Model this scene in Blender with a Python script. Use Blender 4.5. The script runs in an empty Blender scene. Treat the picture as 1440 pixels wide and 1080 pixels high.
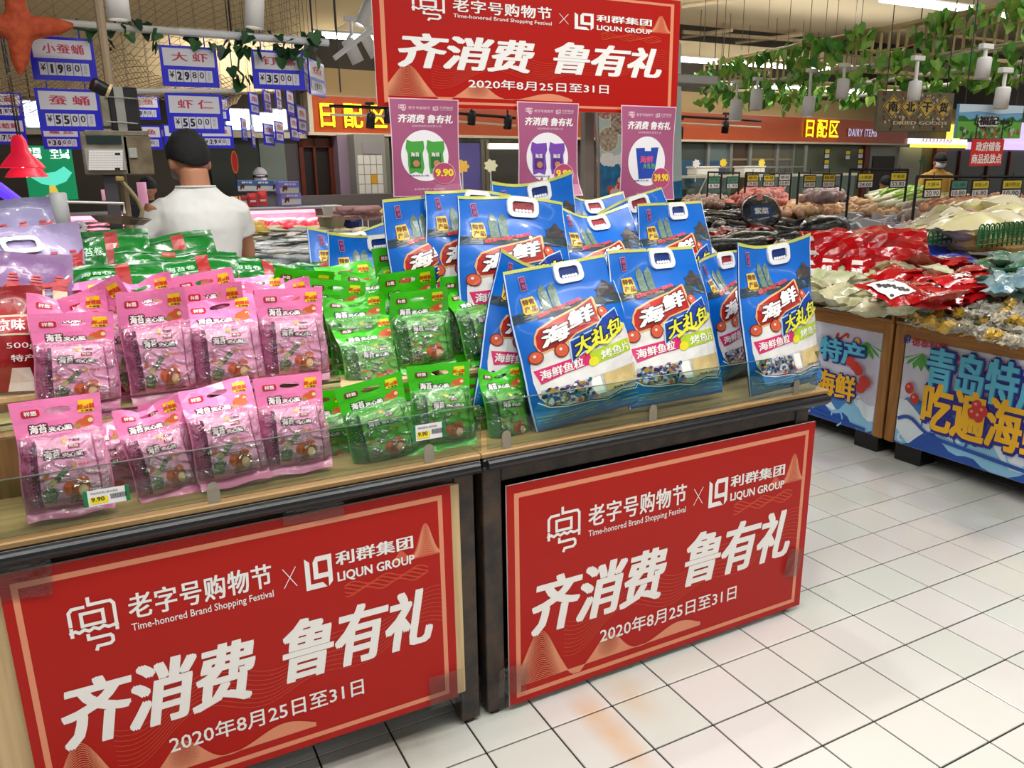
import bpy, bmesh, math, random
from mathutils import Vector, Matrix, noise
from mathutils.geometry import tessellate_polygon
R = math.radians
random.seed(7)
SC = bpy.context.scene
COL = SC.collection
# ------------------------------------------------------------------ camera
FPX, YAW, PITCH, ROLL, CH = 1095.10, 0.474154, 0.258975, -0.014379, 1.47237
cp, sp = math.cos(PITCH), math.sin(PITCH)
CF = Vector((math.sin(YAW)*cp, math.cos(YAW)*cp, -sp))
r0 = Vector((math.cos(YAW), -math.sin(YAW), 0)); u0 = r0.cross(CF)
CR = r0*math.cos(ROLL) + u0*math.sin(ROLL)
CU = -r0*math.sin(ROLL) + u0*math.cos(ROLL)
CAMP = Vector((0, 0, CH))
cd = bpy.data.cameras.new('camera'); cam = bpy.data.objects.new('camera', cd); COL.objects.link(cam)
cd.sensor_fit = 'HORIZONTAL'; cd.sensor_width = 36; cd.lens = FPX/1440*36; cd.clip_start = .05; cd.clip_end = 100
m = Matrix((CR, CU, -CF)).transposed().to_4x4(); m.translation = CAMP; cam.matrix_world = m
SC.camera = cam
def ray(x, y): return CF + CR*((x-720)/FPX) - CU*((y-540)/FPX)
def atZ(x, y, z): d = ray(x, y); return CAMP + d*((z-CH)/d.z)
def atY(x, y, Y): d = ray(x, y); return CAMP + d*(Y/d.y)
def atX(x, y, X): d = ray(x, y); return CAMP + d*(X/d.x)
def pxof(P):
    d = Vector(P)-CAMP; z = d.dot(CF)
    return (720+FPX*d.dot(CR)/z, 540-FPX*d.dot(CU)/z) if z > .05 else (-9e3, -9e3)
# ------------------------------------------------------------------ world, exposure, lights
w = bpy.data.worlds.new('world'); SC.world = w; w.use_nodes = True
w.node_tree.nodes['Background'].inputs[0].default_value = (1.0, .97, .92, 1); w.node_tree.nodes['Background'].inputs[1].default_value = .32
SC.view_settings.view_transform = 'Standard'; SC.view_settings.look = 'None'
SC.view_settings.exposure = 0.15; SC.view_settings.gamma = 1
def area(x, y, z, sx, sy, power, col=(1, .98, .95), rot=(0, 0, 0)):
    l = bpy.data.lights.new('ceiling_or_fill_lamp', 'AREA'); l.shape = 'RECTANGLE'; l.size = sx; l.size_y = sy; l.energy = power; l.color = col
    o = bpy.data.objects.new('ceiling_or_fill_lamp', l); o.location = (x, y, z); o.rotation_euler = rot; COL.objects.link(o); return o
for (lx, ly, ls, lp) in ((.6, .3, 5.5, 95), (1.0, -2.4, 6, 80), (.8, 3.0, 3.2, 55), (8.7, 6.07, 6.5, 170), (6.5, 2.2, 6, 130), (5.5, -1.5, 6, 80),
                         (8.8, 10.3, 9, 150), (1.2, 7.2, 3.5, 90), (2.5, 10.2, 3, 90), (14, 8.5, 9, 150)):
    area(lx, ly, 3.25, ls, .16, lp*.5)
for (lx, ly, ls, lp) in ((1.5, 4.6, 5, 45), (.5, 7.6, 5, 60), (8.8, 6.07, 6.5, 80), (8, 9.2, 9, 50)):      # added up-facing fill that brightens the ceiling like the open tubes' upward glow
    area(lx, ly, 3.0, ls, .3, lp, rot=(math.pi, 0, 0))
for (lx, ly) in ((-.6, .9), (.2, .7), (1.1, .9), (1.9, .8), (.0, 2.6), (.9, 2.8), (2.0, 2.6), (-.8, 1.8), (2.6, 1.5), (1.5, 1.6)):   # unseen small spots added over the display for sparkles on the film
    l = bpy.data.lights.new('sparkle_lamp', 'SPOT'); l.energy = 40; l.spot_size = 2.2; l.spot_blend = .6; l.shadow_soft_size = .035; l.color = (1, .97, .92)
    o = bpy.data.objects.new('sparkle_lamp', l); o.location = (lx, ly, 3.1); o.rotation_euler = (0, 0, 0); COL.objects.link(o)
# ------------------------------------------------------------------ materials
MAT = {}
def lin(c):
    return tuple(((v/255)/12.92 if v/255 <= .04045 else ((v/255+.055)/1.055)**2.4) for v in c[:3])
def mat(name, col, rough=.5, metal=0, coat=0, emit=0, noise_=None, bump=None, col2=None, trans=0, spec=.5, wood=None):
    if name in MAT: return MAT[name]
    m = bpy.data.materials.new(name); m.use_nodes = True; nt = m.node_tree; b = nt.nodes['Principled BSDF']
    c = lin(col); b.inputs['Base Color'].default_value = (*c, 1); b.inputs['Roughness'].default_value = rough
    b.inputs['Metallic'].default_value = metal; b.inputs['Coat Weight'].default_value = coat; b.inputs['Coat Roughness'].default_value = .08
    b.inputs['Transmission Weight'].default_value = trans; b.inputs['Specular IOR Level'].default_value = spec
    if emit:
        b.inputs['Emission Color'].default_value = (*c, 1); b.inputs['Emission Strength'].default_value = emit
    tc = None
    if noise_ or bump or wood:
        tc = nt.nodes.new('ShaderNodeTexCoord')
    if noise_ or wood:
        n = nt.nodes.new('ShaderNodeTexNoise'); src = tc.outputs['Object']
        if wood:
            mp = nt.nodes.new('ShaderNodeMapping'); mp.inputs['Scale'].default_value = wood; nt.links.new(src, mp.inputs[0]); src = mp.outputs[0]
            n.inputs['Scale'].default_value = 1; n.inputs['Detail'].default_value = 5
        else:
            n.inputs['Scale'].default_value = noise_; n.inputs['Detail'].default_value = 4
        nt.links.new(src, n.inputs['Vector'])
        cr = nt.nodes.new('ShaderNodeValToRGB'); cr.color_ramp.elements[0].position = .35; cr.color_ramp.elements[1].position = .65
        cr.color_ramp.elements[0].color = (*c, 1); cr.color_ramp.elements[1].color = (*lin(col2 or [min(255, v*1.15) for v in col]), 1)
        nt.links.new(n.outputs['Fac'], cr.inputs[0]); nt.links.new(cr.outputs[0], b.inputs['Base Color'])
    if bump:
        n = nt.nodes.new('ShaderNodeTexNoise'); n.inputs['Scale'].default_value = bump[0]; n.inputs['Detail'].default_value = bump[2] if len(bump) > 2 else 3
        nt.links.new(tc.outputs['Object'], n.inputs['Vector'])
        bp = nt.nodes.new('ShaderNodeBump'); bp.inputs['Strength'].default_value = bump[1]; bp.inputs['Distance'].default_value = .01
        nt.links.new(n.outputs['Fac'], bp.inputs['Height']); nt.links.new(bp.outputs[0], b.inputs['Normal'])
    MAT[name] = m; return m
def clear(name, tint=(255, 255, 255), fac=.07, rough=.06, bump=None):
    m = bpy.data.materials.new(name); m.use_nodes = True; nt = m.node_tree; nt.nodes.clear()
    o = nt.nodes.new('ShaderNodeOutputMaterial'); t = nt.nodes.new('ShaderNodeBsdfTransparent'); g = nt.nodes.new('ShaderNodeBsdfGlossy'); mx = nt.nodes.new('ShaderNodeMixShader')
    t.inputs[0].default_value = (*lin(tint), 1); g.inputs['Roughness'].default_value = rough
    lw = nt.nodes.new('ShaderNodeLayerWeight'); lw.inputs[0].default_value = .22
    ma = nt.nodes.new('ShaderNodeMath'); ma.operation = 'MULTIPLY_ADD'; ma.inputs[1].default_value = .8; ma.inputs[2].default_value = fac; ma.use_clamp = True
    nt.links.new(lw.outputs['Fresnel'], ma.inputs[0]); nt.links.new(ma.outputs[0], mx.inputs[0])
    nt.links.new(t.outputs[0], mx.inputs[1]); nt.links.new(g.outputs[0], mx.inputs[2]); nt.links.new(mx.outputs[0], o.inputs[0])
    if bump:
        tc = nt.nodes.new('ShaderNodeTexCoord'); n = nt.nodes.new('ShaderNodeTexNoise'); n.inputs['Scale'].default_value = bump[0]; n.inputs['Detail'].default_value = 2; n.inputs['Distortion'].default_value = 1.2
        nt.links.new(tc.outputs['Object'], n.inputs['Vector'])
        bp = nt.nodes.new('ShaderNodeBump'); bp.inputs['Strength'].default_value = bump[1]; bp.inputs['Distance'].default_value = .01
        nt.links.new(n.outputs['Fac'], bp.inputs['Height']); nt.links.new(bp.outputs[0], g.inputs['Normal']); nt.links.new(bp.outputs[0], lw.inputs['Normal'])
    MAT[name] = m; return m
def flatc(rgb, rough=.5, **k):
    return mat('paint_%02x%02x%02x_%d' % (*rgb, int(rough*100)), rgb, rough, **k)
# ------------------------------------------------------------------ mesh builder
class MB:
    def __init__(s): s.v = []; s.f = []; s.mi = []; s.mats = []; s.T = None; s.zi = 0
    def _m(s, mt):
        if mt not in s.mats: s.mats.append(mt)
        return s.mats.index(mt)
    def add(s, vs, fs, mt):
        o = len(s.v); k = s._m(mt)
        s.v += [(s.T @ Vector(v)) if s.T else Vector(v) for v in vs]
        for f in fs: s.f.append([o+i for i in f]); s.mi.append(k)
        return s
    def box(s, a, b, mt, M=None):
        x0, y0, z0 = a; x1, y1, z1 = b
        vs = [Vector(p) for p in ((x0, y0, z0), (x1, y0, z0), (x1, y1, z0), (x0, y1, z0), (x0, y0, z1), (x1, y0, z1), (x1, y1, z1), (x0, y1, z1))]
        if M: vs = [M @ v for v in vs]
        return s.add(vs, [(0, 3, 2, 1), (4, 5, 6, 7), (0, 1, 5, 4), (1, 2, 6, 5), (2, 3, 7, 6), (3, 0, 4, 7)], mt)
    def bbox(s, a, b, mt, c=.004):   # chamfered box
        x0, y0, z0 = a; x1, y1, z1 = b; vs = []
        bm = bmesh.new(); bmesh.ops.create_cube(bm, size=1)
        for v in bm.verts: v.co = Vector(((x0+x1)/2+v.co.x*(x1-x0), (y0+y1)/2+v.co.y*(y1-y0), (z0+z1)/2+v.co.z*(z1-z0)))
        bmesh.ops.bevel(bm, geom=bm.edges[:], offset=c, segments=1, affect='EDGES')
        bm.verts.index_update(); s.add([v.co.copy() for v in bm.verts], [[v.index for v in f.verts] for f in bm.faces], mt); bm.free(); return s
    def tube(s, pts, r, mt, n=8, caps=True):
        pts = [Vector(p) for p in pts]; vs = []; fs = []; rr = r if isinstance(r, (list, tuple)) else [r]*len(pts)
        up = None
        for i, p in enumerate(pts):
            d = (pts[min(i+1, len(pts)-1)]-pts[max(i-1, 0)]).normalized()
            if up is None: up = Vector((0, 0, 1)) if abs(d.z) < .9 else Vector((1, 0, 0))
            a = d.cross(up).normalized(); b = a.cross(d); up = b
            for k in range(n):
                t = 2*math.pi*k/n; vs.append(p + a*math.cos(t)*rr[i] + b*math.sin(t)*rr[i])
        for i in range(len(pts)-1):
            for k in range(n): fs.append((i*n+k, i*n+(k+1) % n, (i+1)*n+(k+1) % n, (i+1)*n+k))
        if caps: fs.append(tuple(range(n))[::-1]); fs.append(tuple((len(pts)-1)*n+k for k in range(n)))
        return s.add(vs, fs, mt)
    def lathe(s, prof, mt, n=16, M=None):
        vs = []; fs = []
        for r, z in prof:
            for k in range(n): t = 2*math.pi*k/n; vs.append(Vector((r*math.cos(t), r*math.sin(t), z)))
        if M: vs = [M @ v for v in vs]
        for i in range(len(prof)-1):
            for k in range(n): fs.append((i*n+k, i*n+(k+1) % n, (i+1)*n+(k+1) % n, (i+1)*n+k))
        return s.add(vs, fs, mt)
    def ball(s, c, r, mt, n=10, k=6, nz=0, seed=0):
        if not isinstance(r, (tuple, list)): r = (r, r, r)
        vs = []; fs = []
        for j in range(k+1):
            ph = math.pi*j/k
            for i in range(n):
                t = 2*math.pi*i/n; d = Vector((math.sin(ph)*math.cos(t), math.sin(ph)*math.sin(t), math.cos(ph)))
                q = 1+(nz*noise.noise(d*1.7+Vector((seed, seed*2, 0))) if nz else 0)
                vs.append(Vector((c[0]+d.x*r[0]*q, c[1]+d.y*r[1]*q, c[2]+d.z*r[2]*q)))
        for j in range(k):
            for i in range(n): fs.append((j*n+i, (j+1)*n+i, (j+1)*n+(i+1) % n, j*n+(i+1) % n))
        return s.add(vs, fs, mt)
    def grid(s, nu, nv, fn, mt, flip=False):
        vs = [fn(i/nu, j/nv) for j in range(nv+1) for i in range(nu+1)]
        fs = []
        for j in range(nv):
            for i in range(nu):
                a = j*(nu+1)+i; q = (a, a+1, a+nu+2, a+nu+1); fs.append(q[::-1] if flip else q)
        return s.add(vs, fs, mt)
    def loft(s, rings, mt, n=14, cap=True):      # ring: (centre, rx, ry[, tilt matrix])
        vs = []; fs = []
        for rg in rings:
            c, rx, ry = Vector(rg[0]), rg[1], rg[2]; M = rg[3] if len(rg) > 3 else None
            for k in range(n):
                t = 2*math.pi*k/n; p = Vector((rx*math.cos(t), ry*math.sin(t), 0))
                vs.append(c+(M @ p if M else p))
        for i in range(len(rings)-1):
            for k in range(n): fs.append((i*n+k, i*n+(k+1) % n, (i+1)*n+(k+1) % n, (i+1)*n+k))
        if cap: fs.append(tuple(range(n))[::-1]); fs.append(tuple((len(rings)-1)*n+k for k in range(n)))
        return s.add(vs, fs, mt)
    # ---- flat print in (x, y) design space, mapped by fn(x, y, off)
    def flat(s, vs, fs, mt, fn, off=0, step=None):
        s.zi += 1; off += 2.5e-5*(s.zi % 32)          # overlapping prints lie on one another, never in one plane
        if step:
            bm = bmesh.new(); bv = [bm.verts.new((p[0], p[1], 0)) for p in vs]
            for f in fs:
                try: bm.faces.new([bv[i] for i in f])
                except ValueError: pass
            xs = [p[0] for p in vs]; ys = [p[1] for p in vs]
            for ax, lo, hi in ((0, min(xs), max(xs)), (1, min(ys), max(ys))):
                k = math.ceil(lo/step+1e-6)
                while k*step < hi:
                    co = [0, 0, 0]; no = [0, 0, 0]; co[ax] = k*step; no[ax] = 1
                    bmesh.ops.bisect_plane(bm, geom=bm.verts[:]+bm.edges[:]+bm.faces[:], plane_co=co, plane_no=no, dist=1e-6); k += 1
            bm.verts.index_update()
            vs = [(v.co.x, v.co.y) for v in bm.verts]; fs = [[v.index for v in f.verts] for f in bm.faces]; bm.free()
        return s.add([fn(p[0], p[1], off) for p in vs], fs, mt)
    def poly(s, loops, mt, fn, off=0, step=None):
        if not isinstance(loops[0][0], (tuple, list)): loops = [loops]
        tri = tessellate_polygon([[Vector((p[0], p[1], 0)) for p in l] for l in loops])
        vs = [p for l in loops for p in l]; fs = []
        for t in tri:
            a, b, c = (vs[i] for i in t)
            ar = (b[0]-a[0])*(c[1]-a[1])-(b[1]-a[1])*(c[0]-a[0])
            if abs(ar) > 1e-12: fs.append(tuple(t) if ar > 0 else tuple(t)[::-1])
        return s.flat(vs, fs, mt, fn, off, step)
    def rect(s, x0, y0, x1, y1, mt, fn, off=0, step=None):
        return s.flat([(x0, y0), (x1, y0), (x1, y1), (x0, y1)], [(0, 1, 2, 3)], mt, fn, off, step)
    def oval(s, cx, cy, rx, ry, mt, fn, off=0, step=None, n=18, a0=0, hole=None):
        l = [(cx+rx*math.cos(2*math.pi*k/n+a0), cy+ry*math.sin(2*math.pi*k/n+a0)) for k in range(n)]
        if hole:
            h = [(cx+rx*hole*math.cos(2*math.pi*k/n), cy+ry*hole*math.sin(2*math.pi*k/n)) for k in range(n)]
            return s.flat(l+h, [(k, (k+1) % n, n+(k+1) % n, n+k) for k in range(n)], mt, fn, off, step)
        return s.flat(l, [tuple(range(n))], mt, fn, off, step)
    def stroke(s, pts, wd, mt, fn, off=0, step=None, closed=False):
        P = [Vector((p[0], p[1])) for p in pts]; n = len(P); L = []; Rr = []
        for i in range(n):
            a = P[(i-1) % n] if (closed or i) else P[i]; b = P[(i+1) % n] if (closed or i < n-1) else P[i]
            d1 = (P[i]-a); d2 = (b-P[i])
            d1 = d1.normalized() if d1.length > 1e-9 else d2.normalized(); d2 = d2.normalized() if d2.length > 1e-9 else d1
            t = (d1+d2); t = t.normalized() if t.length > 1e-6 else d1
            nn = Vector((-t.y, t.x)); k = 1/max(.4, nn.dot(Vector((-d1.y, d1.x))))
            h = (wd[i] if isinstance(wd, (list, tuple)) else wd)/2*k
            L.append(P[i]+nn*h); Rr.append(P[i]-nn*h)
        vs = [tuple(p) for p in L+Rr]; m_ = n if closed else n-1
        return s.flat(vs, [(i, n+i, n+(i+1) % n, (i+1) % n) for i in range(m_)], mt, fn, off, step)
    def text(s, t, box, mt, fn, off=0, bold=0, shear=0, step=None, sp=1.0, lines=1.0):
        vs, fs = text_geo(t, shear, sp, lines); x0, y0, x1, y1 = box
        W = max(v[0] for v in vs)+2*bold; H = max(v[1] for v in vs)+2*bold
        n = 0 if not bold else (4 if bold < .02 else 8 if bold < .075 else 12); s.zi = 0
        for k in range(n+1):
            dx, dy = (bold*math.cos(2*math.pi*k/n), bold*math.sin(2*math.pi*k/n)) if k < n else (0, 0)
            if n >= 8 and k < n:              # square nib: heavy strokes keep straight ends
                q = max(abs(dx), abs(dy)); dx, dy = dx*bold/q, dy*bold/q*(.45 if bold < .08 else 1)
            s.flat([(x0+(x1-x0)*(a+dx+bold)/W, y0+(y1-y0)*(b+dy+bold)/H) for a, b in vs], fs, mt, fn, off, step)
        return s
    def mesh(s, name):
        me = bpy.data.meshes.new(name); me.from_pydata([tuple(v) for v in s.v], [], s.f)
        for m_ in s.mats: me.materials.append(m_)
        me.polygons.foreach_set('material_index', s.mi); return me
    def ob(s, name, parent=None, smooth=False, label=None):
        me = s.mesh(name)
        if smooth: me.polygons.foreach_set('use_smooth', [True]*len(me.polygons))
        o = bpy.data.objects.new(name, me); COL.objects.link(o)
        if parent: o.parent = parent
        if label: o['label'] = label
        return o
TG = {}
def text_geo(t, shear, sp, lines):
    key = (t, shear, sp, lines)
    if key in TG: return TG[key]
    cu = bpy.data.curves.new('t', 'FONT'); cu.body = t; cu.shear = shear; cu.space_character = sp; cu.space_line = lines; cu.resolution_u = 2; cu.fill_mode = 'BOTH'
    o = bpy.data.objects.new('t', cu); COL.objects.link(o)
    dg = bpy.context.evaluated_depsgraph_get(); me = bpy.data.meshes.new_from_object(o.evaluated_get(dg))
    vs = [(v.co.x, v.co.y) for v in me.vertices]; fs = [tuple(p.vertices) for p in me.polygons]
    out = []
    for f in fs:
        ar = sum(vs[f[i]][0]*vs[f[(i+1) % len(f)]][1]-vs[f[(i+1) % len(f)]][0]*vs[f[i]][1] for i in range(len(f)))
        out.append(f if ar > 0 else f[::-1])
    x0 = min(v[0] for v in vs); y0 = min(v[1] for v in vs)
    TG[key] = ([(a-x0, b-y0) for a, b in vs], out)
    bpy.data.objects.remove(o); bpy.data.curves.remove(cu); bpy.data.meshes.remove(me)
    return TG[key]
def face(x, y, o): return Vector((x, -o, y))           # upright print facing -y
def tagged(o, label, cat, group=None, kind=None):
    if label: o['label'] = label
    if cat: o['category'] = cat
    if group: o['group'] = group
    if kind: o['kind'] = kind
    return o
def thing(name, label, cat, loc=(0, 0, 0), rz=0, group=None):
    o = bpy.data.objects.new(name, None); o.empty_display_size = .05; COL.objects.link(o); o.location = loc; o.rotation_euler = (0, 0, rz)
    return tagged(o, label, cat, group)
def structure(o): o['kind'] = 'structure'; return o
KIDS = {}
def clone(root, label, group=None, M=None):
    r = root.copy(); COL.objects.link(r); r['label'] = label
    if group: r['group'] = group
    def rec(src, dst):
        for ch in [c for c in bpy.data.objects if c.parent == src] if src.name not in KIDS else KIDS[src.name]:
            c = ch.copy(); COL.objects.link(c); c.parent = dst
            rec(ch, c)
    rec(root, r)
    if M: r.matrix_world = M
    return r
def index_kids(root):
    def rec(o):
        k = [c for c in bpy.data.objects if c.parent == o]; KIDS[o.name] = k
        for c in k: rec(c)
    rec(root)
def frame(o, ex, ey, ez):
    M = Matrix((ex, ey, ez)).transposed().to_4x4(); M.translation = o; return M
# ------------------------------------------------------------------ common materials
BLACK = mat('black_enamel', (22, 23, 27), .35, bump=(60, .15)); RUSTB = mat('worn_black_steel', (34, 32, 32), .5, noise_=14, col2=(74, 56, 42), bump=(70, .3))
WOODL = mat('pale_wood_laminate', (196, 165, 118), .45, wood=(60, 60, 3), col2=(214, 186, 140)); WOODE = mat('wood_edge', (176, 142, 92), .45, wood=(3, 60, 60), col2=(150, 116, 70))
OAK = mat('golden_oak', (176, 122, 58), .4, wood=(60, 4, 60), col2=(150, 98, 42)); OAKV = mat('golden_oak_upright', (172, 118, 54), .4, wood=(60, 60, 4), col2=(146, 94, 40))
WOODSHADE = mat('shade_brown_riser', (128, 98, 60), .5, wood=(60, 60, 3), col2=(108, 80, 48)); DARKIN = mat('dark_inside', (26, 24, 24), .8); STEEL = mat('brushed_steel', (170, 168, 160), .3, metal=1, bump=(90, .1)); CLIPM = mat('clip_steel', (176, 168, 152), .38, metal=.9, bump=(50, .15))
SRED = mat('board_red', (176, 15, 3), .36, coat=.06, spec=.25); SALM = mat('salmon_print', (226, 142, 104), .3, coat=.3); WHITEP = mat('white_print', (243, 240, 236), .3, coat=.2)
SALMD = mat('dull_salmon_print', (208, 84, 48), .3, coat=.3); FOAM = mat('foam_board_edge', (225, 222, 214), .7)
WHITE = mat('white_paint', (235, 233, 228), .5); GLASSB = clear('acrylic_guard', (226, 238, 230), .02, .03); GEDGE = mat('acrylic_edge', (84, 104, 92), .15, coat=.5)
TAPE = clear('clear_tape', (236, 236, 236), .04, .15, (80, .5))
# ------------------------------------------------------------------ floor
TX0, TY0, TS = 1.52457, 1.59017, .2
def tile_mat(i, c):
    m = mat('floor_tile_glaze_%d' % i, c, .13, bump=(9, .025, 2)); nt = m.node_tree; b = nt.nodes['Principled BSDF']
    g = nt.nodes.new('ShaderNodeNewGeometry'); n = nt.nodes.new('ShaderNodeTexNoise'); n.inputs['Scale'].default_value = 7; n.inputs['Detail'].default_value = 5
    nt.links.new(g.outputs['Position'], n.inputs['Vector']); last = None
    base = (*lin(c), 1)
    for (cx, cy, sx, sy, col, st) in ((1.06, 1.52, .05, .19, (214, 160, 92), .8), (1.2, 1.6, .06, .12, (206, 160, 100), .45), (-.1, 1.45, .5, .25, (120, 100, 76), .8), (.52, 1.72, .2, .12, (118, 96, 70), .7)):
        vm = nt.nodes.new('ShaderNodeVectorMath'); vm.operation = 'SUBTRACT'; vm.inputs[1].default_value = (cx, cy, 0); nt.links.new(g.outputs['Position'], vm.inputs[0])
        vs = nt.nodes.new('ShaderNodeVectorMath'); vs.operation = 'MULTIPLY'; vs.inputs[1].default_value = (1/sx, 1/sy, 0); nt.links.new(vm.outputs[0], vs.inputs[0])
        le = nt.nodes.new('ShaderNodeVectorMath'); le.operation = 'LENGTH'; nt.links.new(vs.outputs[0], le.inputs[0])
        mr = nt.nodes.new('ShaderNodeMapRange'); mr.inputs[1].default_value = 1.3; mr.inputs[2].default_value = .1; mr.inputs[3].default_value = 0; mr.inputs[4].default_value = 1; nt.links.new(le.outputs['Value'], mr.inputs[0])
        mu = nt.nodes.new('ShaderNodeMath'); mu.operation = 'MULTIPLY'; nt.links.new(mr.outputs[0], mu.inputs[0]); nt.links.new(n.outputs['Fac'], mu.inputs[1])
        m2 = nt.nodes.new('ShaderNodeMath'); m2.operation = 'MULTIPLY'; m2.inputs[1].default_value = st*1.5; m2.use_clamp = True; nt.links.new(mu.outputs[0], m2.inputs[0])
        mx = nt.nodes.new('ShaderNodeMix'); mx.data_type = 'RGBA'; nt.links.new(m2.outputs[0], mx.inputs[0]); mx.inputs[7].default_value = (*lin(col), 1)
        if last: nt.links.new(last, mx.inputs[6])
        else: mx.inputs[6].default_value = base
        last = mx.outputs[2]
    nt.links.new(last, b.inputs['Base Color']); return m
TM = [tile_mat(0, (214, 212, 206)), tile_mat(1, (216, 212, 208)), tile_mat(2, (210, 212, 204))]
fl = MB().box((-14, -8, -.06), (26, 20, -.004), mat('dark_grout', (30, 24, 20), .8)).ob('floor'); structure(fl)
cand = []
for i in range(-25, 28):
    for j in range(-12, 30):
        cx, cy = TX0+(i+.5)*TS, TY0+(j+.5)*TS
        p = pxof((cx, cy, 0)); vis = -40 < p[0] < 1480 and 560 < p[1] < 1130 and not (cy > 1.72 and cx < 1.93 and p[0] < 1105)
        cand.append((not vis, cy+cx*.3 if vis else cy, cx, cy))
cand.sort()
tmesh = []
for k in range(3):
    mb = MB().bbox((-.0974, -.0974, -.006), (.0974, .0974, 0), TM[k], .0012); tmesh.append(mb.mesh('floor_tile'))
rest = MB(); nt_ = 0
for hid, _, cx, cy in cand:
    k = int(noise.noise(Vector((cx*9.1, cy*7.3, 3)))*40) % 3
    if not hid and nt_ < 298:
        o = bpy.data.objects.new('floor_tile', tmesh[k]); COL.objects.link(o); o.parent = fl; o.location = (cx, cy, 0); nt_ += 1
    else: rest.box((cx-.0974, cy-.0974, -.005), (cx+.0974, cy+.0974, 0), TM[k])
o = rest.ob('floor_tile', fl); o['kind'] = 'stuff'
# ------------------------------------------------------------------ the two display stands
FY = 1.715   # front plane of the stand frames
def stand(x0, x1, label, wood, rail_r):
    t = thing('display_stand', label, 'display stand', (x0, FY, 0))
    L = x1-x0; D = .78
    for (px_, py_) in ((0, 0), (L-.055, 0), (0, D-.05), (L-.055, D-.05)):
        m_ = MB().bbox((px_, py_, .012), (px_+.055, py_+.05, .745), RUSTB, .003); m_.ob('post', t)
        MB().lathe([(0, 0), (.02, 0), (.02, .008), (.008, .012), (.008, .03)], BLACK, 10, Matrix.Translation((px_+.027, py_+.025, 0))).ob('foot', t)
    for nm, a, b in (('top_beam', (.055, .004, .70 if not wood else .725), (L-.055, .04, .745)), ('bottom_beam', (.055, .012, .085), (L-.055, .045, .125)), ('back_beam', (.055, D-.045, .085), (L-.055, D-.01, .125)),
                     ('side_beam', (.006, .05, .085), (.045, D-.05, .125)), ('side_beam', (L-.05, .05, .085), (L-.008, D-.05, .125)), ('side_beam', (L-.05, .05, .70), (L-.008, D-.05, .74)), ('side_beam', (.006, .05, .70), (.045, D-.05, .74))):
        MB().bbox(a, b, RUSTB, .003).ob(nm, t)
    for sx_ in (.02, L-.024): MB().box((sx_, .05, .1), (sx_+.004, D-.03, .74), DARKIN).ob('side_panel', t)  # panels added to close the see-through gap and blacken the stand's inside
    MB().bbox((-.012, -.03, .748), (L+rail_r, D, .762), BLACK, .003).ob('deck_frame', t)
    rl = MB(); rl.tube([(-.02 if wood else -.0, -.032, .768), (L+rail_r-.01, -.032, .768)], .0135, BLACK, 12); rl.bbox((-.01, -.028, .757), (L+rail_r, .0, .781), BLACK, .004); rl.ob('edge_rail', t, smooth=False)
    MB().bbox((-.012, -.024, .782), (L+rail_r, .24, .797), WOODE, .003).ob('shelf_board', t)
    # stepped boards the packs stand on
    MB().bbox((0, .24, .765), (L, .262, .935), WOODSHADE, .002).ob('riser', t)  # riser wood coloured darker to stand in for shade between pack rows
    MB().bbox((0, .24, .935), (L, .42, .950), WOODL, .002).ob('shelf_board', t)
    MB().bbox((0, .42, .95), (L, .44, .97), WOODSHADE, .002).ob('riser', t)
    MB().bbox((0, .42, .97), (L, D, .985), WOODL, .002).ob('shelf_board', t)
    MB().bbox((.01, D-.02, .13), (L-.01, D-.008, .968), DARKIN, .002).ob('back_panel', t)
    MB().bbox((.02, .05, .13), (L-.02, D-.03, .145), DARKIN, .002).ob('floor_panel', t)
    if wood: MB().bbox((.0, -.004, .11), (L-.043, .012, .722), WOODL, .002).ob('front_panel', t)
    else: MB().bbox((.25, .3, .62), (.8, .5, .69), mat('brown_card', (150, 112, 72), .8), .003).ob('inner_ledge', t)
    return t
stand(-.52, .765, 'black framed display stand with wooden front panel holding the pink packs, left of two', True, .012)
stand(.79, 1.965, 'black framed display stand without front panel holding the blue gift bags, right of two', False, .055)
def guard(x0, x1, y, z0, z1, label, clips):
    t = thing('shelf_guard', label, 'shelf guard', (x0, y, z0))
    L = x1-x0
    MB().box((0, -.002, 0), (L, .002, z1-z0), GLASSB).ob('acrylic_strip', t)
    MB().box((0, -.0022, z1-z0), (L, .0022, z1-z0+.0016), GEDGE).ob('strip_edge', t)
    for cx in clips:
        m_ = MB(); q = [(-.013, -.012), (.013, -.012), (.013, .03)]+[(.013*math.cos(a*math.pi/8), .03+.013*math.sin(a*math.pi/8)) for a in range(1, 8)]+[(-.013, .03)]
        m_.poly(q, CLIPM, lambda x, y, o: Vector((x, -o, y)), .006); m_.poly(q, CLIPM, lambda x, y, o: Vector((-x, -o, y)), .0035)
        m_.add([Vector((p[0], -.006, p[1])) for p in q]+[Vector((p[0], -.0035, p[1])) for p in q], [(i, (i+1) % len(q), len(q)+(i+1) % len(q), len(q)+i) for i in range(len(q))], CLIPM)
        m_.box((-.013, -.006, -.012), (.013, .02, -.009), CLIPM)
        m_.T = None; o = m_.ob('clip', t); o.location.x = cx-x0
    return t
GY = FY-.012
guard(-.5, .782, GY, .803, .921, 'clear acrylic strip along the front edge of the left stand, price label on it', (.14, .64))
guard(.80, 1.972, GY, .803, .925, 'clear acrylic strip along the front edge of the right stand', (.853, 1.32, 1.88))
g2 = thing('shelf_guard', 'low clear strip with dark edges behind the front row of pink packs', 'shelf guard', (-.5, 1.955, .951))
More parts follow.
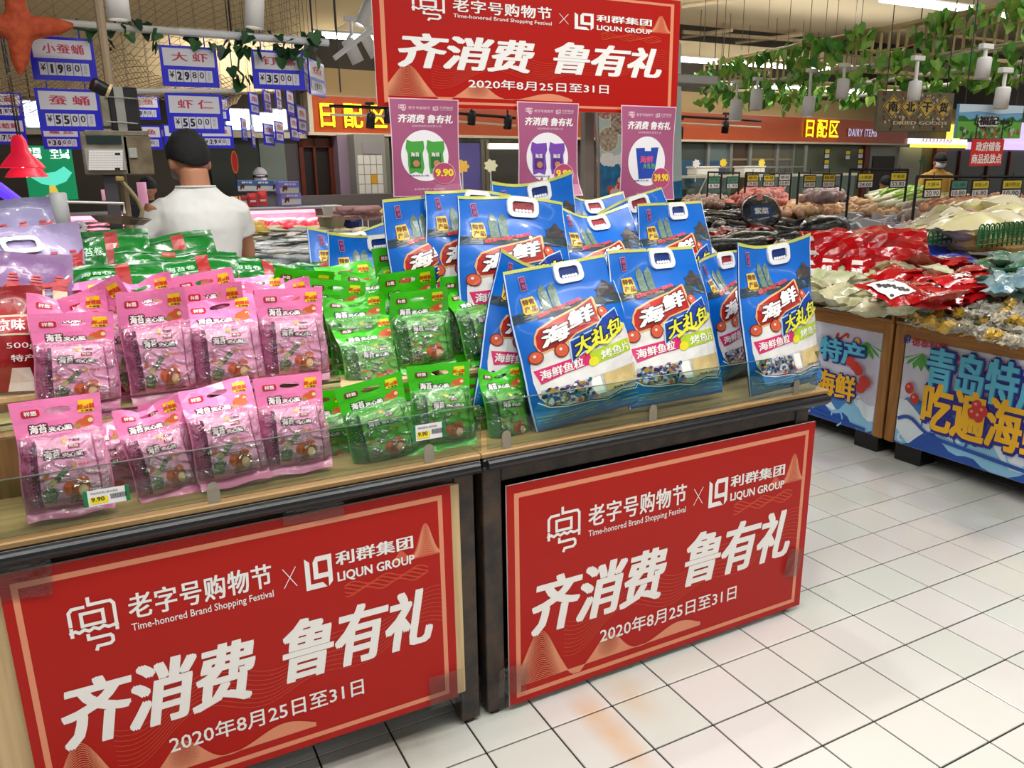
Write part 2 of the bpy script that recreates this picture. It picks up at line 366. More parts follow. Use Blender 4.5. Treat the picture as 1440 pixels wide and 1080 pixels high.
MB().box((0, -.002, 0), (1.0, .002, .042), GLASSB).ob('acrylic_strip', g2); MB().box((0, -.0025, .042), (1.0, .0025, .045), STEEL).ob('strip_edge', g2); MB().box((0, -.003, .012), (1.0, .003, .016), STEEL).ob('strip_edge', g2)
for cx in (.28, .83): MB().bbox((cx-.006, -.006, -.012), (cx+.006, .006, .055), STEEL, .002).ob('clip', g2)
# ------------------------------------------------------------------ festival boards
def emblem(mb, fn, x0, y0, x1, y1, mt, off):
    W, H = x1-x0, y1-y0; k = min(W, H*.8)
    P = lambda pts: [(x0+a*W, y0+b*H) for a, b in pts]
    w_ = W*.075
    for pts, cl in (([(.05, .52), (.05, .78), (.12, .84), (.38, .84)], 0), ([(.46, 1), (.46, .86), (.9, .86), (.96, .80), (.96, .3)], 0), ([(.28, .5), (.28, .72), (.72, .72), (.72, .5)], 1),
                    ([(0, .4), (.12, .43), (.2, .39), (.3, .43), (.4, .39), (.5, .43), (.6, .39), (.7, .43), (.8, .39), (1, .42)], 0), ([(.05, .5), (.05, .32)], 0),
                    ([(.36, .34), (.36, .24), (.8, .24), (.84, .2), (.84, .12), (.78, .08), (.52, .08), (.48, .0)], 0)):
        mb.stroke(P(pts), w_, mt, fn, off, closed=bool(cl))
def lq_logo(mb, fn, x0, y0, x1, y1, mt, off, k=1):
    W, H = x1-x0, y1-y0; P = lambda pts: [(x0+a*W, y0+b*H) for a, b in pts]
    mb.poly(P([(0, 0), (0, 1), (.18, .86), (.18, .17), (.62, .17), (.78, 0)]), mt, fn, off)
    mb.poly([P([(.3, .3), (.3, .84), (.42, 1), (1, 1), (1, .14), (.84, 0), (.84, .3)]), P([(.48, .46), (.84, .46), (.84, .84), (.48, .84)])], mt, fn, off)
def festival_board(name, label, sx, sz, loc, detail=True):
    W, H = 1.12, .65
    t = thing(name, label, 'sign', loc)
    def fn(x, y, o): return Vector((x*sx, -o, y*sz))
    MB().box((0, 0, -.02*sz), (W*sx+.012, .006, H*sz), FOAM).ob('foam_core', t)
    MB().rect(0, -.02, W+.014, H, SRED, fn, .0006).ob('board_panel', t)
    b = MB(); bw = .014
    b.poly([[(.022, 0), (1.106, 0), (1.106, .625), (.022, .625)], [(.022+bw, bw), (1.106-bw, bw), (1.106-bw, .625-bw), (.022+bw, .625-bw)]], SALM, fn, .0012)
    b.ob('border', t)
    wv = MB()
    for k in range(26):                       # contour lines rising from the bottom left
        a = k/25; pts = []
        for i in range(61):
            x = .036+i*.0175*.62
            y = .02+.016*(1-a)+ .155*a*math.exp(-((x-.10)/.062)**2)+.085*a*math.exp(-((x-.335)/.06)**2)*(.6+.4*a)+.05*a*math.exp(-((x-.6)/.1)**2)-.03*a*math.exp(-((x-.215)/.03)**2)+.003*(k/3)*math.exp(-x*3)
            if y > .016: pts.append((x, y))
        if len(pts) > 3: wv.stroke(pts, .0017, SALM, fn, .0013)
    for k in range(9):
        pts = [(.036+i*.0176, .30-.012*k+.02*math.sin(i*.35+k*.12)+.04*math.sin(i*.11+1.2)-.14*math.exp(-((i-8)/9)**2)+(.0 if i < 30 else .0)) for i in range(8, 61)]
        wv.stroke(pts, .0012, SALMD, fn, .0012)
    wv.ob('wave_lines', t)
    mt_ = MB()
    mt_.poly([(.94, .455)]+[(.94+.16*u, .458+.095*math.exp(-((u-.68)/.17)**2)+.03*math.exp(-((u-.2)/.12)**2)) for u in [i/30 for i in range(31)]]+[(1.1, .455)], SALMD, fn, .0010)
    for k in range(14):
        a = (k+1)/14; mt_.stroke([(.97+.13*u, .458+.094*a*math.exp(-((u-.62)/(.19+.03*(1-a)))**2)) for u in [i/24 for i in range(25)]], .0016, SALM, fn, .0014)
    for k in range(5): mt_.stroke([(.80+.011*i, .425-.006*k+.008*math.sin(i*.7+k)) for i in range(24)], .004, mat('orange_print', (206, 60, 20), .3), fn, .0011)
    mt_.ob('mountain_print', t)
    e = MB(); emblem(e, fn, .122, .419, .230, .556, WHITEP, .002); e.ob('emblem', t)
    MB().text('老字号购物节', (.256, .474, .606, .541), WHITEP, fn, .002, bold=.022, sp=1.08).ob('lettering', t)
    MB().text('Time-honored Brand Shopping Festival', (.257, .440, .606, .465), WHITEP, fn, .002, bold=.008).ob('lettering', t)
    c = MB(); c.stroke([(.635, .46), (.67, .514)], .0022, WHITEP, fn, .002); c.stroke([(.635, .514), (.67, .46)], .0022, WHITEP, fn, .002); c.ob('cross_mark', t)
    l = MB(); lq_logo(l, fn, .694, .438, .769, .528, WHITEP, .002); l.ob('logo', t)
    MB().text('利群集团', (.780, .488, 1.010, .528), WHITEP, fn, .002, bold=.03, sp=1.05).ob('lettering', t)
    MB().text('LIQUN GROUP', (.782, .438, 1.012, .471), WHITEP, fn, .002, bold=.03).ob('lettering', t)
    MB().text('齐消费', (.070, .176, .542, .358), WHITEP, fn, .002, bold=.040, shear=.24, sp=.98).ob('title_lettering', t)
    MB().text('鲁有礼', (.612, .184, 1.060, .368), WHITEP, fn, .002, bold=.040, shear=.24, sp=.98).ob('title_lettering', t)
    MB().text('2020年8月25日至31日', (.302, .088, .834, .140), WHITEP, fn, .002, bold=.012).ob('date_lettering', t)
    return t
tb = festival_board('festival_board', 'red shopping festival board on the left stand under the pink packs', .853, .92, (-.274, 1.700, .131))
rb = festival_board('festival_board', 'red shopping festival board on the right stand under the blue bags', 1, 1, (.853, 1.704, .04))
BY = 2.40; k_ = BY/1.71
x_l = atY(545, 145, BY).x; x_r = atY(957, 152, BY).x; zb = atY(750, 149, BY).z
festival_board('festival_banner', 'red shopping festival board hanging high over the blue bags', 1.003, .57, (.788, BY, 1.699))
# tape pieces and edge details of the boards
for (x, y, w_, h_, rt, nm) in ((-.26, .725, .16, .10, .1, 'clear tape patch holding the top left corner of the left board'), (.35, .735, .14, .05, .05, 'clear tape patch above the middle of the left board'), (.66, .15, .10, .10, 0, 'clear tape patch at the lower right of the left board'), (.86, .11, .09, .09, .1, 'clear tape patch at the lower left of the right board'), (1.93, .20, .07, .1, .2, 'clear tape patch at the lower right of the right board')):
    m_ = MB(); m_.grid(6, 5, lambda u, v: Vector(((u-.5)*w_, -.004*noise.noise(Vector((u*3, v*3, x)))-.002, (v-.5)*h_)), TAPE); o = m_.ob('tape_patch'); o.location = (x, 1.696, y); o.rotation_euler = (0, rt, 0); tagged(o, nm, 'tape')
# ------------------------------------------------------------------ purple price posters under the banner
PUR = mat('mauve_paper', (164, 84, 122), .35, coat=.2); PAPW = mat('white_paper', (236, 234, 236), .5); YEL = mat('yellow_print', (240, 214, 40), .4); DK = mat('black_print', (28, 26, 30), .5)
PINKW = mat('pale_pink_print', (232, 196, 210), .4)
def poster(x0, x1, z0, z1, price, kind, label, curl):
    t = thing('price_poster', label, 'poster', ((x0+x1)/2, BY-.012, z1))
    W, H = x1-x0, z1-z0
    def fn(x, y, o):   # x -.5..5, y 0..1 from the bottom
        b = .012*math.sin(y*3.0)*(x*1.6) - .03*curl*(max(0, .25-y)/.25)**2*(1 if x > 0 else .3)
        return Vector((x*W, -o+b, (y-1)*H))
    MB().rect(-.51, -.006, .51, 1.004, PINKW, fn, 0, .12).ob('paper_edge', t)
    MB().rect(-.495, .004, .495, .994, PUR, fn, .0008, .12).ob('paper', t)
    e = MB(); emblem(e, fn, -.38, .875, -.27, .945, PINKW, .0014); lq_logo(e, fn, .12, .885, .2, .93, PINKW, .0014); e.text('老字号购物节', (-.24, .893, .08, .925), PINKW, fn, .0014, bold=.01); e.text('利群集团', (.22, .908, .42, .93), PINKW, fn, .0014, bold=.01); e.text('LIQUN GROUP', (.22, .888, .42, .902), PINKW, fn, .0014, bold=.02); e.ob('small_lettering', t)
    MB().text('齐消费 鲁有礼', (-.4, .755, .42, .845), WHITEP, fn, .0014, bold=.04, shear=.2).ob('title_lettering', t)
    MB().text('2020年8月25日至31日', (-.2, .715, .24, .738), PINKW, fn, .0014, bold=.008).ob('date_lettering', t)
    d = MB(); d.oval(-.02, .42, .36, .265, PAPW, fn, .0012, .1, n=36); d.ob('white_disc', t)
    p = MB()
    if kind == 'blue':
        B1 = mat('poster_blue', (36, 70, 170), .4)
        p.poly([(-.24, .56), (.2, .57), (.12, .24), (-.17, .23)], B1, fn, .002, .1); p.rect(-.07, .53, .05, .575, PAPW, fn, .0024); p.text('海鲜', (-.16, .40, .1, .48), mat('poster_pink', (220, 90, 130), .4), fn, .0026, bold=.03)
        p.text('大礼包', (-.1, .34, .14, .40), mat('poster_green', (120, 190, 80), .4), fn, .0026, bold=.02)
    else:
        c1, c2 = (((70, 160, 60), (40, 110, 44)) if kind == 'green' else ((120, 70, 170), (84, 44, 130)))
        a, b = mat('poster_pack_'+kind, c1, .4), mat('poster_pack_dark_'+kind, c2, .4)
        for ox in (-.31, .0):
            p.poly([(ox, .5), (ox+.02, .585), (ox+.10, .565), (ox+.27, .575), (ox+.28, .5), (ox+.25, .44), (ox+.27, .3), (ox+.24, .23), (ox+.14, .255), (ox+.05, .23), (ox+.03, .32), (ox+.03, .44)], a, fn, .002, .1)
            p.rect(ox+.06, .29, ox+.22, .45, b, fn, .0022); p.text('海苔', (ox+.07, .41, ox+.2, .455), WHITEP, fn, .0026, bold=.03)
            p.oval(ox+.15, .34, .05, .035, mat('poster_tan', (190, 130, 90), .4), fn, .0026)
    p.ob('product_picture', t)
    MB().text('祥悠海苔夹心脆' if kind != 'blue' else '海鲜大礼包', (-.26, .205, .02, .222), DK, fn, .0022, bold=.01).ob('small_lettering', t)
    q = MB(); q.oval(.255, .235, .175, .115, PINKW, fn, .003, .1, n=28); q.oval(.255, .235, .168, .110, mat('magenta_disc', (176, 66, 104), .4), fn, .0034, .1, n=28); q.ob('price_disc', t)
    MB().text(price, (.12, .20, .40, .285), YEL, fn, .0042, bold=.045).ob('price_lettering', t)
    MB().text('利群集团 门店同价', (-.2, .06, .25, .08), PINKW, fn, .0014, bold=.005).ob('small_lettering', t)
    return t
pz = lambda x, y: atY(x, y, BY)
poster(pz(545, 140).x, pz(642, 142).x, pz(600, 275).z, pz(600, 140).z, '9.90', 'green', 'mauve price poster with green packs and 9.90, leftmost of three under the red banner', .3)
poster(pz(725, 144).x, pz(811, 147).x, pz(770, 275).z, pz(770, 145).z, '9.90', 'purple', 'mauve price poster with purple packs and 9.90, middle one under the red banner', 1)
poster(pz(871, 149).x, pz(948, 151).x, pz(910, 281).z, pz(910, 150).z, '39.90', 'blue', 'mauve price poster with a blue bag and 39.90, rightmost under the red banner', .2)
pole = thing('sign_pole', 'grey steel pole rising behind the banner between two mauve posters', 'pole', (atY(826, 200, 2.53).x, 2.53, 0))
MB().bbox((-.022, -.015, .01), (.022, .015, 2.6), mat('grey_steel', (140, 134, 122), .4, metal=.6), .003).ob('post', pole); MB().bbox((-.12, -.03, 0), (.12, .12, .01), STEEL, .002).ob('base_plate', pole)
MB().bbox((-.55, -.12, 1.8), (.5, -.015, 1.83), STEEL, .003).ob('cross_bar', pole)
# ------------------------------------------------------------------ bagged goods
PW, PH = .0825, .25
def sstep(a, b, x): t = max(0, min(1, (x-a)/(b-a))); return t*t*(3-2*t)
FILM = clear('pack_film', (252, 252, 252), .11, .12, (22, 2.8)); FILMW = clear('film_crease', (255, 255, 255), .5, .1)
TEXTW = mat('pack_white_print', (246, 242, 238), .35)
def pack(kind, var):
    pink = kind == 'pink'
    c = dict(body=(224, 132, 176), head=(240, 126, 180), dark=(196, 96, 146), panel=(242, 174, 208), line=(112, 40, 84), out=(92, 26, 50), label=(196, 22, 48), edge=(240, 200, 216)) if pink else \
        dict(body=(66, 162, 40), head=(56, 182, 14), dark=(36, 134, 18), panel=(108, 188, 76), line=(28, 92, 30), out=(18, 62, 34), label=(116, 44, 38), edge=(130, 220, 80))
    g = lambda k: mat(kind+'_pack_'+k, c[k], .28, coat=.35, bump=(34, .12))
    def bend(x, z):
        y = 0
        if z > .165:
            q = z-.165
            if var == 0: y = -.10*q+.004*math.sin(x*40)*q/.08
            elif var == 1: y = .75*q + .010*math.sin(x*55+1)*q/.08
            elif var == 2: y = .15*q-.045*(x/PW)*q*2.2+.012*math.cos(x*38)*(q/.08)**2
            else: y = -.35*q+.012*math.sin(x*30+2)*q/.08
        return y
    def zdrop(x, z):
        if z > .2 and var == 2: return -.022*math.exp(-((x+.01)/.035)**2)*((z-.2)/.05)
        if z > .19 and var == 1: return .006*math.sin(x*30)
        return 0
    def bulge(x, z): return .030*max(0, 1-(abs(x)/PW)**4)*sstep(-.005, .03, z)*(1-sstep(.135, .182, z))
    def fn(x, z, o):
        n = .0016*noise.noise(Vector((x*38, z*38, var*3+7)))
        return Vector((x*(1+.03*math.sin(z*30+var)), -bulge(x, z)-o+bend(x, z)+n, z+zdrop(x, z)))
    t = thing('seaweed_snack_pack', '', 'snack pack')
    b = MB(); b.grid(14, 14, lambda u, v: fn((u*2-1)*PW, v*.178, 0), g('body')); b.grid(14, 14, lambda u, v: fn((u*2-1)*PW, v*.178, 0)*1+Vector((0, .002+1.6*bulge((u*2-1)*PW, v*.178), 0)), g('dark'), True)
    b.ob('pouch', t, True)
    fl_ = MB(); nz = lambda u, v: .008*noise.noise(Vector((u*5, v*2, var)))
    fl_.grid(12, 4, lambda u, v: Vector(((u*2-1)*PW*(.97+.02*v), -.004-.016*(1-v)+nz(u, v), -.018+.03*v+.003*math.sin(u*9+var))), g('head')); fl_.ob('bottom_flap', t, True)
    # inner packets seen through the film
    q = MB(); st = .025
    q.rect(-.079, .012, -.058, .158, g('dark'), fn, .0015, st); q.rect(-.055, .012, -.047, .158, g('line'), fn, .0022, st); q.rect(-.046, .010, .058, .160, g('panel'), fn, .004, st)
    for k in range(18): q.rect(-.060, .018+k*.0075, -.055, .021+k*.0075, g('line'), fn, .0026)
    q.rect(.062, .016, .078, .155, g('panel'), fn, .001, st); q.rect(.058, .016, .0605, .155, g('dark'), fn, .0035, st)
    q.ob('inner_packet', t)
    d = MB(); off = .0048
    d.text('海苔', (-.036, .112, -.002, .136), g('out'), fn, off, bold=.19, step=st); d.text('夹心脆', (-.004, .110, .040, .126), g('out'), fn, off, bold=.22, step=st)
    d.text('海苔', (-.033, .114, -.004, .134), TEXTW, fn, off+.0009, bold=.045, step=st); d.text('夹心脆', (-.001, .112, .038, .124), TEXTW, fn, off+.0009, bold=.04, step=st)
    d.rect(.012, .132, .034, .141, g('label'), fn, off, st); d.text('祥悠', (.014, .133, .032, .140), TEXTW, fn, off+.0006, bold=.03)
    star = mat('pack_star_yellow', (232, 200, 70), .35)
    def st5(cx, cy, r, n=5, r2=.45): return [(cx+(r if k % 2 == 0 else r*r2)*math.sin(math.pi*k/n), cy+(r if k % 2 == 0 else r*r2)*math.cos(math.pi*k/n)) for k in range(2*n)]
    d.poly(st5(.006, .150, .008), star, fn, off, st); d.text('芝麻味', (.014, .147, .036, .153), g('out'), fn, off, bold=.03)
    d.poly(st5(.018, .094, .007), star, fn, off, st); d.text('巴旦木', (.026, .091, .046, .097), mat('pack_orange_print', (220, 110, 40), .4), fn, off, bold=.02)
    sea = mat('seaweed_print_'+kind, (58, 70, 62) if pink else (66, 84, 70), .4, noise_=260, col2=(150, 160, 120)); seg = mat('crisp_print', (206, 190, 130), .4, noise_=300, col2=(120, 130, 80))
    d.poly([(-.022, .068), (-.012, .062), (.010, .086), (.000, .093)], sea, fn, off, st); d.poly([(-.036, .060), (-.028, .052), (-.013, .062), (-.022, .070)], seg, fn, off, st)
    d.poly([(-.044, .02), (-.024, .016), (-.014, .045), (-.030, .052), (-.044, .045)], sea, fn, off+.0003, st); d.oval(-.036, .074, .007, .004, mat('almond_print', (214, 130, 60), .4), fn, off)
    orr = mat('pack_character_print', (206, 92, 42) if pink else (186, 78, 34), .4); crm = mat('pack_cream_print', (240, 206, 164), .4)
    d.oval(.024, .040, .018, .021, orr, fn, off+.0005, st, 14); d.oval(.004, .044, .012, .016, orr, fn, off+.0004, st, 12, .5); d.oval(.028, .034, .009, .014, crm, fn, off+.0013, st, 12); d.oval(.028, .058, .012, .009, orr, fn, off+.0009, st, 12)
    d.oval(.012, .022, .010, .007, mat('walnut_print', (160, 120, 60), .4), fn, off+.0015); d.rect(.0, .011, .05, .014, g('line'), fn, off+.0018)
    d.ob('packet_print', t)
    # header band with hand hole
    hole = [(.026*math.cos(a)+.002, .2225+.0075*math.sin(a)) for a in [2*math.pi*k/14 for k in range(14)]]
    hole = [(max(-.022, min(.026, p[0])), p[1]) for p in hole]
    h = MB(); rim = [(-PW, .168), (PW, .168), (PW, PH), (-PW, PH)]
    h.poly([rim, hole], g('head'), fn, .0012, .02); h.poly([rim, hole], g('dark'), lambda x, z, o: fn(x, z, -o), .0003, .02)
    h.ob('header', t)
    s_ = MB(); o2 = .0022
    s_.text('海苔', (-.058, .173, -.020, .198), g('out'), fn, o2, bold=.17, step=.02); s_.text('夹心脆', (-.024, .173, .026, .190), g('out'), fn, o2, bold=.2, step=.02)
    s_.text('海苔', (-.055, .175, -.023, .196), TEXTW, fn, o2+.0009, bold=.045, step=.02); s_.text('夹心脆', (-.021, .175, .024, .188), TEXTW, fn, o2+.0009, bold=.04, step=.02)
    s_.oval(.048, .186, .017, .010, orr, fn, o2+.0004, .02, 12); s_.oval(.056, .193, .010, .009, orr, fn, o2+.0006, .02, 12); s_.oval(.060, .190, .005, .005, crm, fn, o2+.001); s_.oval(.034, .180, .008, .006, mat('walnut_print', (160, 120, 60), .4), fn, o2+.0008)
    lab = [(-.061, .213), (-.034, .213), (-.031, .216), (-.031, .226), (-.034, .229), (-.061, .229), (-.064, .226), (-.064, .216)]
    s_.poly(lab, g('label'), fn, o2, .02); s_.text('祥悠', (-.059, .2155, -.036, .2265), TEXTW, fn, o2+.0006, bold=.03, step=.02)
    stk = mat(kind+'_sticker_yellow', (246, 196, 24) if pink else (206, 222, 20), .35)
    s_.poly([(.038, .211), (.046, .208), (.068, .210), (.068, .237), (.040, .237)], stk, fn, o2, .02); s_.text('超值装', (.037, .216, .070, .228), mat('sticker_red_print', (206, 50, 20), .4), fn, o2+.0006, bold=.05, shear=.1, step=.02); s_.text('实惠装', (.044, .210, .066, .215), g('out'), fn, o2+.0006, bold=.03)
    s_.ob('header_print', t)
    f = MB(); f.grid(16, 16, lambda u, v: fn((u*2-1)*PW*.99, .002+v*.172, .007+.007*abs(noise.noise(Vector((u*5+v*2, v*4-u, var*5))))), FILM); f.ob('clear_film', t, True)
    index_kids(t); return t
def place(proto, label, group, TL, TR, Yt, lean, H, W, YR=None, first=[], smin=.85, smax=1.2, shear=0):
    a = atY(*TL, Yt); b = atY(*TR, YR or Yt); ex = (b-a); s = ex.length/W; ex.normalize(); s = max(smin, min(smax, s))
    up = Vector((0, math.sin(R(lean)), math.cos(R(lean)))); up = (up-ex*up.dot(ex)).normalized(); ey = up.cross(ex); up = up-ex*shear
    top = (a+b)/2
    for _ in range(4):                      # stand it on the shelf board below it
        by = (top-up*H*s).y; sh = .797 if by < 1.95 else .95 if by < 2.13 else .985
        s = max(.84, min(1.16, (top.z-sh-.02)/(H*up.z)))
    o = top - up*H*s; sw = max(.9, min(1.2 if W > .3 else 1.04, (b-a).length/W/.97)) if YR is None else s
    o_ = clone(proto, label, group); o_.matrix_world = frame(o, ex*sw, ey*s, up*s)
    return o_
def drop(proto):
    for c in proto.children_recursive: bpy.data.objects.remove(c)
    bpy.data.objects.remove(proto)
pp = [pack('pink', v) for v in range(4)]; gp = [pack('green', v) for v in range(4)]
GP = 'pink seaweed snack packs on the left stand'; GG = 'green seaweed snack packs on the left stand'
for v, TL, TR, Yt, lean, lab, YR in (
    (0, (15, 568), (137, 552), 1.845, 19, 'pink snack pack at the far left of the front row, nearest the camera', None),
    (2, (147, 580), (258, 552), 1.845, 18, 'pink snack pack with a drooping header, second from left in the front row', 1.87),
    (1, (253, 545), (350, 528), 1.85, 19, 'pink snack pack, third from left in the front row', None),
    (0, (357, 533), (448, 523), 1.85, 18, 'pink snack pack at the front right beside the first green pack', None),
    (1, (70, 590), (190, 575), 1.925, 12, 'pink snack pack half hidden between the first two packs of the front row', None),
    (0, (196, 570), (292, 556), 1.925, 12, 'pink snack pack half hidden behind the second and third front packs', None),
    (3, (310, 556), (400, 545), 1.925, 12, 'pink snack pack half hidden behind the third and fourth front packs', None),
    (0, (35, 443), (163, 438), 2.08, 14, 'pink snack pack at the left of the second row, above the nearest pack', None),
    (3, (162, 414), (257, 406), 2.09, 14, 'pink snack pack with a creased header, second from left in the second row', None),
    (1, (258, 419), (356, 411), 2.09, 14, 'pink snack pack, third from left in the second row', None),
    (0, (358, 408), (450, 404), 2.10, 14, 'pink snack pack at the right end of the second row beside the green packs', None),
    (2, (38, 411), (146, 408), 2.17, 12, 'pink snack pack whose header shows above the leftmost second row pack', None),
    (3, (84, 425), (168, 390), 2.20, 16, 'pink snack pack with its corner tilted up between two others at the left', None),
    (1, (40, 401), (148, 394), 2.24, 10, 'shaded pink snack pack at the back left behind the tilted one', None),
    (2, (147, 392), (237, 382), 2.22, 12, 'pink snack pack with a bent header in the back row below the long green bag', None),
    (0, (241, 391), (323, 376), 2.22, 12, 'pink snack pack in the back row with its hand hole showing green behind', None),
    (3, (253, 405), (336, 398), 2.16, 12, 'pink snack pack just behind the third pack of the second row', None),
    (1, (325, 386), (400, 385), 2.24, 12, 'pink snack pack at the right of the back pink row', None),
    (2, (346, 396), (432, 389), 2.17, 12, 'pink snack pack just behind the right end of the second row', None)):
    place(pp[v], lab, GP, TL, TR, Yt, lean, PH, PW*2, YR, smin=1.03, smax=1.1)
for v, TL, TR, Yt, lean, lab, YR in (
    (0, (467, 548), (563, 522), 1.84, 16, 'green snack pack at the left end of the front green row', None),
    (0, (568, 516), (660, 508), 1.845, 16, 'green snack pack behind the yellow price label, middle of the front row', None),
    (2, (660, 520), (744, 508), 1.845, 16, 'green snack pack at the right end of the front row beside the blue bag', 1.87),
    (0, (400, 556), (492, 545), 1.93, 12, 'green snack pack half hidden behind the last front pink pack', None),
    (3, (516, 545), (606, 532), 1.93, 12, 'green snack pack half hidden behind the first two front green packs', None),
    (0, (610, 540), (700, 526), 1.93, 12, 'green snack pack half hidden behind the last two front green packs', None),
    (1, (466, 452), (560, 440), 2.07, 18, 'green snack pack with its header folded back, left in the second green row', None),
    (3, (538, 415), (628, 405), 2.06, 16, 'green snack pack in the middle of the second green row', None),
    (1, (628, 405), (704, 388), 2.06, 18, 'green snack pack at the right of the second green row touching the blue bag', None),
    (2, (452, 418), (540, 410), 2.14, 12, 'green snack pack with dark crumpled header behind the second row, left', None),
    (0, (430, 391), (511, 397), 2.20, 10, 'green snack pack header at the back left beside the pink packs', None),
    (3, (528, 388), (604, 376), 2.17, 12, 'green snack pack with yellow sticker behind the middle of the second row', None),
    (0, (600, 371), (680, 374), 2.18, 10, 'green snack pack with a flat header at the back right below the blue bags', None),
    (1, (562, 372), (634, 366), 2.22, 12, 'green snack pack squeezed between two headers at the back', None),
    (0, (523, 350), (592, 343), 2.28, 8, 'green snack pack standing highest at the back under the small blue bags', None),
    (2, (478, 381), (560, 372), 2.26, 10, 'green snack pack with a curved header below the small blue bags', None),
    (3, (384, 376), (466, 384), 2.30, 10, 'green snack pack at the far back left of the green pile', None),
    (1, (445, 372), (530, 366), 2.34, 10, 'dim green snack pack at the very back of the green pile', None),
    (3, (610, 392), (690, 384), 2.12, 14, 'green snack pack with its sticker corner beside the front blue bag', None)):
    place(gp[v], lab, GG, TL, TR, Yt, lean, PH, PW*2, YR, smin=1.03, smax=1.1)
for p in pp+gp: drop(p)
# ------------------------------------------------------------------ blue seafood gift bags
BW, BH = .34, .46
def bluebag(var):
    g = lambda k, c_, r=.3, **kw: mat('bag_'+k, c_, r, coat=.25, bump=(16, .12), **kw)
    BL = g('blue', (0, 100, 196)); BL2 = g('deep_blue', (8, 66, 150)); BL3 = g('sea_blue', (24, 124, 200))
    hw = BW/2
    def bulge(x, z): return .045*max(0, 1-(abs(x)/hw)**3.2)*sstep(-.01, .07, z)*(1-sstep(.24, .40, z))
    def fn(x, z, o):
        q = max(0, z-.30); y = (.03, .35, -.12, .10)[var]*q + (.012, .03, .022, .014)[var]*math.sin(x*(9, 14, 11, 20)[var]+var)*(q/.16)
        n = .0045*noise.noise(Vector((x*11, z*9, var*4+2)))+.002*noise.noise(Vector((x*30, z*26, var)))
        zz = z + (q/.16)*((0, -.02*math.cos(x*14), .02*(x/hw)**2, -.012*abs(x)/hw)[var])
        wx = 1-.05*sstep(.25, .46, z)
        return Vector((x*wx*(1+.012*math.sin(z*21+var)), -bulge(x, z)-o+y+n, zz))
    t = thing('gift_bag', '', 'gift bag')
    b = MB(); b.grid(18, 22, lambda u, v: fn((u*2-1)*hw, v*BH, 0), BL); b.ob('front_sheet', t, True)
    b = MB(); b.grid(12, 16, lambda u, v: fn((u*2-1)*hw, v*BH, 0)+Vector((0, .004+1.9*bulge((u*2-1)*hw, v*BH)+.02*(v > .97)*(.5-abs(u-.5)), 0)), BL2, True)
    b.ob('back_sheet', t, True)
    st = .035; X = lambda u: (u-.5)*BW; Z = lambda v: (1-v)*BH      # print coordinates: u right, v down
    P = lambda pts: [(X(a), Z(c)) for a, c in pts]
    d = MB()
    olive = g('olive_band', (190, 196, 96)); d.poly(P([(.005, .02), (.995, .02), (.995, 0), (.005, 0)]), olive, fn, .0012, st)
    d.poly(P([(.002, 1), (.012, 1), (.012, 0), (.002, 0)]), g('seam', (196, 214, 232)), fn, .001, st); d.poly(P([(.988, 1), (.998, 1), (.998, 0), (.988, 0)]), g('seam', (196, 214, 232)), fn, .001, st)
    hill = g('dark_shore', (26, 58, 84), noise_=60, col2=(60, 70, 60))
    d.poly(P([(.012, .33), (.988, .33), (.988, .265), (.9, .25), (.75, .265), (.6, .262), (.4, .268), (.2, .262), (.012, .275)]), hill, fn, .0012, st)
    d.poly(P([(.1, .30), (.5, .30), (.5, .29), (.3, .283), (.1, .29)]), g('shore_light', (170, 150, 100), noise_=90, col2=(60, 60, 50)), fn, .0016, st)
    tw = g('tower_print', (120, 140, 120), noise_=120, col2=(84, 112, 104))
    d.poly(P([(.27, .28), (.35, .28), (.35, .16), (.33, .13), (.31, .115), (.285, .14), (.27, .17)]), tw, fn, .002, st); d.poly(P([(.36, .275), (.43, .275), (.44, .16), (.42, .125), (.40, .12), (.365, .15)]), tw, fn, .002, st)
    pv = g('pavilion_print', (84, 70, 66), noise_=100, col2=(50, 56, 64))
    d.poly(P([(.77, .265), (.97, .265), (.96, .225), (.99, .215), (.93, .20), (.91, .175), (.88, .16), (.86, .18), (.83, .2), (.77, .215), (.79, .225)]), pv, fn, .002, st)
    d.poly(P([(.115, .05), (.175, .045), (.19, .135), (.13, .14)]), g('plaque_rim', (178, 130, 170)), fn, .0016, st); d.poly(P([(.122, .056), (.170, .052), (.184, .130), (.135, .134)]), g('plaque', (52, 46, 110)), fn, .0022, st)
    d.text('福', (X(.128), Z(.09), X(.168), Z(.058)), g('plaque_print', (190, 90, 130)), fn, .003, bold=.03, step=st); d.text('寅', (X(.138), Z(.127), X(.178), Z(.095)), g('plaque_print', (190, 90, 130)), fn, .003, bold=.03, step=st)
    yl = g('yellow_plaque', (226, 186, 60)); d.poly(P([(.105, .185), (.22, .178), (.23, .2), (.235, .27), (.22, .285), (.12, .287), (.105, .27), (.11, .23)]), yl, fn, .0026, st)
    d.text('特青', (X(.115), Z(.228), X(.225), Z(.19)), g('brown_print', (110, 70, 20)), fn, .0034, bold=.05, step=st); d.text('产品', (X(.12), Z(.275), X(.228), Z(.236)), g('brown_print', (110, 70, 20)), fn, .0034, bold=.05, step=st)
    # slanted slogan above the badge
    sl = lambda x, z, o: fn(x, z+(x-X(.2))*.18, o)
    d.text('福寅海产·青岛特产·健康美味', (X(.2), Z(.325), X(.62), Z(.298)), g('slogan_print', (206, 70, 92)), sl, .003, bold=.05, step=st)
    d.ob('scenery_print', t)
    w_ = MB(); wt = g('label_white', (222, 220, 218), noise_=18, col2=(236, 234, 230))
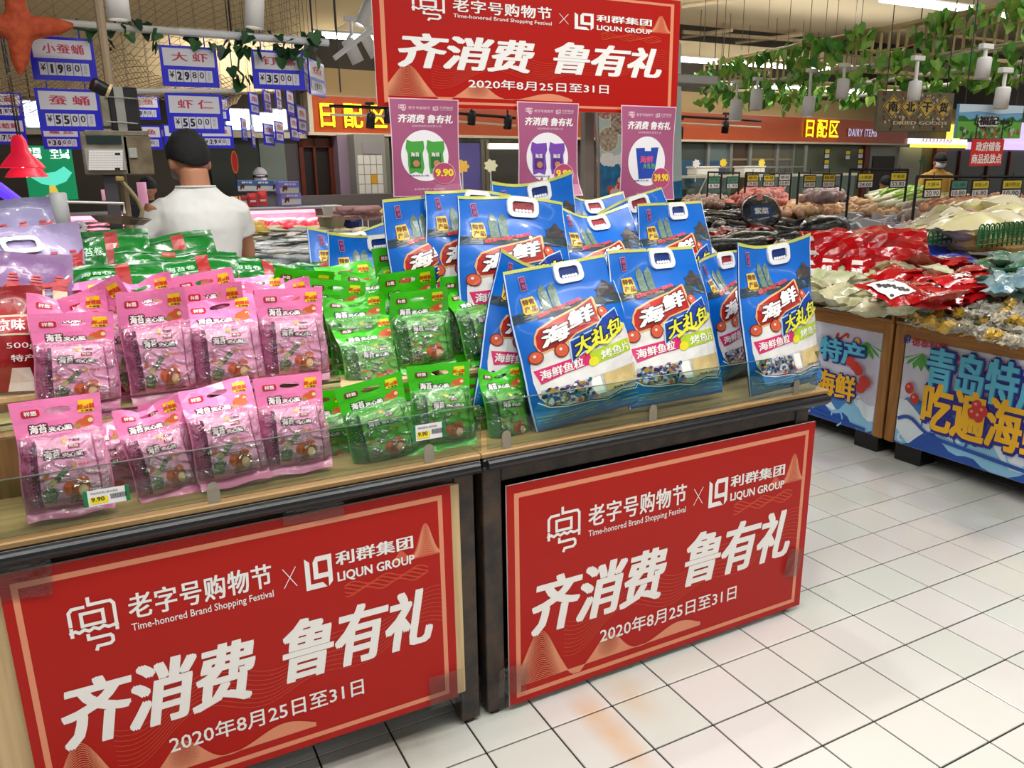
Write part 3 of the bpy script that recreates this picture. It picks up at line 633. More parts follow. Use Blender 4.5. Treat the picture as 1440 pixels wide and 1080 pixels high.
    w_.poly(P([(.055, .60), (.075, .53), (.3, .50), (.7, .52), (.9, .46), (.95, .47), (.975, .56), (.985, .70), (.975, .84), (.9, .885), (.75, .875), (.6, .905), (.45, .885), (.25, .88), (.12, .86), (.07, .80), (.05, .7)]), wt, fn, .0024, st)
    w_.ob('white_label', t)
    e = MB(); gold = g('gold_rim', (222, 176, 120)); red = g('badge_red', (190, 36, 26), col2=(150, 20, 16), noise_=9)
    e.poly(P([(.11, .47), (.10, .50), (.125, .425), (.16, .385), (.3, .345), (.55, .30), (.72, .255), (.73, .27), (.70, .43), (.66, .435), (.45, .47), (.35, .52), (.14, .545)]), gold, fn, .003, st)
    e.poly(P([(.125, .495), (.135, .43), (.17, .395), (.3, .357), (.55, .31), (.705, .268), (.685, .42), (.45, .46), (.34, .507), (.15, .53)]), red, fn, .0038, st)
    for (u, v, r_) in ((.10, .555, .026), (.30, .545, .030), (.75, .37, .024)):
        e.oval(X(u), Z(v), r_*.5+.006, r_*.5+.006, g('ball_rim', (120, 40, 24)), fn, .0044, st); e.oval(X(u), Z(v), r_*.5+.003, r_*.5+.003, g('orange_ball', (214, 92, 60)), fn, .005, st); e.oval(X(u)-.003, Z(v)+.004, .004, .004, wt, fn, .0056)
    tl = lambda x, z, o: fn(x, z+(x-X(.15))*.22, o)
    e.text('海', (X(.155), Z(.52), X(.415), Z(.405)), g('badge_rim', (60, 20, 20)), tl, .0046, bold=.09, shear=.12, step=st); e.text('鲜', (X(.40), Z(.485), X(.68), Z(.375)), g('badge_rim', (60, 20, 20)), tl, .0046, bold=.09, shear=.12, step=st)
    e.text('海', (X(.16), Z(.517), X(.41), Z(.408)), TEXTW, tl, .0058, bold=.05, shear=.12, step=st); e.text('鲜', (X(.41), Z(.482), X(.675), Z(.378)), TEXTW, tl, .0058, bold=.05, shear=.12, step=st)
    e.ob('red_badge', t)
    k = MB(); nav = g('navy', (20, 60, 150))
    k.poly(P([(.36, .64), (.37, .50), (.62, .46), (.72, .40), (.88, .355), (.90, .46), (.80, .50), (.62, .56), (.46, .60)]), g('badge_edge_pale', (190, 220, 236)), fn, .0060, st); k.poly(P([(.37, .63), (.38, .507), (.62, .467), (.72, .408), (.873, .365), (.89, .455), (.80, .49), (.62, .55), (.46, .59)]), nav, fn, .0066, st)
    tk = lambda x, z, o: fn(x, z+(x-X(.38))*.26, o)
    k.text('大礼包', (X(.385), Z(.62), X(.90), Z(.50)), g('navy_dark', (12, 26, 70)), tk, .0072, bold=.09, shear=.1, step=st); k.text('大礼包', (X(.395), Z(.615), X(.885), Z(.507)), g('lemon', (228, 226, 60)), tk, .0084, bold=.035, shear=.1, step=st)
    k.stroke(P([(.49, .60), (.56, .575), (.60, .55), (.70, .565), (.80, .525), (.93, .475)]), .009, g('lemon', (228, 226, 60)), fn, .0088, st)
    k.ob('gift_lettering', t)
    n_ = MB(); bn = lambda x, z, o: fn(x, z+(x)*.10, o)
    n_.poly(P([(.065, .60), (.53, .60), (.53, .675), (.30, .675), (.10, .69)]), g('magenta_band', (214, 40, 110)), bn, .0036, st); n_.poly(P([(.53, .60), (.95, .60), (.95, .68), (.56, .685), (.53, .66)]), g('lime_band', (176, 206, 40)), bn, .0036, st)
    n_.text('海鲜鱼粒', (X(.10), Z(.672), X(.46), Z(.612)), TEXTW, bn, .0046, bold=.03, step=st); n_.text('烤鱼片', (X(.62), Z(.672), X(.93), Z(.615)), TEXTW, bn, .0046, bold=.02, step=st); n_.oval(X(.55), Z(.665), .016, .013, g('yellow_spot', (226, 220, 40)), bn, .0042)
    n_.ob('band_lettering', t)
    wi = MB(); rr = random.Random(var)
    wi.poly(P([(.085, .765), (.5, .755), (.96, .73), (.97, .82), (.9, .872), (.75, .862), (.6, .892), (.45, .872), (.25, .868), (.13, .85), (.09, .81)]), g('window_grey', (176, 178, 182), noise_=40, col2=(208, 204, 196)), fn, .0034, st)
    wi.poly(P([(.60, .752), (.93, .735), (.94, .82), (.8, .85), (.60, .862)]), g('cracker', (226, 202, 142), noise_=30, col2=(204, 178, 120)), fn, .0042, st); wi.poly(P([(.48, .76), (.57, .757), (.58, .865), (.49, .87)]), TEXTW, fn, .0042, st)
    cols = [(70, 96, 160), (196, 160, 70), (220, 224, 232), (80, 140, 160), (130, 100, 150), (56, 62, 90), (232, 236, 240)]
    for i in range(150):
        u, v = rr.uniform(.10, .48), rr.uniform(.76, .858); r_ = rr.uniform(.004, .008); cc = rr.choice(cols)
        wi.oval(X(u), Z(v), r_, r_*rr.uniform(.5, 1), mat('candy_%d%d%d' % cc, cc, .15, metal=.5), fn, .0044+i*1e-5, None, 6, rr.random())
    for i in range(4): wi.oval(X(.36+.045*i), Z(.872), .006, .007, g('tiny_icon%d' % i, ((190, 80, 60), (70, 90, 80), (80, 120, 170), (190, 110, 120))[i]), fn, .0062)
    wi.text('净含量: 568克(26包)', (X(.66), Z(.862), X(.93), Z(.845)), DK, fn, .006, bold=.01, step=st)
    wi.ob('clear_window', t)
    v_ = MB()
    v_.poly(P([(.012, .86), (.07, .815), (.12, .865), (.25, .885), (.45, .892), (.6, .912), (.75, .882), (.9, .892), (.975, .85), (.988, .86), (.988, .985), (.012, .985)]), BL3, fn, .0046, st)
    for (a0, amp) in ((.92, .02), (.945, .016), (.965, .01)): v_.stroke(P([(.02+.96*i/30, a0-.02+amp*math.sin(i/30*5+.6)+.02*(i/30)) for i in range(31)]), .0026, g('wave_gold', (140, 190, 150)), fn, .0052, st)
    v_.stroke(P([(.05, .825), (.12, .868), (.25, .888), (.45, .895), (.6, .915), (.75, .885), (.9, .895), (.98, .855)]), .003, TEXTW, fn, .0052, st); v_.ob('wave_print', t)
    # white plastic handle round the hand hole
    hd = MB(); cx, cz = X(.59), Z(.073)
    def rr_(w2, h2, r_): return [(cx+sx*(w2-r_)+r_*math.cos(a), cz+sz*(h2-r_)+r_*math.sin(a)) for sx, sz, a0 in ((1, 1, 0), (-1, 1, 90), (-1, -1, 180), (1, -1, 270)) for a in [R(a0+q*22.5) for q in range(5)]]
    O, I = rr_(.046, .031, .02), rr_(.032, .0165, .009); hp = mat('white_plastic', (228, 230, 232), .35)
    hd.poly([O, I], hp, fn, .008, .03); n0 = len(O)
    for L_, fl2 in ((O, 0), (I, 1)):
        hd.add([fn(p[0], p[1], .008) for p in L_]+[fn(p[0], p[1], 0) for p in L_], [((i, (i+1) % n0, n0+(i+1) % n0, n0+i) if fl2 else (i, n0+i, n0+(i+1) % n0, (i+1) % n0)) for i in range(n0)], hp)
    for i in range(5): hd.oval(cx-.02+.01*i, cz-.0155+.004, .0055, .005, hp, fn, .0075, None, 8)
    o = hd.ob('handle', t); hh = MB(); hh.poly(I, g('hand_hole_%d' % (var % 2), ((12, 50, 120), (150, 40, 50))[var % 2]), fn, .0018, .02); hh.ob('hand_hole', o)
    index_kids(t); return t
bb = [bluebag(v) for v in range(4)]; GB = 'blue seafood gift bags on the right stand'
for v, TL, TR, Yt, lean, lab, YR in (
    (0, (685, 380), (842, 366), 1.90, 17, 'blue seafood gift bag at the left end of the front row beside the green packs', None),
    (0, (845, 352), (976, 346), 1.92, 18, 'blue seafood gift bag in the middle of the front row', None),
    (2, (1028, 350), (1126, 340), 1.81, 12, 'blue seafood gift bag at the right end, small price tag over its window', None),
    (3, (972, 364), (1050, 346), 1.94, 12, 'blue gift bag mostly hidden behind the right end bag of the front row', 2.07),
    (2, (694, 356), (812, 392), 1.99, 12, 'blue gift bag whose curved top shows behind the left front bag', None),
    (3, (638, 266), (792, 280), 2.13, 10, 'large blue gift bag standing tall in the second row over the front green packs', None),
    (1, (782, 292), (893, 290), 2.14, 12, 'blue gift bag in the second row behind the gap of the front bags', None),
    (0, (893, 286), (985, 283), 2.15, 12, 'blue gift bag at the right end of the second row', None),
    (3, (612, 262), (700, 268), 2.22, 8, 'blue gift bag seen as a strip left of the tall bag', None),
    (0, (546, 279), (645, 272), 2.24, 8, 'blue gift bag at the left end of the second row under the 9.90 poster', None),
    (2, (700, 262), (780, 254), 2.27, 8, 'blue gift bag with a raised right corner behind the tall bag', None),
    (1, (798, 266), (872, 272), 2.30, 8, 'blue gift bag in the back row with folded top between two mauve posters', None),
    (3, (852, 290), (915, 266), 2.30, 8, 'blue gift bag in the back row in front of the 39.90 poster', None),
    (1, (965, 290), (1005, 310), 2.20, 10, 'blue gift bag turned sideways at the right end behind the front row', 2.42),
    (2, (470, 332), (562, 330), 2.50, 10, 'small looking blue gift bag with its handle up behind the green packs, right of two', None),
    (1, (432, 322), (545, 316), 2.62, 8, 'blue gift bag farthest back left beside the fish counter', None)):
    place(bb[v], lab, GB, TL, TR, Yt, lean, BH, BW, YR, smin=.82, smax=1.05, shear=.17 if TL[0] == 685 else .05)
for p in bb: drop(p)
# ------------------------------------------------------------------ large green bags, lavender bags and the red bag at the left
def softbag(name, cat, W, H, colr, prints, seed, label, TL, TR, Yt, lean, YR=None, group=None, thick=.05, rough=.22):
    t = thing(name, label, cat, group=group)
    def fn(x, z, o):
        b_ = thick*max(0, 1-(abs(x)/(W/2))**3)*sstep(0, H*.3, z)*(1-sstep(H*.55, H*.95, z))
        fold = .022*noise.noise(Vector((x*8, z*6, seed)))+.010*abs(noise.noise(Vector((x*26+z*20, z*9, seed*2))))
        return Vector((x, -b_-o-fold, z+.015*noise.noise(Vector((x*6, seed, 0)))*(z/H)))
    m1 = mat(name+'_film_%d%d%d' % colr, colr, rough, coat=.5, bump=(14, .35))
    MB().grid(20, 16, lambda u, v: fn((u-.5)*W, v*H, 0), m1).ob('front_sheet', t, True)
    MB().grid(10, 8, lambda u, v: fn((u-.5)*W, v*H, 0)+Vector((0, .006+thick*1.5*max(0, 1-(abs(u-.5)*2)**3)*math.sin(math.pi*v), 0)), m1, True).ob('back_sheet', t, True)
    prints(t, fn)
    a = atY(*TL, Yt); b = atY(*TR, YR or Yt); ex = (b-a); s = max(.7, min(1.4, ex.length/W)); ex.normalize()
    up = Vector((0, math.sin(R(lean)), math.cos(R(lean)))); up = (up-ex*up.dot(ex)).normalized(); ey = up.cross(ex)
    t.matrix_world = frame((a+b)/2-up*H*s, ex*s, ey*s, up*s); return t
REDP = mat('dark_red_print', (150, 26, 24), .35, coat=.3); GREENB = (6, 104, 28)
def gpr(t, fn):
    m_ = MB(); m_.rect(.0, .02, .05, .26, REDP, fn, .003, .03); m_.rect(-.15, .08, -.1, .13, REDP, fn, .003, .03); m_.text('海苔卷', (-.12, .16, -.01, .2), mat('green_bag_print', (180, 220, 190), .4), fn, .004, bold=.02, step=.03)
    m_.rect(-.17, .245, .17, .252, mat('bag_seam_green', (24, 96, 40), .3), fn, .002, .03); m_.ob('bag_print', t)
GBG = 'large green bags at the back of the left stand'
for i, (TL, TR, Yt, lean, lab) in enumerate((
    ((104, 326), (184, 322), 2.62, 14, 'large green bag standing upright with fan shaped creases beside the lavender bag'),
    ((178, 342), (296, 322), 2.66, 16, 'large green bag with a pointed corner in front of the white shirted man'),
    ((160, 352), (290, 350), 2.56, 40, 'large green bag lying half hidden in the middle of the green bags'),
    ((96, 376), (222, 366), 2.44, 52, 'large green bag with a shiny top and red stripe lying behind the pink packs'),
    ((222, 360), (322, 356), 2.50, 40, 'large green bag lying right of the red striped one behind the pink packs'),
    ((318, 358), (412, 374), 2.52, 46, 'flattened green bag at the right end beside the black fish tray'),
    ((402, 372), (492, 362), 2.56, 46, 'green bag lying between the fish tray and the small blue bags'))):
    softbag('large_snack_bag', 'snack bag', .34, .27, GREENB, gpr, 3+i*2.3, lab, TL, TR, Yt, lean, group=GBG, thick=.045)
CASTW = mat('castle_cream_print', (206, 190, 160), .4); CASTR = mat('castle_red_print', (176, 44, 50), .4); HILLG = mat('bag_dark_green_print', (36, 84, 84), .4)
def lav(t, fn, hnd=False):
    m_ = MB(); m_.poly([(-.17, 0), (.17, 0), (.17, .16), (.1, .185), (.0, .16), (-.08, .19), (-.17, .17)], HILLG, fn, .002, .03)
    for cx in (-.13, -.02, .05, .12):
        m_.rect(cx-.015, .15, cx+.03, .205, CASTW, fn, .003, .03); m_.poly([(cx-.022, .205), (cx+.037, .205), (cx+.02, .228), (cx-.008, .228)], CASTR, fn, .0034, .03)
        for q in range(3): m_.rect(cx+.0-.012+.003*q, .232+.013*q, cx+.012+.012-.003*q, .24+.013*q, CASTR, fn, .003)
    m_.poly([(.06, .21), (.15, .225), (.165, .27), (.14, .25), (.06, .225)], CASTR, fn, .004, .03)
    m_.poly([(-.06, .02), (.05, .02), (.05, .1), (-.06, .1)], mat('child_print', (206, 130, 90), .4), fn, .003, .03); m_.ob('castle_print', t)
    if not hnd: return
    hd = MB(); hp = mat('white_plastic', (228, 230, 232), .35)
    sq = lambda q: math.copysign(abs(q)**.5, q)
    O = [(-.03+.058*sq(math.cos(a)), .300+.030*sq(math.sin(a))) for a in [2*math.pi*(k+.5)/20 for k in range(20)]]; I = [(-.03+.042*sq(math.cos(a)), .300+.015*sq(math.sin(a))) for a in [2*math.pi*(k+.5)/20 for k in range(20)]]
    hd.poly([O, I], hp, fn, .012, .03); hd.poly([O, I], hp, fn, .006, .03); hd.ob('handle', t)
GL = 'lavender gift bags at the far left'
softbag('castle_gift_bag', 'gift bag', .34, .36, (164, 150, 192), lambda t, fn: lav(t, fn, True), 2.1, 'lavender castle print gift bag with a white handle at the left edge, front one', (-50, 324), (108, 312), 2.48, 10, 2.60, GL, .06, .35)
softbag('castle_gift_bag', 'gift bag', .34, .36, (128, 122, 160), lav, 5.4, 'shaded lavender gift bag standing highest behind the other two at the left edge', (-60, 292), (62, 277), 2.68, 8, None, GL, .05, .35)  # shade painted into this bag's darker film colour
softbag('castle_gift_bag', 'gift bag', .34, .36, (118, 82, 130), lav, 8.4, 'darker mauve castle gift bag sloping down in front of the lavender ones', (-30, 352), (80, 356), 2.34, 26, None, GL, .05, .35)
def redp(t, fn):
    m_ = MB(); m_.rect(.02, .19, .13, .26, CASTW, fn, .003, .03); m_.rect(.028, .197, .122, .253, CASTR, fn, .004, .03); m_.text('京味', (.035, .205, .115, .247), TEXTW, fn, .005, bold=.03, step=.03)
    m_.text('500g', (.06, .14, .14, .165), TEXTW, fn, .003, bold=.0, step=.03); m_.text('特产', (.07, .10, .14, .125), TEXTW, fn, .003, bold=.02, step=.03)
    m_.poly([(.05, .0), (.14, .0), (.12, .08), (.07, .08)], TEXTW, fn, .003, .03); m_.ob('bag_print', t)
softbag('red_gift_bag', 'gift bag', .34, .36, (150, 22, 26), redp, 4.2, 'dark red bag with white lettering at the left edge behind the nearest pink packs', (-90, 402), (40, 402), 2.20, 12, None, None, .05, .3)
# small price labels on the guards
def label_card(x, z, y, w_, h_, price, label, green=True):
    t = thing('price_label', label, 'price label', (x, y, z))
    MB().rect(0, 0, w_, h_, PAPW, face, 0).ob('card', t)
    m_ = MB(); gr = mat('label_green', (20, 120, 70), .4)
    if green: m_.rect(0, 0, .008, h_, gr, face, .0006); m_.rect(w_-.008, 0, w_, h_, gr, face, .0006)
    m_.rect(.012, h_*.12, w_*.52, h_*.55, mat('label_yellow', (246, 226, 20), .4), face, .0006)
    for k in range(14): m_.rect(w_*.58+k*.0022, h_*.3, w_*.58+k*.0022+.0012, h_*.62, DK, face, .0006)
    m_.text('祥悠海苔夹心脆芝麻味', (.014, h_*.72, w_*.75, h_*.86), DK, face, .0006); m_.ob('label_print', t)
    MB().text(price, (.014, h_*.28, w_*.45, h_*.55), DK, face, .0012, bold=.02).ob('price_lettering', t)
    return t
label_card(-.105, .838, GY-.0045, .085, .034, '9.90', 'white price label with green ends and yellow 9.90 in front of the pink packs')
label_card(.60, .858, GY-.0045, .085, .040, '9.90', 'white price label with yellow 9.90 in front of the middle green pack')
label_card(1.865, .872, GY-.0045, .05, .028, '39.9', 'small price label at the right end of the guard over the last blue bag window')
# ------------------------------------------------------------------ back wall with its fascia
WA = math.atan(.107); WX = Vector((math.cos(WA), math.sin(WA), 0)); WN = Vector((math.sin(WA), -math.cos(WA), 0)); W0 = Vector((2.8, 11.5, 0))
def wfn(u, z, o=0): return W0+WX*u+Vector((0, 0, z))+WN*o
def wall_at(x, y, o=0):
    d = ray(x, y); P0 = W0+WN*o; t = (P0-CAMP).dot(WN)/d.dot(WN); P = CAMP+d*t; return (P-W0).dot(WX), P.z
def wslab(mb, u0, u1, z0, z1, d0, d1, mt):
    p = [wfn(u, z, d) for d in (d0, d1) for (u, z) in ((u0, z0), (u1, z0), (u1, z1), (u0, z1))]
    return mb.add(p, [(0, 3, 2, 1), (4, 5, 6, 7), (0, 1, 5, 4), (1, 2, 6, 5), (2, 3, 7, 6), (3, 0, 4, 7)], mt)
wu = lambda x, y=200: wall_at(x, y)[0]
CREAM = mat('cream_wall', (204, 172, 118), .7); ORANGE = mat('orange_fascia', (206, 84, 20), .28, coat=.3); BEIGE = mat('beige_ceiling', (196, 178, 142), .8); DARKC = mat('dark_ceiling_void', (38, 32, 30), .9)
GREYG = mat('grey_green_partition', (120, 126, 112), .5); BROWN = mat('brown_door_frame', (112, 44, 22), .45); DBROWN = mat('dark_door', (40, 30, 26), .5); LIP = mat('pale_lip', (236, 220, 190), .4)
TUBE = mat('fluorescent_tube', (250, 250, 248), .5, emit=14); GREY = mat('grey_panel', (158, 158, 150), .5); PINKG = mat('pinkish_column', (160, 136, 150), .5)
w_ = MB(); wslab(w_, -12, 24, 0, 5.2, -.5, -.3, mat('back_wall_paint', (96, 88, 76), .8)); structure(w_.ob('wall_back'))
w_ = MB(); wslab(w_, wu(441), wu(1275), 2.13, 2.62, -.28, 0, ORANGE); structure(w_.ob('trim_1'))                    # orange fascia
w_ = MB(); wslab(w_, wu(434), wu(1275), 2.09, 2.13, -.28, .03, LIP); wslab(w_, wu(436), wu(442), 2.13, 2.66, -.28, .03, LIP); wslab(w_, -8, wu(436), 2.05, 2.13, -.4, -.1, LIP); structure(w_.ob('trim_2'))
w_ = MB(); wslab(w_, wu(443), wu(1420), 2.64, 3.0, -.3, -.06, CREAM); wslab(w_, wu(443), wu(1275), 2.62, 2.64, -.28, .0, mat('beige_lip', (214, 176, 140), .5)); structure(w_.ob('trim_3'))
lit = thing('lit_fascia_or_glare', 'yellow and white backlit fascia panel right of the orange fascia', 'sign', wfn(wu(1278), 2.1, .05)); 
yl = mat('lit_yellow', (250, 236, 90), .4, emit=1.1); wl = mat('lit_white', (240, 236, 250), .4, emit=1.1)
def wob(mb, nm, par): mb.T = None; o = mb.ob(nm, par); o.matrix_parent_inverse = par.matrix_world.inverted() if par else Matrix(); return o
bpy.context.view_layer.update()
m_ = MB(); wslab(m_, wu(1276), wu(1356, 205), 2.13, 2.26, .0, .06, wl); wob(m_, 'panel', lit); m_ = MB(); wslab(m_, wu(1280), wu(1356, 205), 2.05, 2.12, .0, .08, yl); wslab(m_, wu(1330), wu(1346, 205), 2.15, 2.62, -.01, .04, yl); wob(m_, 'light_strip', lit)
m_ = MB()
for k in range(9): m_.stroke([(wu(1292)+k*.16, 2.16), (wu(1292)+k*.16+.07, 2.25), (wu(1292)+k*.16+.1, 2.17)], .022, mat('lit_orange', (230, 120, 60), .4), wfn, .066)
wob(m_, 'lettering', lit)
lit2 = thing('lit_fascia_or_glare', 'pale lilac glare modelled as a glowing strip at the right edge under the farm sign', 'sign', wfn(wu(1362, 205), 2.1, .05)); bpy.context.view_layer.update()  # purple white glare built as a glowing strip
m_ = MB(); wslab(m_, wu(1358, 205), wu(1480, 205), 2.02, 2.2, .0, .05, mat('lilac_glare', (214, 190, 240), .4, emit=1.0)); wslab(m_, wu(1415, 205), wu(1480, 205), 2.2, 2.75, -.1, .03, mat('lilac_glare', (214, 190, 240), .4)); wob(m_, 'panel', lit2)
NEON = mat('neon_yellow', (255, 236, 30), .4, emit=1.6)
def neon(x0, y0, x1, y1, s, bold, mt, label, name='wall_sign', cat='sign'):
    a = wall_at(x0, y1); b = wall_at(x1, y0); t = thing(name, label, cat, wfn(a[0], a[1], .05)); bpy.context.view_layer.update()
    m_ = MB().text(s, (a[0], a[1], b[0], b[1]), mt, wfn, .05, bold=bold, sp=1.5 if x0 < 500 else 1.2); m2 = MB().text(s, (a[0], a[1], b[0], b[1]), mat('neon_channel', (150, 60, 16), .5), wfn, .02, bold=bold+.03, sp=1.5 if x0 < 500 else 1.2)
    wob(m_, 'lettering', t); wob(m2, 'letter_backing', t)
neon(450, 148, 541, 179, '日配区', .016, NEON, 'yellow neon characters at the left end of the orange fascia')
neon(1130, 170, 1178, 193, '日配区', .012, NEON, 'yellow neon characters on the orange fascia below the trellis')
neon(1190, 182, 1231, 192, 'DAIRY ITEMS', .03, mat('pale_violet_letters', (224, 214, 250), .4, emit=.5), 'small pale DAIRY ITEMS lettering right of the neon characters')
# wall below the fascia, from left to right
def wbit(name, x0, x1, z0, z1, d0, d1, mt, y=220):
    m_ = MB(); wslab(m_, wu(x0, y), wu(x1, y), z0, z1, d0, d1, mt); return m_.ob(name)
structure(wbit('wall_partition', 300, 371, 0, 2.06, -.25, -.2, mat('dark_olive_glass', (66, 70, 62), .3))); structure(wbit('wall_partition', 371, 407, 0, 2.06, -.24, -.18, mat('pale_green_glass', (132, 142, 130), .35)))
structure(wbit('wall_partition', 407, 426, 0, 2.06, -.24, -.18, mat('grey_violet_panel', (90, 82, 84), .5)))
dm = MB()
d_ = wbit('door_1', 431, 470, 0, 1.98, -.26, -.2, DBROWN); structure(d_)
for a, b in ((426, 432), (468, 474), (446, 449)):
    o = wbit('door_frame', a, b, 0, 2.06, -.24, -.14, BROWN); o.parent = d_
o = wbit('door_frame', 426, 474, 1.93, 2.06, -.24, -.14, BROWN); o.parent = d_; o = wbit('door_rail', 432, 468, 1.02, 1.1, -.22, -.18, BROWN); o.parent = d_
structure(wbit('trim_4', 474, 490, 0, 2.1, -.2, .05, PINKG))
colu = wbit('wall_column', 488, 530, 0, 2.1, -.2, .3, mat('column_core', (150, 146, 136), .7)); structure(colu)
u0, u1 = wu(489), wu(524); nx = 4
TW_ = mat('white_wall_tile', (222, 216, 204), .25); TY = mat('ochre_tile', (214, 156, 34), .3)
for j in range(12):
    for i in range(nx):
        z = .2+j*.135; mt = TY if (i == 2 and j in (5, 9)) else TW_
        m_ = MB(); du = (u1-u0)/nx; wslab(m_, u0+i*du+.006, u0+(i+1)*du-.006, z, z+.127, .3, .312, mt); o = m_.ob('wall_tile', colu)
m_ = MB(); wslab(m_, wu(497), wu(523), 1.83, 1.98, .3, .31, mat('notice_grey', (150, 140, 140), .5)); o = m_.ob('notice', colu)
structure(wbit('trim_5', 530, 548, 0, 2.1, -.2, .0, mat('column_side', (138, 136, 120), .5)))
for i, (a, b, c) in enumerate(((945, 1003, (86, 92, 84)), (1003, 1035, (120, 134, 132)), (1035, 1062, (92, 70, 52)), (1062, 1100, (110, 104, 82)), (1100, 1124, (120, 118, 106)))):
    wn = wbit('window_%d' % (i+1), a, b, 1.0, 2.07, -.22, -.18, mat('window_glass_%d' % i, c, .15)); structure(wn)
    for q in (a, b-1.6):
        o = wbit('window_frame', q, q+1.8, .95, 2.09, -.2, -.12, GREY); o.parent = wn
    if i < 2: o = wbit('blue_notice', a+4, b-5, 1.25, 1.75, -.175, -.17, mat('notice_blue', (60, 100, 130), .4)); o.parent = wn
    if i > 1: o = wbit('inner_ledge', a+2, b-2, 1.75, 1.79, -.175, -.16, mat('inner_tan', (170, 150, 110), .5)); o.parent = wn
o = wbit('window_rail', 1003, 1127, 1.60, 1.625, .1, .13, GREY); structure(o); o = wbit('window_rail', 1125, 1128, .9, 2.05, .1, .13, GREY); structure(o)
structure(wbit('wall_panel', 1128, 1222, 0, 2.08, -.25, -.18, mat('sage_panel', (112, 118, 92), .5))); structure(wbit('trim_6', 1222, 1229, 0, 2.08, -.24, -.1, BROWN))
structure(wbit('wall_panel', 1229, 1272, 0, 2.08, -.25, -.2, GREY)); d2 = wbit('door_2', 1238, 1268, 0, 1.85, -.2, -.17, DBROWN); structure(d2)
structure(wbit('wall_panel', 1272, 1303, 0, 2.06, -.24, -.14, mat('pale_grey_panel', (176, 174, 162), .5))); structure(wbit('trim_7', 1322, 1337, 0, 2.06, -.24, -.1, BROWN)); structure(wbit('wall_panel', 1303, 1322, 0, 2.06, -.26, -.2, mat('olive_wood', (124, 112, 70), .6)))
structure(wbit('wall_panel', 1337, 1480, 0, 2.03, -.3, -.25, mat('dark_glass_panel', (48, 52, 46), .25)))
for q in (1362, 1402, 1432): structure(wbit('trim_8', q, q+2, .8, 2.0, -.24, -.2, BROWN))
lf = thing('leaf_sign', 'small green leaf shaped sign on a pole by the pale grey panel', 'sign', wfn(wu(1289), 1.2, .2)); bpy.context.view_layer.update()
m_ = MB(); m_.poly([(wu(1289)+.16*(1 if k % 2 else .6)*math.sin(math.pi*k/6), 1.72+.16*(1 if k % 2 else .6)*math.cos(math.pi*k/6)) for k in range(12)], mat('leaf_sign_green', (20, 130, 50), .4), wfn, .2); wob(m_, 'panel', lf)
m_ = MB(); wslab(m_, wu(1289)-.01, wu(1289)+.01, 1.0, 1.62, .19, .2, STEEL); wob(m_, 'pole', lf)
# tags hanging on the sage panel
for k, (x, y) in enumerate(((1163, 213), (1162, 228), (1192, 215), (1210, 213), (1209, 228))):
    a = wall_at(x-4.5, y+10, .05); b = wall_at(x+4.5, y-4, .05); t = thing('price_tag', ['upper', 'lower', 'middle', 'upper right', 'lower right'][k]+' yellow and white tag hanging on the sage wall panel', 'price tag', wfn(a[0], a[1], .05), group='tags on the sage wall panel'); bpy.context.view_layer.update()
    m_ = MB().rect(a[0], a[1], b[0], b[1], mat('tag_black', (24, 24, 24), .5), wfn, .05); wob(m_, 'holder', t); m_ = MB().rect(a[0]+.02, (a[1]+b[1])/2+.01, b[0]-.02, b[1]-.015, mat('tag_yellow', (240, 216, 60), .5), wfn, .056); m_.rect(a[0]+.02, a[1]+.015, b[0]-.02, (a[1]+b[1])/2-.01, PAPW, wfn, .056); wob(m_, 'card', t)
# ------------------------------------------------------------------ ceiling
structure(MB().box((-14, -8, 4.9), (26, 20, 5.0), DARKC).ob('ceiling'))
ye = atZ(960, 32, 3.95).y; xs_ = atZ(525, 8, 3.6).x
structure(MB().box((xs_+1.2, -8, 3.95), (26, ye, 4.0), BEIGE).ob('ceiling_panel')); 
structure(MB().box((xs_+1.2, ye, 3.95), (26, ye+.12, 4.12), BEIGE).ob('ceiling_beam')); structure(MB().box((2.5, 11.0, 3.36), (26, 11.25, 3.62), BEIGE).ob('ceiling_beam'))
SOF = mat('warm_soffit', (212, 186, 138), .8)
m_ = MB(); Yb = 10.6; pts = [atY(x, y, Yb) for x, y in ((-700, -60), (560, -30), (525, 8), (402, 82), (392, 128), (-700, 150))]
n_ = len(pts); m_.add(pts+[p+Vector((0, .35, 0)) for p in pts], [tuple(range(n_))[::-1], tuple(range(n_, 2*n_))]+[(i, (i+1) % n_, n_+(i+1) % n_, n_+i) for i in range(n_)], SOF); structure(m_.ob('ceiling_bulkhead'))
for a, b in (((960, 8), (1105, -12)), ((960, 45), (1190, 62)), ((960, 52), (1030, 42)), ((1035, 60), (1130, 48))):
    p, q = atZ(*a, 3.85), atZ(*b, 3.85); tagged(MB().tube([p, q], .035, BEIGE, 6).ob('ceiling_pipe'), 'beige ceiling pipe running %s' % {8: 'along the top edge of the frame right of the banner', 45: 'level above the dark ceiling recess', 52: 'obliquely beside the red banner', 60: 'curving above the trellis corner'}[a[1]], 'pipe')
def tube_light(x0, x1, y, z, n, grp, lab):
    L = (x1-x0)/n
    for i in range(n):
        t = thing('tube_light', lab % ['first', 'second', 'third', 'fourth', 'fifth', 'sixth', 'seventh'][i], 'ceiling light', (x0+i*L, y, z), group=grp)
        MB().tube([(.03, 0, 0), (L-.05, 0, 0)], .022, TUBE, 8).ob('tube', t); MB().bbox((0, -.03, .03), (L-.02, .03, .07), WHITE, .004).ob('housing', t)
        for q in (.3, L-.3): MB().tube([(q, 0, .07), (q, 0, 3.95-z if y < 8 else 4.9-z)], .006, DK, 4).ob('hanger', t)
tube_light(atZ(1235, 0, 3.2).x, 11.2, 6.07, 3.2, 3, 'tubes of the near right row', 'bright ceiling tube at the top right corner, %s of its row from the left')
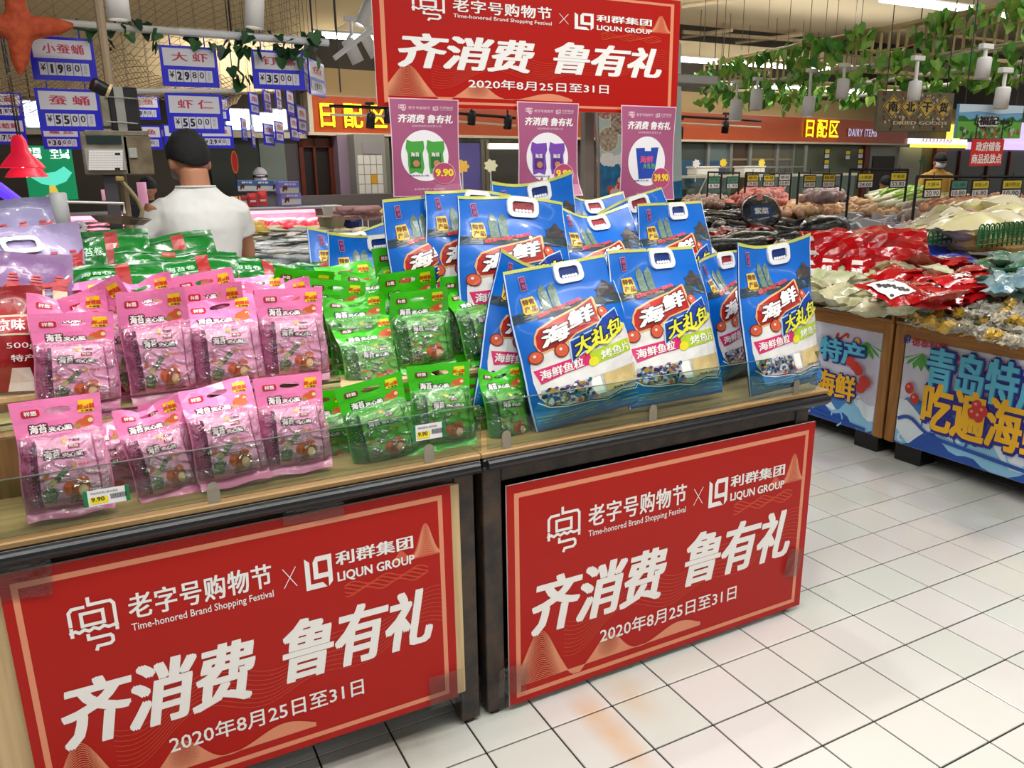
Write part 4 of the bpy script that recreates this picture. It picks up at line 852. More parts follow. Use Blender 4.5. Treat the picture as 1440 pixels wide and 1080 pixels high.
tube_light(2.6, 12.2, 10.33, 3.2, 6, 'tubes of the far row', 'bright ceiling tube above the orange fascia, %s of the far row from the left')
tube_light(8.4, 15, 11.0, 2.96, 4, 'tubes of the lowest row', 'bright ceiling tube just over the cream band, %s of the lowest row from the left')
# thin hanger wires
for k, (x, y0, y1, Y) in enumerate(((1017, 0, 85, 9), (990, 0, 60, 9), (1080, 0, 40, 9), (1108, 0, 66, 8), (1043, 10, 70, 9), (1138, 5, 55, 8), (1175, 0, 55, 8), (1210, 0, 45, 7), (479, 0, 130, 6), (1160, 0, 50, 8))):
    a = atY(x, y1, Y); tagged(MB().tube([a, (a.x, a.y, 3.95)], .006, mat('wire_grey', (90, 84, 76), .5), 4).ob('hanger_wire'), 'thin vertical ceiling wire, '+('left of the banner' if x < 600 else sorted([1017, 990, 1080, 1108, 1043, 1138, 1175, 1210, 1160]).index(x) and 'number '+'one two three four five six seven eight nine'.split()[sorted([1017, 990, 1080, 1108, 1043, 1138, 1175, 1210, 1160]).index(x)]+' counted from the banner to the right' or 'nearest to the right edge of the banner'), 'wire', 'ceiling hanger wires')
# ------------------------------------------------------------------ black track lights before the fascia and white spotlights
BLK = mat('black_fitting', (20, 20, 22), .4)
def spot(name, x, y, Y, r, L, tilt, mt, label, up=.18, glow=True, group=None, az=0):
    c = atY(x, y, Y); t = thing(name, label, 'spotlight', c, group=group)
    M = Matrix.Rotation(az, 4, 'Z') @ Matrix.Rotation(tilt, 4, 'Y')
    MB().lathe([(0, L/2), (r*.9, L/2), (r, L/2-.01), (r, -L/2), (r*.86, -L/2), (r*.8, -L/2+.02), (0, -L/2+.02)], mt, 14, M).ob('lamp_can', t, True)
    if glow: MB().lathe([(0, -L/2+.012), (r*.8, -L/2+.014)], mat('lamp_glow', (255, 250, 240), .5, emit=5), 12, M).ob('lens', t)
    MB().tube([M @ Vector((0, 0, L/2)), (0, 0, L/2+.03), (0, 0, L/2+up)], .012, mt, 6).ob('arm', t); MB().bbox((-.05, -.018, L/2+up-.01), (.05, .018, L/2+up+.02), mt, .003).ob('adapter', t)
    return t
for x, y, w_l in ((521, 170, 'left of the pair before the left neon characters'), (546, 163, 'beside the top of the leftmost mauve poster'), (663, 166, 'between the left and middle mauve posters, left one'), (714, 172, 'just left of the middle mauve poster'), (956, 187, 'just right of the 39.90 poster'), (1020, 179, 'below the left corner of the trellis')):
    spot('track_spotlight', x, y, 9, .05, .16, .1, BLK, 'black track spotlight before the orange fascia, '+w_l, .1, False, 'black track spotlights')
for (a, b, l) in (((463, 149), (548, 152), 'thin black track rail before the left neon characters'), ((548, 152), (725, 166), 'black track rail passing behind the mauve posters'), ((945, 163), (1070, 170), 'black track rail right of the mauve posters')):
    p, q = atY(*a, 9), atY(*b, 9); tagged(MB().tube([p, q], .018, BLK, 5).tube([p-Vector((0, 0, .09)), q-Vector((0, 0, .09))], .014, LIP, 5).ob('track_rail'), l, 'track')
for x, y, Y, r, L, tl, lab in ((513, 20, 5.6, .042, .17, .5, 'white tilted spotlight at the top beside the banner, highest of three'), (496, 72, 5.6, .044, .16, -.45, 'white cylinder spotlight tilted left beside the banner'), (520, 64, 5.6, .038, .16, -.5, 'narrow white spotlight touching the left edge of the banner'),
                          (358, 8, 4.2, .045, .2, .12, 'white cylinder lamp hanging from the top edge over the two right price boards'), (163, -8, 3.6, .042, .18, 0, 'grey white cylinder lamp cut by the top edge near the brown pole')):
    spot('white_spotlight', x, y, Y, r, L, tl, WHITE, lab, .12, True)
p, q = atY(470, 82, 5.2), atY(540, 28, 5.2); tagged(MB().tube([p, q, q+(q-p)*.5], .018, WHITE, 6).ob('track_rail'), 'white slanted track rail carrying the spotlights beside the banner', 'track')
for x, y, lab in ((1035, 155, 'leftmost, over the fascia'), (1064, 140, 'second from the left'), (1137, 150, 'low one above the neon characters'), (1185, 125, 'middle one'), (1286, 128, 'before the dried goods sign'), (1383, 96, 'upper right one'), (1409, 138, 'right end above the farm sign')):
    X_ = 5.38 if x < 1280 else 4.8; Yx = atX(x, y, X_).y; sc = Yx/5.0; zt_ = 2.29 if x < 1280 else (2.17 if x != 1409 else 2.02)
    spot('trellis_spotlight', x, y, Yx, .05*sc if x < 1200 else (.046 if x < 1280 else .04), .16*max(.8, sc) if x < 1280 else .12, .05, WHITE, 'white can spotlight hanging under the green trellis, '+lab, max(.04, zt_-atY(x, y, Yx).z-.08*sc), x in (1035, 1137), 'white spotlights under the trellis')
# ------------------------------------------------------------------ green trellis on the right
BAM = mat('bamboo', (198, 176, 128), .6); RAILW = mat('white_rail', (214, 210, 200), .45)
tr = thing('garden_trellis', 'hanging wooden lattice trellis overgrown with green vines at the upper right', 'trellis', (5.5, 2.0, 2.27)); bpy.context.view_layer.update()
YF, YN = 6.45, 1.9; ZT, ZR = 2.53, 2.275; rails = [5.5, atZ(1120, 125, ZR).x, atZ(1190, 150, ZR).x]
rails = [5.5, 6.45, 7.4]
def tob(mb, nm, par=None): return wob(mb, nm, par or tr)
tob(MB().tube([(5.5, YF-.2, ZT), (5.5, YN, ZT)], .022, BAM, 8), 'top_rail')
for X in rails: tob(MB().tube([(X, YF, ZR), (X, YN, ZR)], .02, RAILW, 8), 'rail')
tob(MB().tube([(7.4, YF, ZT), (7.4, YN, ZT)], .02, BAM, 8), 'top_rail')
k = 0; y = YF
while y > YN:
    tob(MB().box((5.49, y-.006, ZR), (5.51, y+.006, ZT), BAM), 'slat'); y -= .075
for y in (6.4, 5.6, 4.8, 4.0, 3.2, 2.4): tob(MB().bbox((5.45, y-.025, ZR+.0), (7.5, y+.025, ZR+.03), BAM, .004), 'cross_beam')
for y in (6.0, 5.2, 4.4, 3.6, 2.8): tob(MB().tube([(5.5, y, ZT), (7.4, y, ZT)], .012, BAM, 5), 'cross_beam')
for X in (5.5, 7.4):
    for y in (6.3, 4.1, 2.2): tob(MB().tube([(X, y, ZT), (X, y, 3.95)], .005, DK, 4), 'hanger')
LG = [mat('leaf_green_%d' % i, c, .5, col2=c2, noise_=20) for i, (c, c2) in enumerate((((104, 168, 52), (138, 192, 76)), ((74, 140, 50), (98, 164, 62)), ((142, 190, 74), (168, 206, 100))))]
IVY = [mat('ivy_green_%d' % i, c, .4) for i, c in enumerate(((34, 78, 44), (24, 58, 34), (52, 98, 50)))]
def leaf_mesh(mt, s=1, kind=0):
    o = [(0, 0), (.35, -.12), (.55, .18), (.42, .5), (.16, .8), (0, 1), (-.16, .8), (-.42, .5), (-.55, .18), (-.35, -.12)] if not kind else [(0, 0), (.3, -.15), (.62, .1), (.4, .42), (.3, .7), (0, 1), (-.3, .7), (-.4, .42), (-.62, .1), (-.3, -.15)]
    m_ = MB(); vs = [Vector((x*s, -abs(x)*s*.35, -y*s)) for x, y in o]+[Vector((0, .02*s, -.4*s))]
    m_.add(vs, [(i, (i+1) % 10, 10) for i in range(10)], mt); return m_.mesh('leaf')
LM = [leaf_mesh(m_, .085) for m_ in LG]; IM = [leaf_mesh(m_, .05, 1) for m_ in IVY]
def garland(label, path, n, meshes, stem, droop, s0, rnd, group, extra=0, spread=.06):
    t = thing('leaf_garland', label, 'vine', path[0], group=group); L = [Vector(p)-Vector(path[0]) for p in path]
    rr = random.Random(rnd); st = MB(); pts = []
    for i in range(len(L)-1):
        for q in range(5): pts.append(L[i].lerp(L[i+1], q/5)+Vector((rr.uniform(-.02, .02), rr.uniform(-.02, .02), rr.uniform(-.03, .02))))
    st.tube(pts, .006, stem, 4).ob('stem', t); ex = MB()
    for i in range(n+extra):
        f = rr.random()*(len(pts)-1.01); p = pts[int(f)].lerp(pts[int(f)+1], f % 1)+Vector((rr.uniform(-spread, spread), rr.uniform(-spread, spread), -rr.random()**1.5*droop+.03))
        M = Matrix.Translation(p) @ Matrix.Rotation(rr.uniform(-1.3, 1.3)+.45, 4, 'Z') @ Matrix.Rotation(rr.uniform(-.7, .5), 4, 'X') @ Matrix.Rotation(rr.uniform(-.6, .6), 4, 'Y') @ Matrix.Scale(s0*rr.uniform(.7, 1.35), 4)
        me = rr.choice(meshes)
        if i < n:
            o = bpy.data.objects.new('leaf', me); COL.objects.link(o); o.parent = t; o.matrix_local = M
        else:
            ex.T = M; ex.add([v.co.copy() for v in me.vertices], [tuple(p_.vertices) for p_ in me.polygons], me.materials[0]); ex.T = None
    if extra: o = ex.ob('foliage', t); o['kind'] = 'stuff'
GV = 'green vine garlands on the trellis'
gl = [('along the top pole of the trellis, far half', [(5.47, 6.4, 2.52), (5.47, 5.2, 2.53), (5.47, 4.2, 2.53)], .11), ('along the top pole of the trellis, near half', [(5.47, 4.2, 2.53), (5.47, 3.2, 2.54), (5.47, 2.2, 2.53)], .11),
      ('along the front white rail, far half', [(5.47, 6.45, 2.3), (5.47, 5.3, 2.28), (5.47, 4.3, 2.28)], .14), ('along the front white rail, near half', [(5.47, 4.3, 2.28), (5.47, 3.3, 2.28), (5.47, 2.3, 2.28)], .12),
      ('along the middle rail of the trellis, far half', [(6.45, 6.4, 2.3), (6.45, 5.2, 2.28), (6.45, 4.3, 2.28)], .12), ('along the middle rail of the trellis, near half', [(6.45, 4.3, 2.28), (6.45, 3.2, 2.28), (6.45, 2.5, 2.28)], .12),
      ('along the back rail of the trellis, far half', [(7.4, 6.4, 2.3), (7.4, 5.2, 2.3), (7.4, 4.4, 2.3)], .11), ('along the back rail of the trellis, near half', [(7.4, 4.4, 2.3), (7.4, 3.4, 2.3), (7.4, 2.8, 2.3)], .11),
      ('across the far left end of the trellis', [(5.45, 6.45, 2.32), (6.2, 6.45, 2.3), (7.4, 6.45, 2.3)], .18), ('wound diagonally through the slats of the trellis', [(5.48, 6.3, 2.3), (5.48, 5.4, 2.42), (5.48, 4.6, 2.38), (5.48, 3.6, 2.42), (5.48, 2.4, 2.4)], .10)]
for i, (lb, pth, dr) in enumerate(gl): garland('leafy green vine '+lb, pth, 29, LM, BAM, dr, 1, i+3, GV, extra=62, spread=.09)
# ------------------------------------------------------------------ hanging signs on the right
def hsign(name, label, TL, TR, hpx, Y, cat='sign', YR=None):
    a, b = atY(*TL, Y), atY(*TR, YR or Y); ex = (b-a); W = ex.length; ex.normalize(); c = atY((TL[0]+TR[0])/2, (TL[1]+TR[1])/2+hpx, Y); H = (a+b).z/2-c.z
    up = Vector((0, 0, 1)); up = (up-ex*up.dot(ex)).normalized(); ey = up.cross(ex)
    t = thing(name, label, cat); t.matrix_world = frame(a-up*H, ex, ey, up); return t, W, H
t, W, H = hsign('dried_goods_sign', 'hanging sign with four diamond characters over dried beans, below the trellis', (1237, 127), (1343, 131), 56, 3.8)
MB().bbox((0, 0, 0), (W, .02, H), mat('sign_beans', (120, 96, 70), .5, noise_=30, col2=(90, 100, 74)), .003).ob('board', t)
m_ = MB(); rr = random.Random(3)
for i in range(170):
    u, v = rr.random(), rr.random(); cc = ((150, 40, 24), (90, 56, 44), (110, 120, 80))[min(2, int(u*3))] if v > .55 else ((70, 90, 50), (150, 44, 30), (120, 80, 40))[rr.randrange(3)]
    cc = rr.choice((cc, (196, 176, 140), (60, 50, 46))); m_.oval((.03+u*.94)*W, (.05+v*.9)*H, rr.uniform(.007, .017), rr.uniform(.006, .013), mat('bean_%d%d%d' % cc, cc, .5), face, .001, None, 7, rr.random())
m_.ob('bean_print', t)
for i, ch in enumerate('南北干货'):
    cx = W*(.18+.225*i); d = MB(); r1, r2 = W*.125, H*.30
    for q, mt, o in ((1, mat('diamond_gold', (214, 180, 110), .4), .003), (.93, mat('diamond_dark', (60, 34, 20), .4), .0036), (.82, mat('diamond_field', (200, 168, 70), .4), .0042)): d.poly([(cx-r1*q, H*.62), (cx, H*.62-r2*q), (cx+r1*q, H*.62), (cx, H*.62+r2*q)], mt, face, o)
    d.ob('diamond', t); MB().text(ch, (cx-r1*.5, H*.62-r2*.45, cx+r1*.5, H*.62+r2*.45), DK, face, .006, bold=.05).ob('lettering', t)
MB().text('DRIED GOODS', (W*.2, H*.17, W*.93, H*.26), mat('sign_pale_letters', (220, 190, 160), .4), face, .004, bold=.03, shear=.1).ob('lettering', t)
for q in (.1, .9): MB().tube([(q*W, .01, H), (q*W, .01, H+1.2)], .004, DK, 4).ob('hanger', t)
t, W, H = hsign('farm_sign', 'hanging farm landscape sign with black brushed characters at the right edge', (1350, 146), (1440, 149), 47, 3.05)
MB().bbox((0, 0, 0), (W, .02, H), mat('sign_sky', (110, 168, 206), .45), .003).ob('board', t)
m_ = MB(); m_.poly([(0, H*.75), (W*.3, H*.8), (W*.6, H*.74), (W, H*.78), (W, H), (0, H)], mat('sign_sky_pale', (196, 218, 230), .45), face, .001)
m_.rect(0, 0, W, H*.55, mat('sign_field', (100, 170, 60), .45), face, .0014); m_.poly([(0, H*.5), (0, H*.66)]+[(W*i/12, H*(.6+.07*math.sin(i*2.1))) for i in range(1, 12)]+[(W, H*.64), (W, H*.5)], mat('sign_trees', (40, 110, 40), .45), face, .0018)
for i in range(60): m_.oval(rr.uniform(.03, .97)*W, rr.uniform(.03, .3)*H, .014, .013, mat('veg_%d' % (i % 4), ((70, 130, 60), (170, 190, 150), (50, 90, 50), (170, 90, 60))[i % 4], .5), face, .002, None, 8)
m_.ob('landscape_print', t)
for bo, mt, o in ((.12, WHITEP, .004), (.06, DK, .005)): MB().text('福記', (W*.3-(bo-.06)*.1, H*.38-(bo-.06)*.1, W*.62, H*.68), mt, face, o, bold=bo).ob('lettering', t)
MB().text('農場', (W*.64, H*.42, W*.8, H*.56), DK, face, .004, bold=.06).ob('lettering', t)
m_ = MB(); m_.stroke([(W*.27, H*.7), (W*.25, H*.45), (W*.34, H*.33), (W*.42, H*.32)], .009, DK, face, .004); m_.stroke([(W*.70, H*.3), (W*.83, H*.42), (W*.84, H*.66)], .009, DK, face, .004); m_.ob('brush_strokes', t)
for q in (.1, .9): MB().tube([(q*W, .01, H), (q*W, .01, H+1.2)], .004, DK, 4).ob('hanger', t)
t, W, H = hsign('red_notice', 'hanging red notice with two lines of white characters under the farm sign', (1368, 196), (1413, 196), 37, 2.98)
MB().bbox((0, 0, 0), (W, .006, H), mat('notice_red', (214, 30, 24), .4), .002).ob('board', t)
MB().text('政府储备', (W*.12, H*.55, W*.9, H*.92), WHITEP, face, .001, bold=.03).ob('lettering', t); MB().text('商品投放点', (W*.03, H*.08, W*.97, H*.46), WHITEP, face, .001, bold=.03).ob('lettering', t)
for q in (.1, .9): MB().tube([(q*W, .003, H), (q*W, .003, H+.12)], .004, DK, 4).ob('hanger', t)
# ------------------------------------------------------------------ round food pictures banner behind the posters
t, W, H = hsign('seafood_banner', 'pale printed banner with round food pictures and a blue wave between two mauve posters', (836, 60), (958, 60), 225, 5.0)
MB().bbox((0, 0, 0), (W, .01, H), mat('banner_pale', (206, 214, 206), .5, noise_=5, col2=(180, 206, 204)), .002).ob('cloth', t)
m_ = MB(); 
for (u, v, r_, cc) in ((.10, .62, .085, (150, 50, 44)), (.26, .52, .085, (110, 60, 40)), (.12, .42, .085, (140, 120, 80)), (.5, .6, .09, (150, 60, 50)), (.75, .5, .09, (130, 100, 60))):
    m_.oval(u*W, v*H, r_+.008, r_+.008, mat('banner_rim', (230, 224, 196), .5), face, .001, None, 24); m_.oval(u*W, v*H, r_, r_, mat('dish_%d' % cc[0], cc, .5, noise_=40, col2=(210, 190, 170)), face, .0016, None, 24)
m_.ob('dish_pictures', t); m_ = MB(); cy_ = mat('banner_wave', (30, 130, 180), .4, noise_=14, col2=(20, 90, 140))
m_.poly([(0, 0), (W, 0), (W, H*.12), (W*.6, H*.1), (W*.3, H*.17), (W*.2, H*.3), (W*.05, H*.31), (0, H*.26)], cy_, face, .002)
for i in range(24): m_.oval(W*rr.uniform(0, .35), H*rr.uniform(.26, .33), .03, .02, WHITEP, face, .003, None, 7)
for i in range(30): m_.oval(W*rr.uniform(.12, .5), H*rr.uniform(0, .16), .035, .025, mat('banner_coral%d' % (i % 2), ((200, 80, 60), (224, 190, 180))[i % 2], .5), face, .004, None, 7)
m_.ob('sea_print', t); MB().tube([(0, .005, 0), (0, .005, H+.3)], .015, STEEL, 6).ob('pole', t); MB().tube([(0, .005, -1.4), (0, .005, 0)], .015, STEEL, 6).ob('pole', t)
# ------------------------------------------------------------------ blue fish price boards
PB = mat('price_board_blue', (24, 22, 214), .35, coat=.3); PWH = mat('price_card_white', (222, 220, 226), .4); PRED = mat('price_red_print', (196, 60, 84), .5)
BWD, BHT = .276, .197
def board(label, name, price, M, group, detail=True, chars=6, sx=1.0):
    t = thing('price_board', label, 'price board', group=group); t.matrix_world = M
    fr = MB(); O = [(0, 0), (BWD*sx, 0), (BWD*sx, BHT), (0, BHT)]
    A = [(.014, .1), (BWD*sx-.014, .1), (BWD*sx-.014, BHT-.012), (.014, BHT-.012)]; B = [(.03, .022), (BWD*sx-.03, .022), (BWD*sx-.03, .083), (.03, .083)]
    fr.poly([O, A, B], PB, face, .006); fr.box((0, -.006, 0), (BWD*sx, -.0059, .001), PB); fr.box((0, -.005, 0), (BWD*sx, .004, BHT), PB)
    fr.ob('frame', t)
    MB().rect(.014, .1, BWD*sx-.014, BHT-.012, PWH, face, .0056).ob('name_card', t)
    if name: MB().text(name, (.055*sx, .122, (BWD-.045)*sx, .167), PRED, face, .0062, bold=.02, sp=1.5 if len(name) < 3 else 1.1).ob('lettering', t)
    n = len(price)+2; w_ = (BWD*sx-.06)/n
    for i in range(n):
        x0 = .03+i*w_; ch = '¥' if i == 0 else ('元\n斤' if i == n-1 else price[i-1])
        c = MB(); c.rect(x0+.0015, .0235, x0+w_-.0015, .0815, PWH, face, .0062)
        big = 0 < i <= len(price)-2
        bx_ = (x0+w_*.17, .031, x0+w_*.83, .075) if big and i < len(price)-1 else (x0+w_*.2, .042, x0+w_*.8, .074) if ch != '元\n斤' else (x0+w_*.3, .03, x0+w_*.7, .074)
        if ch == '1': bx_ = (x0+w_*.35, bx_[1], x0+w_*.65, bx_[3])
        if detail or ch not in '¥元\n斤': c.text(ch, bx_, DK if ch != '元\n斤' else mat('card_grey_print', (150, 150, 160), .5), face, .007, bold=.05 if big else .015)
        if i == len(price)-2+0 and big: c.rect(x0+w_*.97, .032, x0+w_*1.06, .036, DK, face, .0075)
        c.ob('digit_card', t)
    hz = .03 if M.translation.y < 4.8 and M.translation.z < 1.9 else (.09 if M.translation.y < 4.7 else 1.7)
    for q in (.2, .8): MB().tube([(BWD*sx*q, 0, BHT), (BWD*sx*q, 0, BHT+hz)], .003 if hz < 1 else .0015, PB if hz < 1 else DK, 4).ob('hook', t)
    return t
PY = 4.6
def at_px(x, y, Y, yaw=0, roll=0): return Matrix.Translation(atY(x, y, Y)) @ Matrix.Rotation(yaw, 4, 'Z')
GPB = 'blue price boards hanging over the fish counter'
for (x, y, nm, pr_, lb) in ((47.5, 112, '小蚕蛹', '1980', 'blue framed price board reading 19.80 at the upper left under the pipe'), (57, 184, '蚕蛹', '5500', 'blue framed price board reading 55.00 hanging below the 19.80 board'), (229.5, 121, '大虾', '2980', 'blue framed price board reading 29.80 above the man'),
                            (238, 187, '虾仁', '5500', 'blue framed price board reading 55.00 just behind the head of the man'), (357, 124.5, '钉螺', '3500', 'blue framed price board reading 35.00 right of the man')):
    board(lb, nm, pr_, at_px(x, y, PY), GPB)
for (x, y, nm, pr_, lb) in ((-22, 166, '花蛤', '1180', 'blue price board cut by the left edge, upper one showing 80'), (-17, 203, '活蛤蜊', '1750', 'blue price board cut by the left edge, lower one showing 7.50'), (62, 210, '螺丝', '3000', 'blue price board reading 30.00 peeking out below the 55.00 board at the left'),
                            (177, 168, '黄鱼', '1980', 'blue price board with the fish character right of the black box, upper one'), (181, 210, '鲳鱼', '2680', 'blue price board with the fish character right of the scale, lower one'), (278, 170, '带鱼', '1680', 'blue price board with the fish character right of the head of the man, upper one'),
                            (284, 208, '鲅鱼', '2980', 'blue price board with the fish character right of the head of the man, lower one'), (232, 208, '鲜虾', '2580', 'blue price board mostly hidden by the head of the man')):
    board(lb, nm, pr_, at_px(x, y, 7.7), GPB)
side = [(341, 196, 8.0, 1.25, 'leftmost of the slanted group'), (355, 206, 8.2, 1.3, 'lowest of the slanted group near the white beam'), (352, 160, 8.0, 1.1, 'second column of the slanted group'), (372, 156, 8.2, 1.15, 'in the upper middle of the slanted group'), (389, 152, 8.1, 1.2, 'in the upper right of the slanted group'),
        (372, 204, 7.8, 1.05, 'wide one in the lower middle of the slanted group'), (388, 200, 7.9, 1.1, 'bright one in the lower middle of the slanted group'), (404, 160, 7.0, 1.15, 'behind the right end of the 35.00 board'), (409, 196, 7.2, 1.1, 'lowest one at the right of the slanted group'), (419, 186, 6.2, 1.1, 'tall one at the right of the slanted group'), (436, 132, 4.9, 1.0, 'largest one right of the 35.00 board'), (427, 124, 5.0, 1.2, 'just behind the right edge of the 35.00 board')]
for (x, y, Y, yw, lb) in side: board('blue price board turned sideways, '+lb, '鱼', '1980', at_px(x, y, Y, yw), GPB, False)
# white pipe carrying the boards, ivy on it
a, b = atY(-60, 22, PY), atY(462, 60, PY)
pt = thing('hanging_pipe', 'white horizontal pipe carrying the blue price boards, wound with ivy', 'pipe', a)
L = b-a; MB().tube([(0, 0, 0), L*.55], .019, RAILW, 10).ob('pipe', pt); MB().tube([L*.55, L], .02, mat('white_pipe', (226, 226, 228), .3), 10).ob('pipe', pt)
for q in (.15, .38, .7, .95): MB().tube([L*q, L*q+Vector((0, 0, 1.2))], .005, DK, 4).ob('hanger', pt)
pa, pb = atY(190, 128, PY), atY(335, 128, PY); tagged(MB().tube([pa, pb], .012, RAILW, 8).ob('hanging_rod'), 'thin pale rod between the upper and lower boards above the man', 'rod')
garland('dark ivy wound along the left half of the white pipe', [a, a+L*.3, a+L*.56], 26, IM, IVY[0], .10, 1.15, 31, 'ivy on the white pipe', spread=.03)
garland('dark ivy wound along the right half of the white pipe', [a+L*.6, a+L*.85, b], 34, IM, IVY[0], .13, 1.15, 33, 'ivy on the white pipe', spread=.04)
garland('ivy strand hanging down left of the 35.00 board', [atY(326, 50, PY), atY(336, 90, PY), atY(345, 125, PY)], 14, IM, IVY[2], .03, 1.1, 35, 'ivy on the white pipe', spread=.05)
# fishing net, starfish, brown pole
NETM = mat('net_rope', (176, 146, 104), .8); m_ = MB()
def netp(u, v):
    P = atY(-40+470*u, -30+150*v+25*math.sin(u*6)*v, 5.2+1.2*v); P.z -= .10*math.sin(math.pi*u*2.2)*v; return P
for i in range(-18, 30):
    for sg in (1, -1):
        pts = []
        for q in range(25):
            v = q/24; u = (i/22+sg*v*.55)
            if sg < 0: u += .3
            if 0 <= u <= 1: pts.append(netp(u, v))
        if len(pts) > 2: m_.tube(pts, .0019, NETM, 3, False)
tagged(m_.ob('fishing_net'), 'tan rope fishing net draped under the beige ceiling at the upper left', 'net')
m_ = MB()
def netq(u, v):
    P = atY(-60+400*u, 92+60*v+18*math.sin(u*9)*(1-v), 6.2+.8*v); P.z -= .06*math.sin(u*20+v*3); return P
for i in range(-30, 60):
    for sg in (1, -1):
        pts = [netq(i/44+sg*q/14*.28, q/14) for q in range(15) if 0 <= i/44+sg*q/14*.28 <= 1]
        if len(pts) > 2: m_.tube(pts, .0025, NETM, 3, False)
tagged(m_.ob('fishing_net'), 'bunched fishing net swag hanging lower, behind the left price boards', 'net')
SF = mat('starfish_orange', (214, 96, 50), .7, noise_=30, col2=(190, 72, 36), bump=(60, .4)); c = atY(28, 40, 4.4); st_ = thing('starfish', 'big orange starfish decoration at the top left corner behind the pipe', 'decoration', c)
m_ = MB()
for k, (dx, dz, l) in enumerate(((0, .95, .22), (-1, .1, .2), (.95, .12, .22), (-.15, -1, .2), (-.75, .8, .05))):
    d = Vector((dx, 0, dz)).normalized()
    if l > .1: m_.tube([(0, 0, 0), d*l*.3, d*l*.7, d*l], [.055, .05, .038, .012], SF, 9)
m_.ball((0, 0, 0), (.06, .04, .06), SF); o = m_.ob('body', st_, True); rm = o.modifiers.new('r', 'REMESH'); rm.mode = 'VOXEL'; rm.voxel_size = .012
MB().tube([(0, 0, .2), (0, 0, 1.1)], .003, DK, 4).ob('string', st_)
pc = atY(150, 90, 3.95); tagged(MB().tube([(pc.x-.0, 3.95, 0), (pc.x, 3.95, 3.6)], .018, mat('tan_pole', (146, 126, 100), .5), 8).ob('upright_pole'), 'slim tan pole rising behind the scale from floor to ceiling', 'pole')
# ------------------------------------------------------------------ hanging scale
SY = 3.82; sc_ = thing('market_scale', 'old grey label scale with a white keypad hanging left of the man', 'scale', atY(165, 220, SY)); bpy.context.view_layer.update()
def pbox(mb, x0, y0, x1, y1, dep, mt, Y=SY, c=.004):
    a, b = atY(x0, y1, Y), atY(x1, y0, Y); return mb.bbox((a.x, Y, a.z), (b.x, Y+dep, b.z), mt, c)
SG = mat('scale_grey', (128, 124, 108), .5, noise_=20, col2=(104, 96, 80)); SB = mat('scale_side', (120, 108, 84), .55, noise_=16, col2=(90, 76, 56))
wob(pbox(MB(), 120, 190, 178, 246, .08, SG), 'keypad_housing', sc_); wob(pbox(MB(), 179, 191, 211, 246, .12, SB, SY+.0), 'printer_housing', sc_); wob(pbox(MB(), 119, 184, 208, 191, .06, SG), 'top_edge', sc_)
wob(pbox(MB(), 122, 191, 170, 202, .01, mat('scale_display', (26, 44, 42), .2), SY-.006, .001), 'display', sc_); kp = wob(pbox(MB(), 123, 209, 174, 240, .008, mat('keypad_base', (150, 148, 142), .5), SY-.006, .001), 'keypad', sc_)
m_ = MB(); key = mat('white_key', (224, 222, 218), .5)
for i in range(13):
    for j in range(8):
        a = atY(124.5+i*3.7, 211.5+j*3.5, SY-.012); m_.box((a.x, SY-.010, a.z-.009), (a.x+.0095, SY-.004, a.z), key if not (i in (10, 11) and j in (1, 7)) else DK)
o = wob(m_, 'keys', kp); o['kind'] = 'stuff'; wob(pbox(MB(), 182, 208, 192, 222, .01, GREY, SY-.006, .001), 'label_slot', sc_)
bk = thing('scale_battery_box', 'black strapped box with a round head standing on top of the hanging scale', 'box', atY(168, 155, SY)); bpy.context.view_layer.update()
wob(pbox(MB(), 158, 123, 192, 184, .10, mat('black_box', (24, 22, 24), .35), SY+.01, .006), 'housing', bk); wob(pbox(MB(), 167, 122, 172, 184, .004, mat('metal_strap', (170, 168, 160), .3, metal=.8), SY+.004, .001), 'strap', bk)
a = atY(150, 128, SY+.04); wob(MB().lathe([(0, 0), (.028, 0), (.03, .05), (.026, .06), (.0, .06)], BLK, 14, Matrix.Translation(a) @ Matrix.Rotation(-1.1, 4, 'Y') @ Matrix.Rotation(.3, 4, 'X')), 'round_head', bk)
a = atY(155, 130, SY+.03); wob(MB().lathe([(.026, 0), (.033, .0), (.033, .012), (.026, .012)], mat('tan_ring', (190, 168, 120), .5), 14, Matrix.Translation(a) @ Matrix.Rotation(-1.1, 4, 'Y')), 'ring', bk)
wob(pbox(MB(), 145, 135, 158, 178, .05, SG, SY+.02), 'side_unit', bk)
for yy in (136, 171): p, q = atY(150, yy, SY-.005), atY(194, yy+3, SY-.005); wob(MB().tube([p, q], .003, STEEL, 5), 'wire_tie', bk)
p, q = atY(152, 246, SY+.05), atY(152, 400, SY+.05); wob(MB().bbox((p.x-.022, SY+.03, 0), (p.x+.03, SY+.07, p.z), mat('dark_post', (66, 64, 70), .4), .003), 'post', sc_)
pn = thing('weighing_pan', 'shallow worn steel weighing pan on a bent arm left of the man', 'pan', atY(170, 312, 3.7)); bpy.context.view_layer.update()
c = atY(170, 308, 3.7); wob(MB().lathe([(0, -.02), (.085, -.018), (.115, .006), (.122, .008), (.115, .010), (.08, -.012), (0, -.014)], mat('worn_pan', (120, 104, 84), .3, metal=.8), 20, Matrix.Translation(c) @ Matrix.Rotation(.12, 4, 'Y')), 'dish', pn)
pts = [atY(x, y, 3.72) for x, y in ((167, 250), (172, 256), (183, 268), (194, 282), (200, 296), (199, 306))]; wob(MB().tube(pts, .009, mat('olive_arm', (140, 128, 96), .4), 7), 'arm', pn)
pts = [atY(x, y, 3.72) for x, y in ((95, 284), (174, 286), (175, 300))]; wob(MB().tube(pts, .006, RAILW, 6), 'cross_arm', pn); wob(pbox(MB(), 163, 248, 174, 255, .03, mat('brass_knob', (150, 130, 70), .4), 3.7), 'bracket', pn)
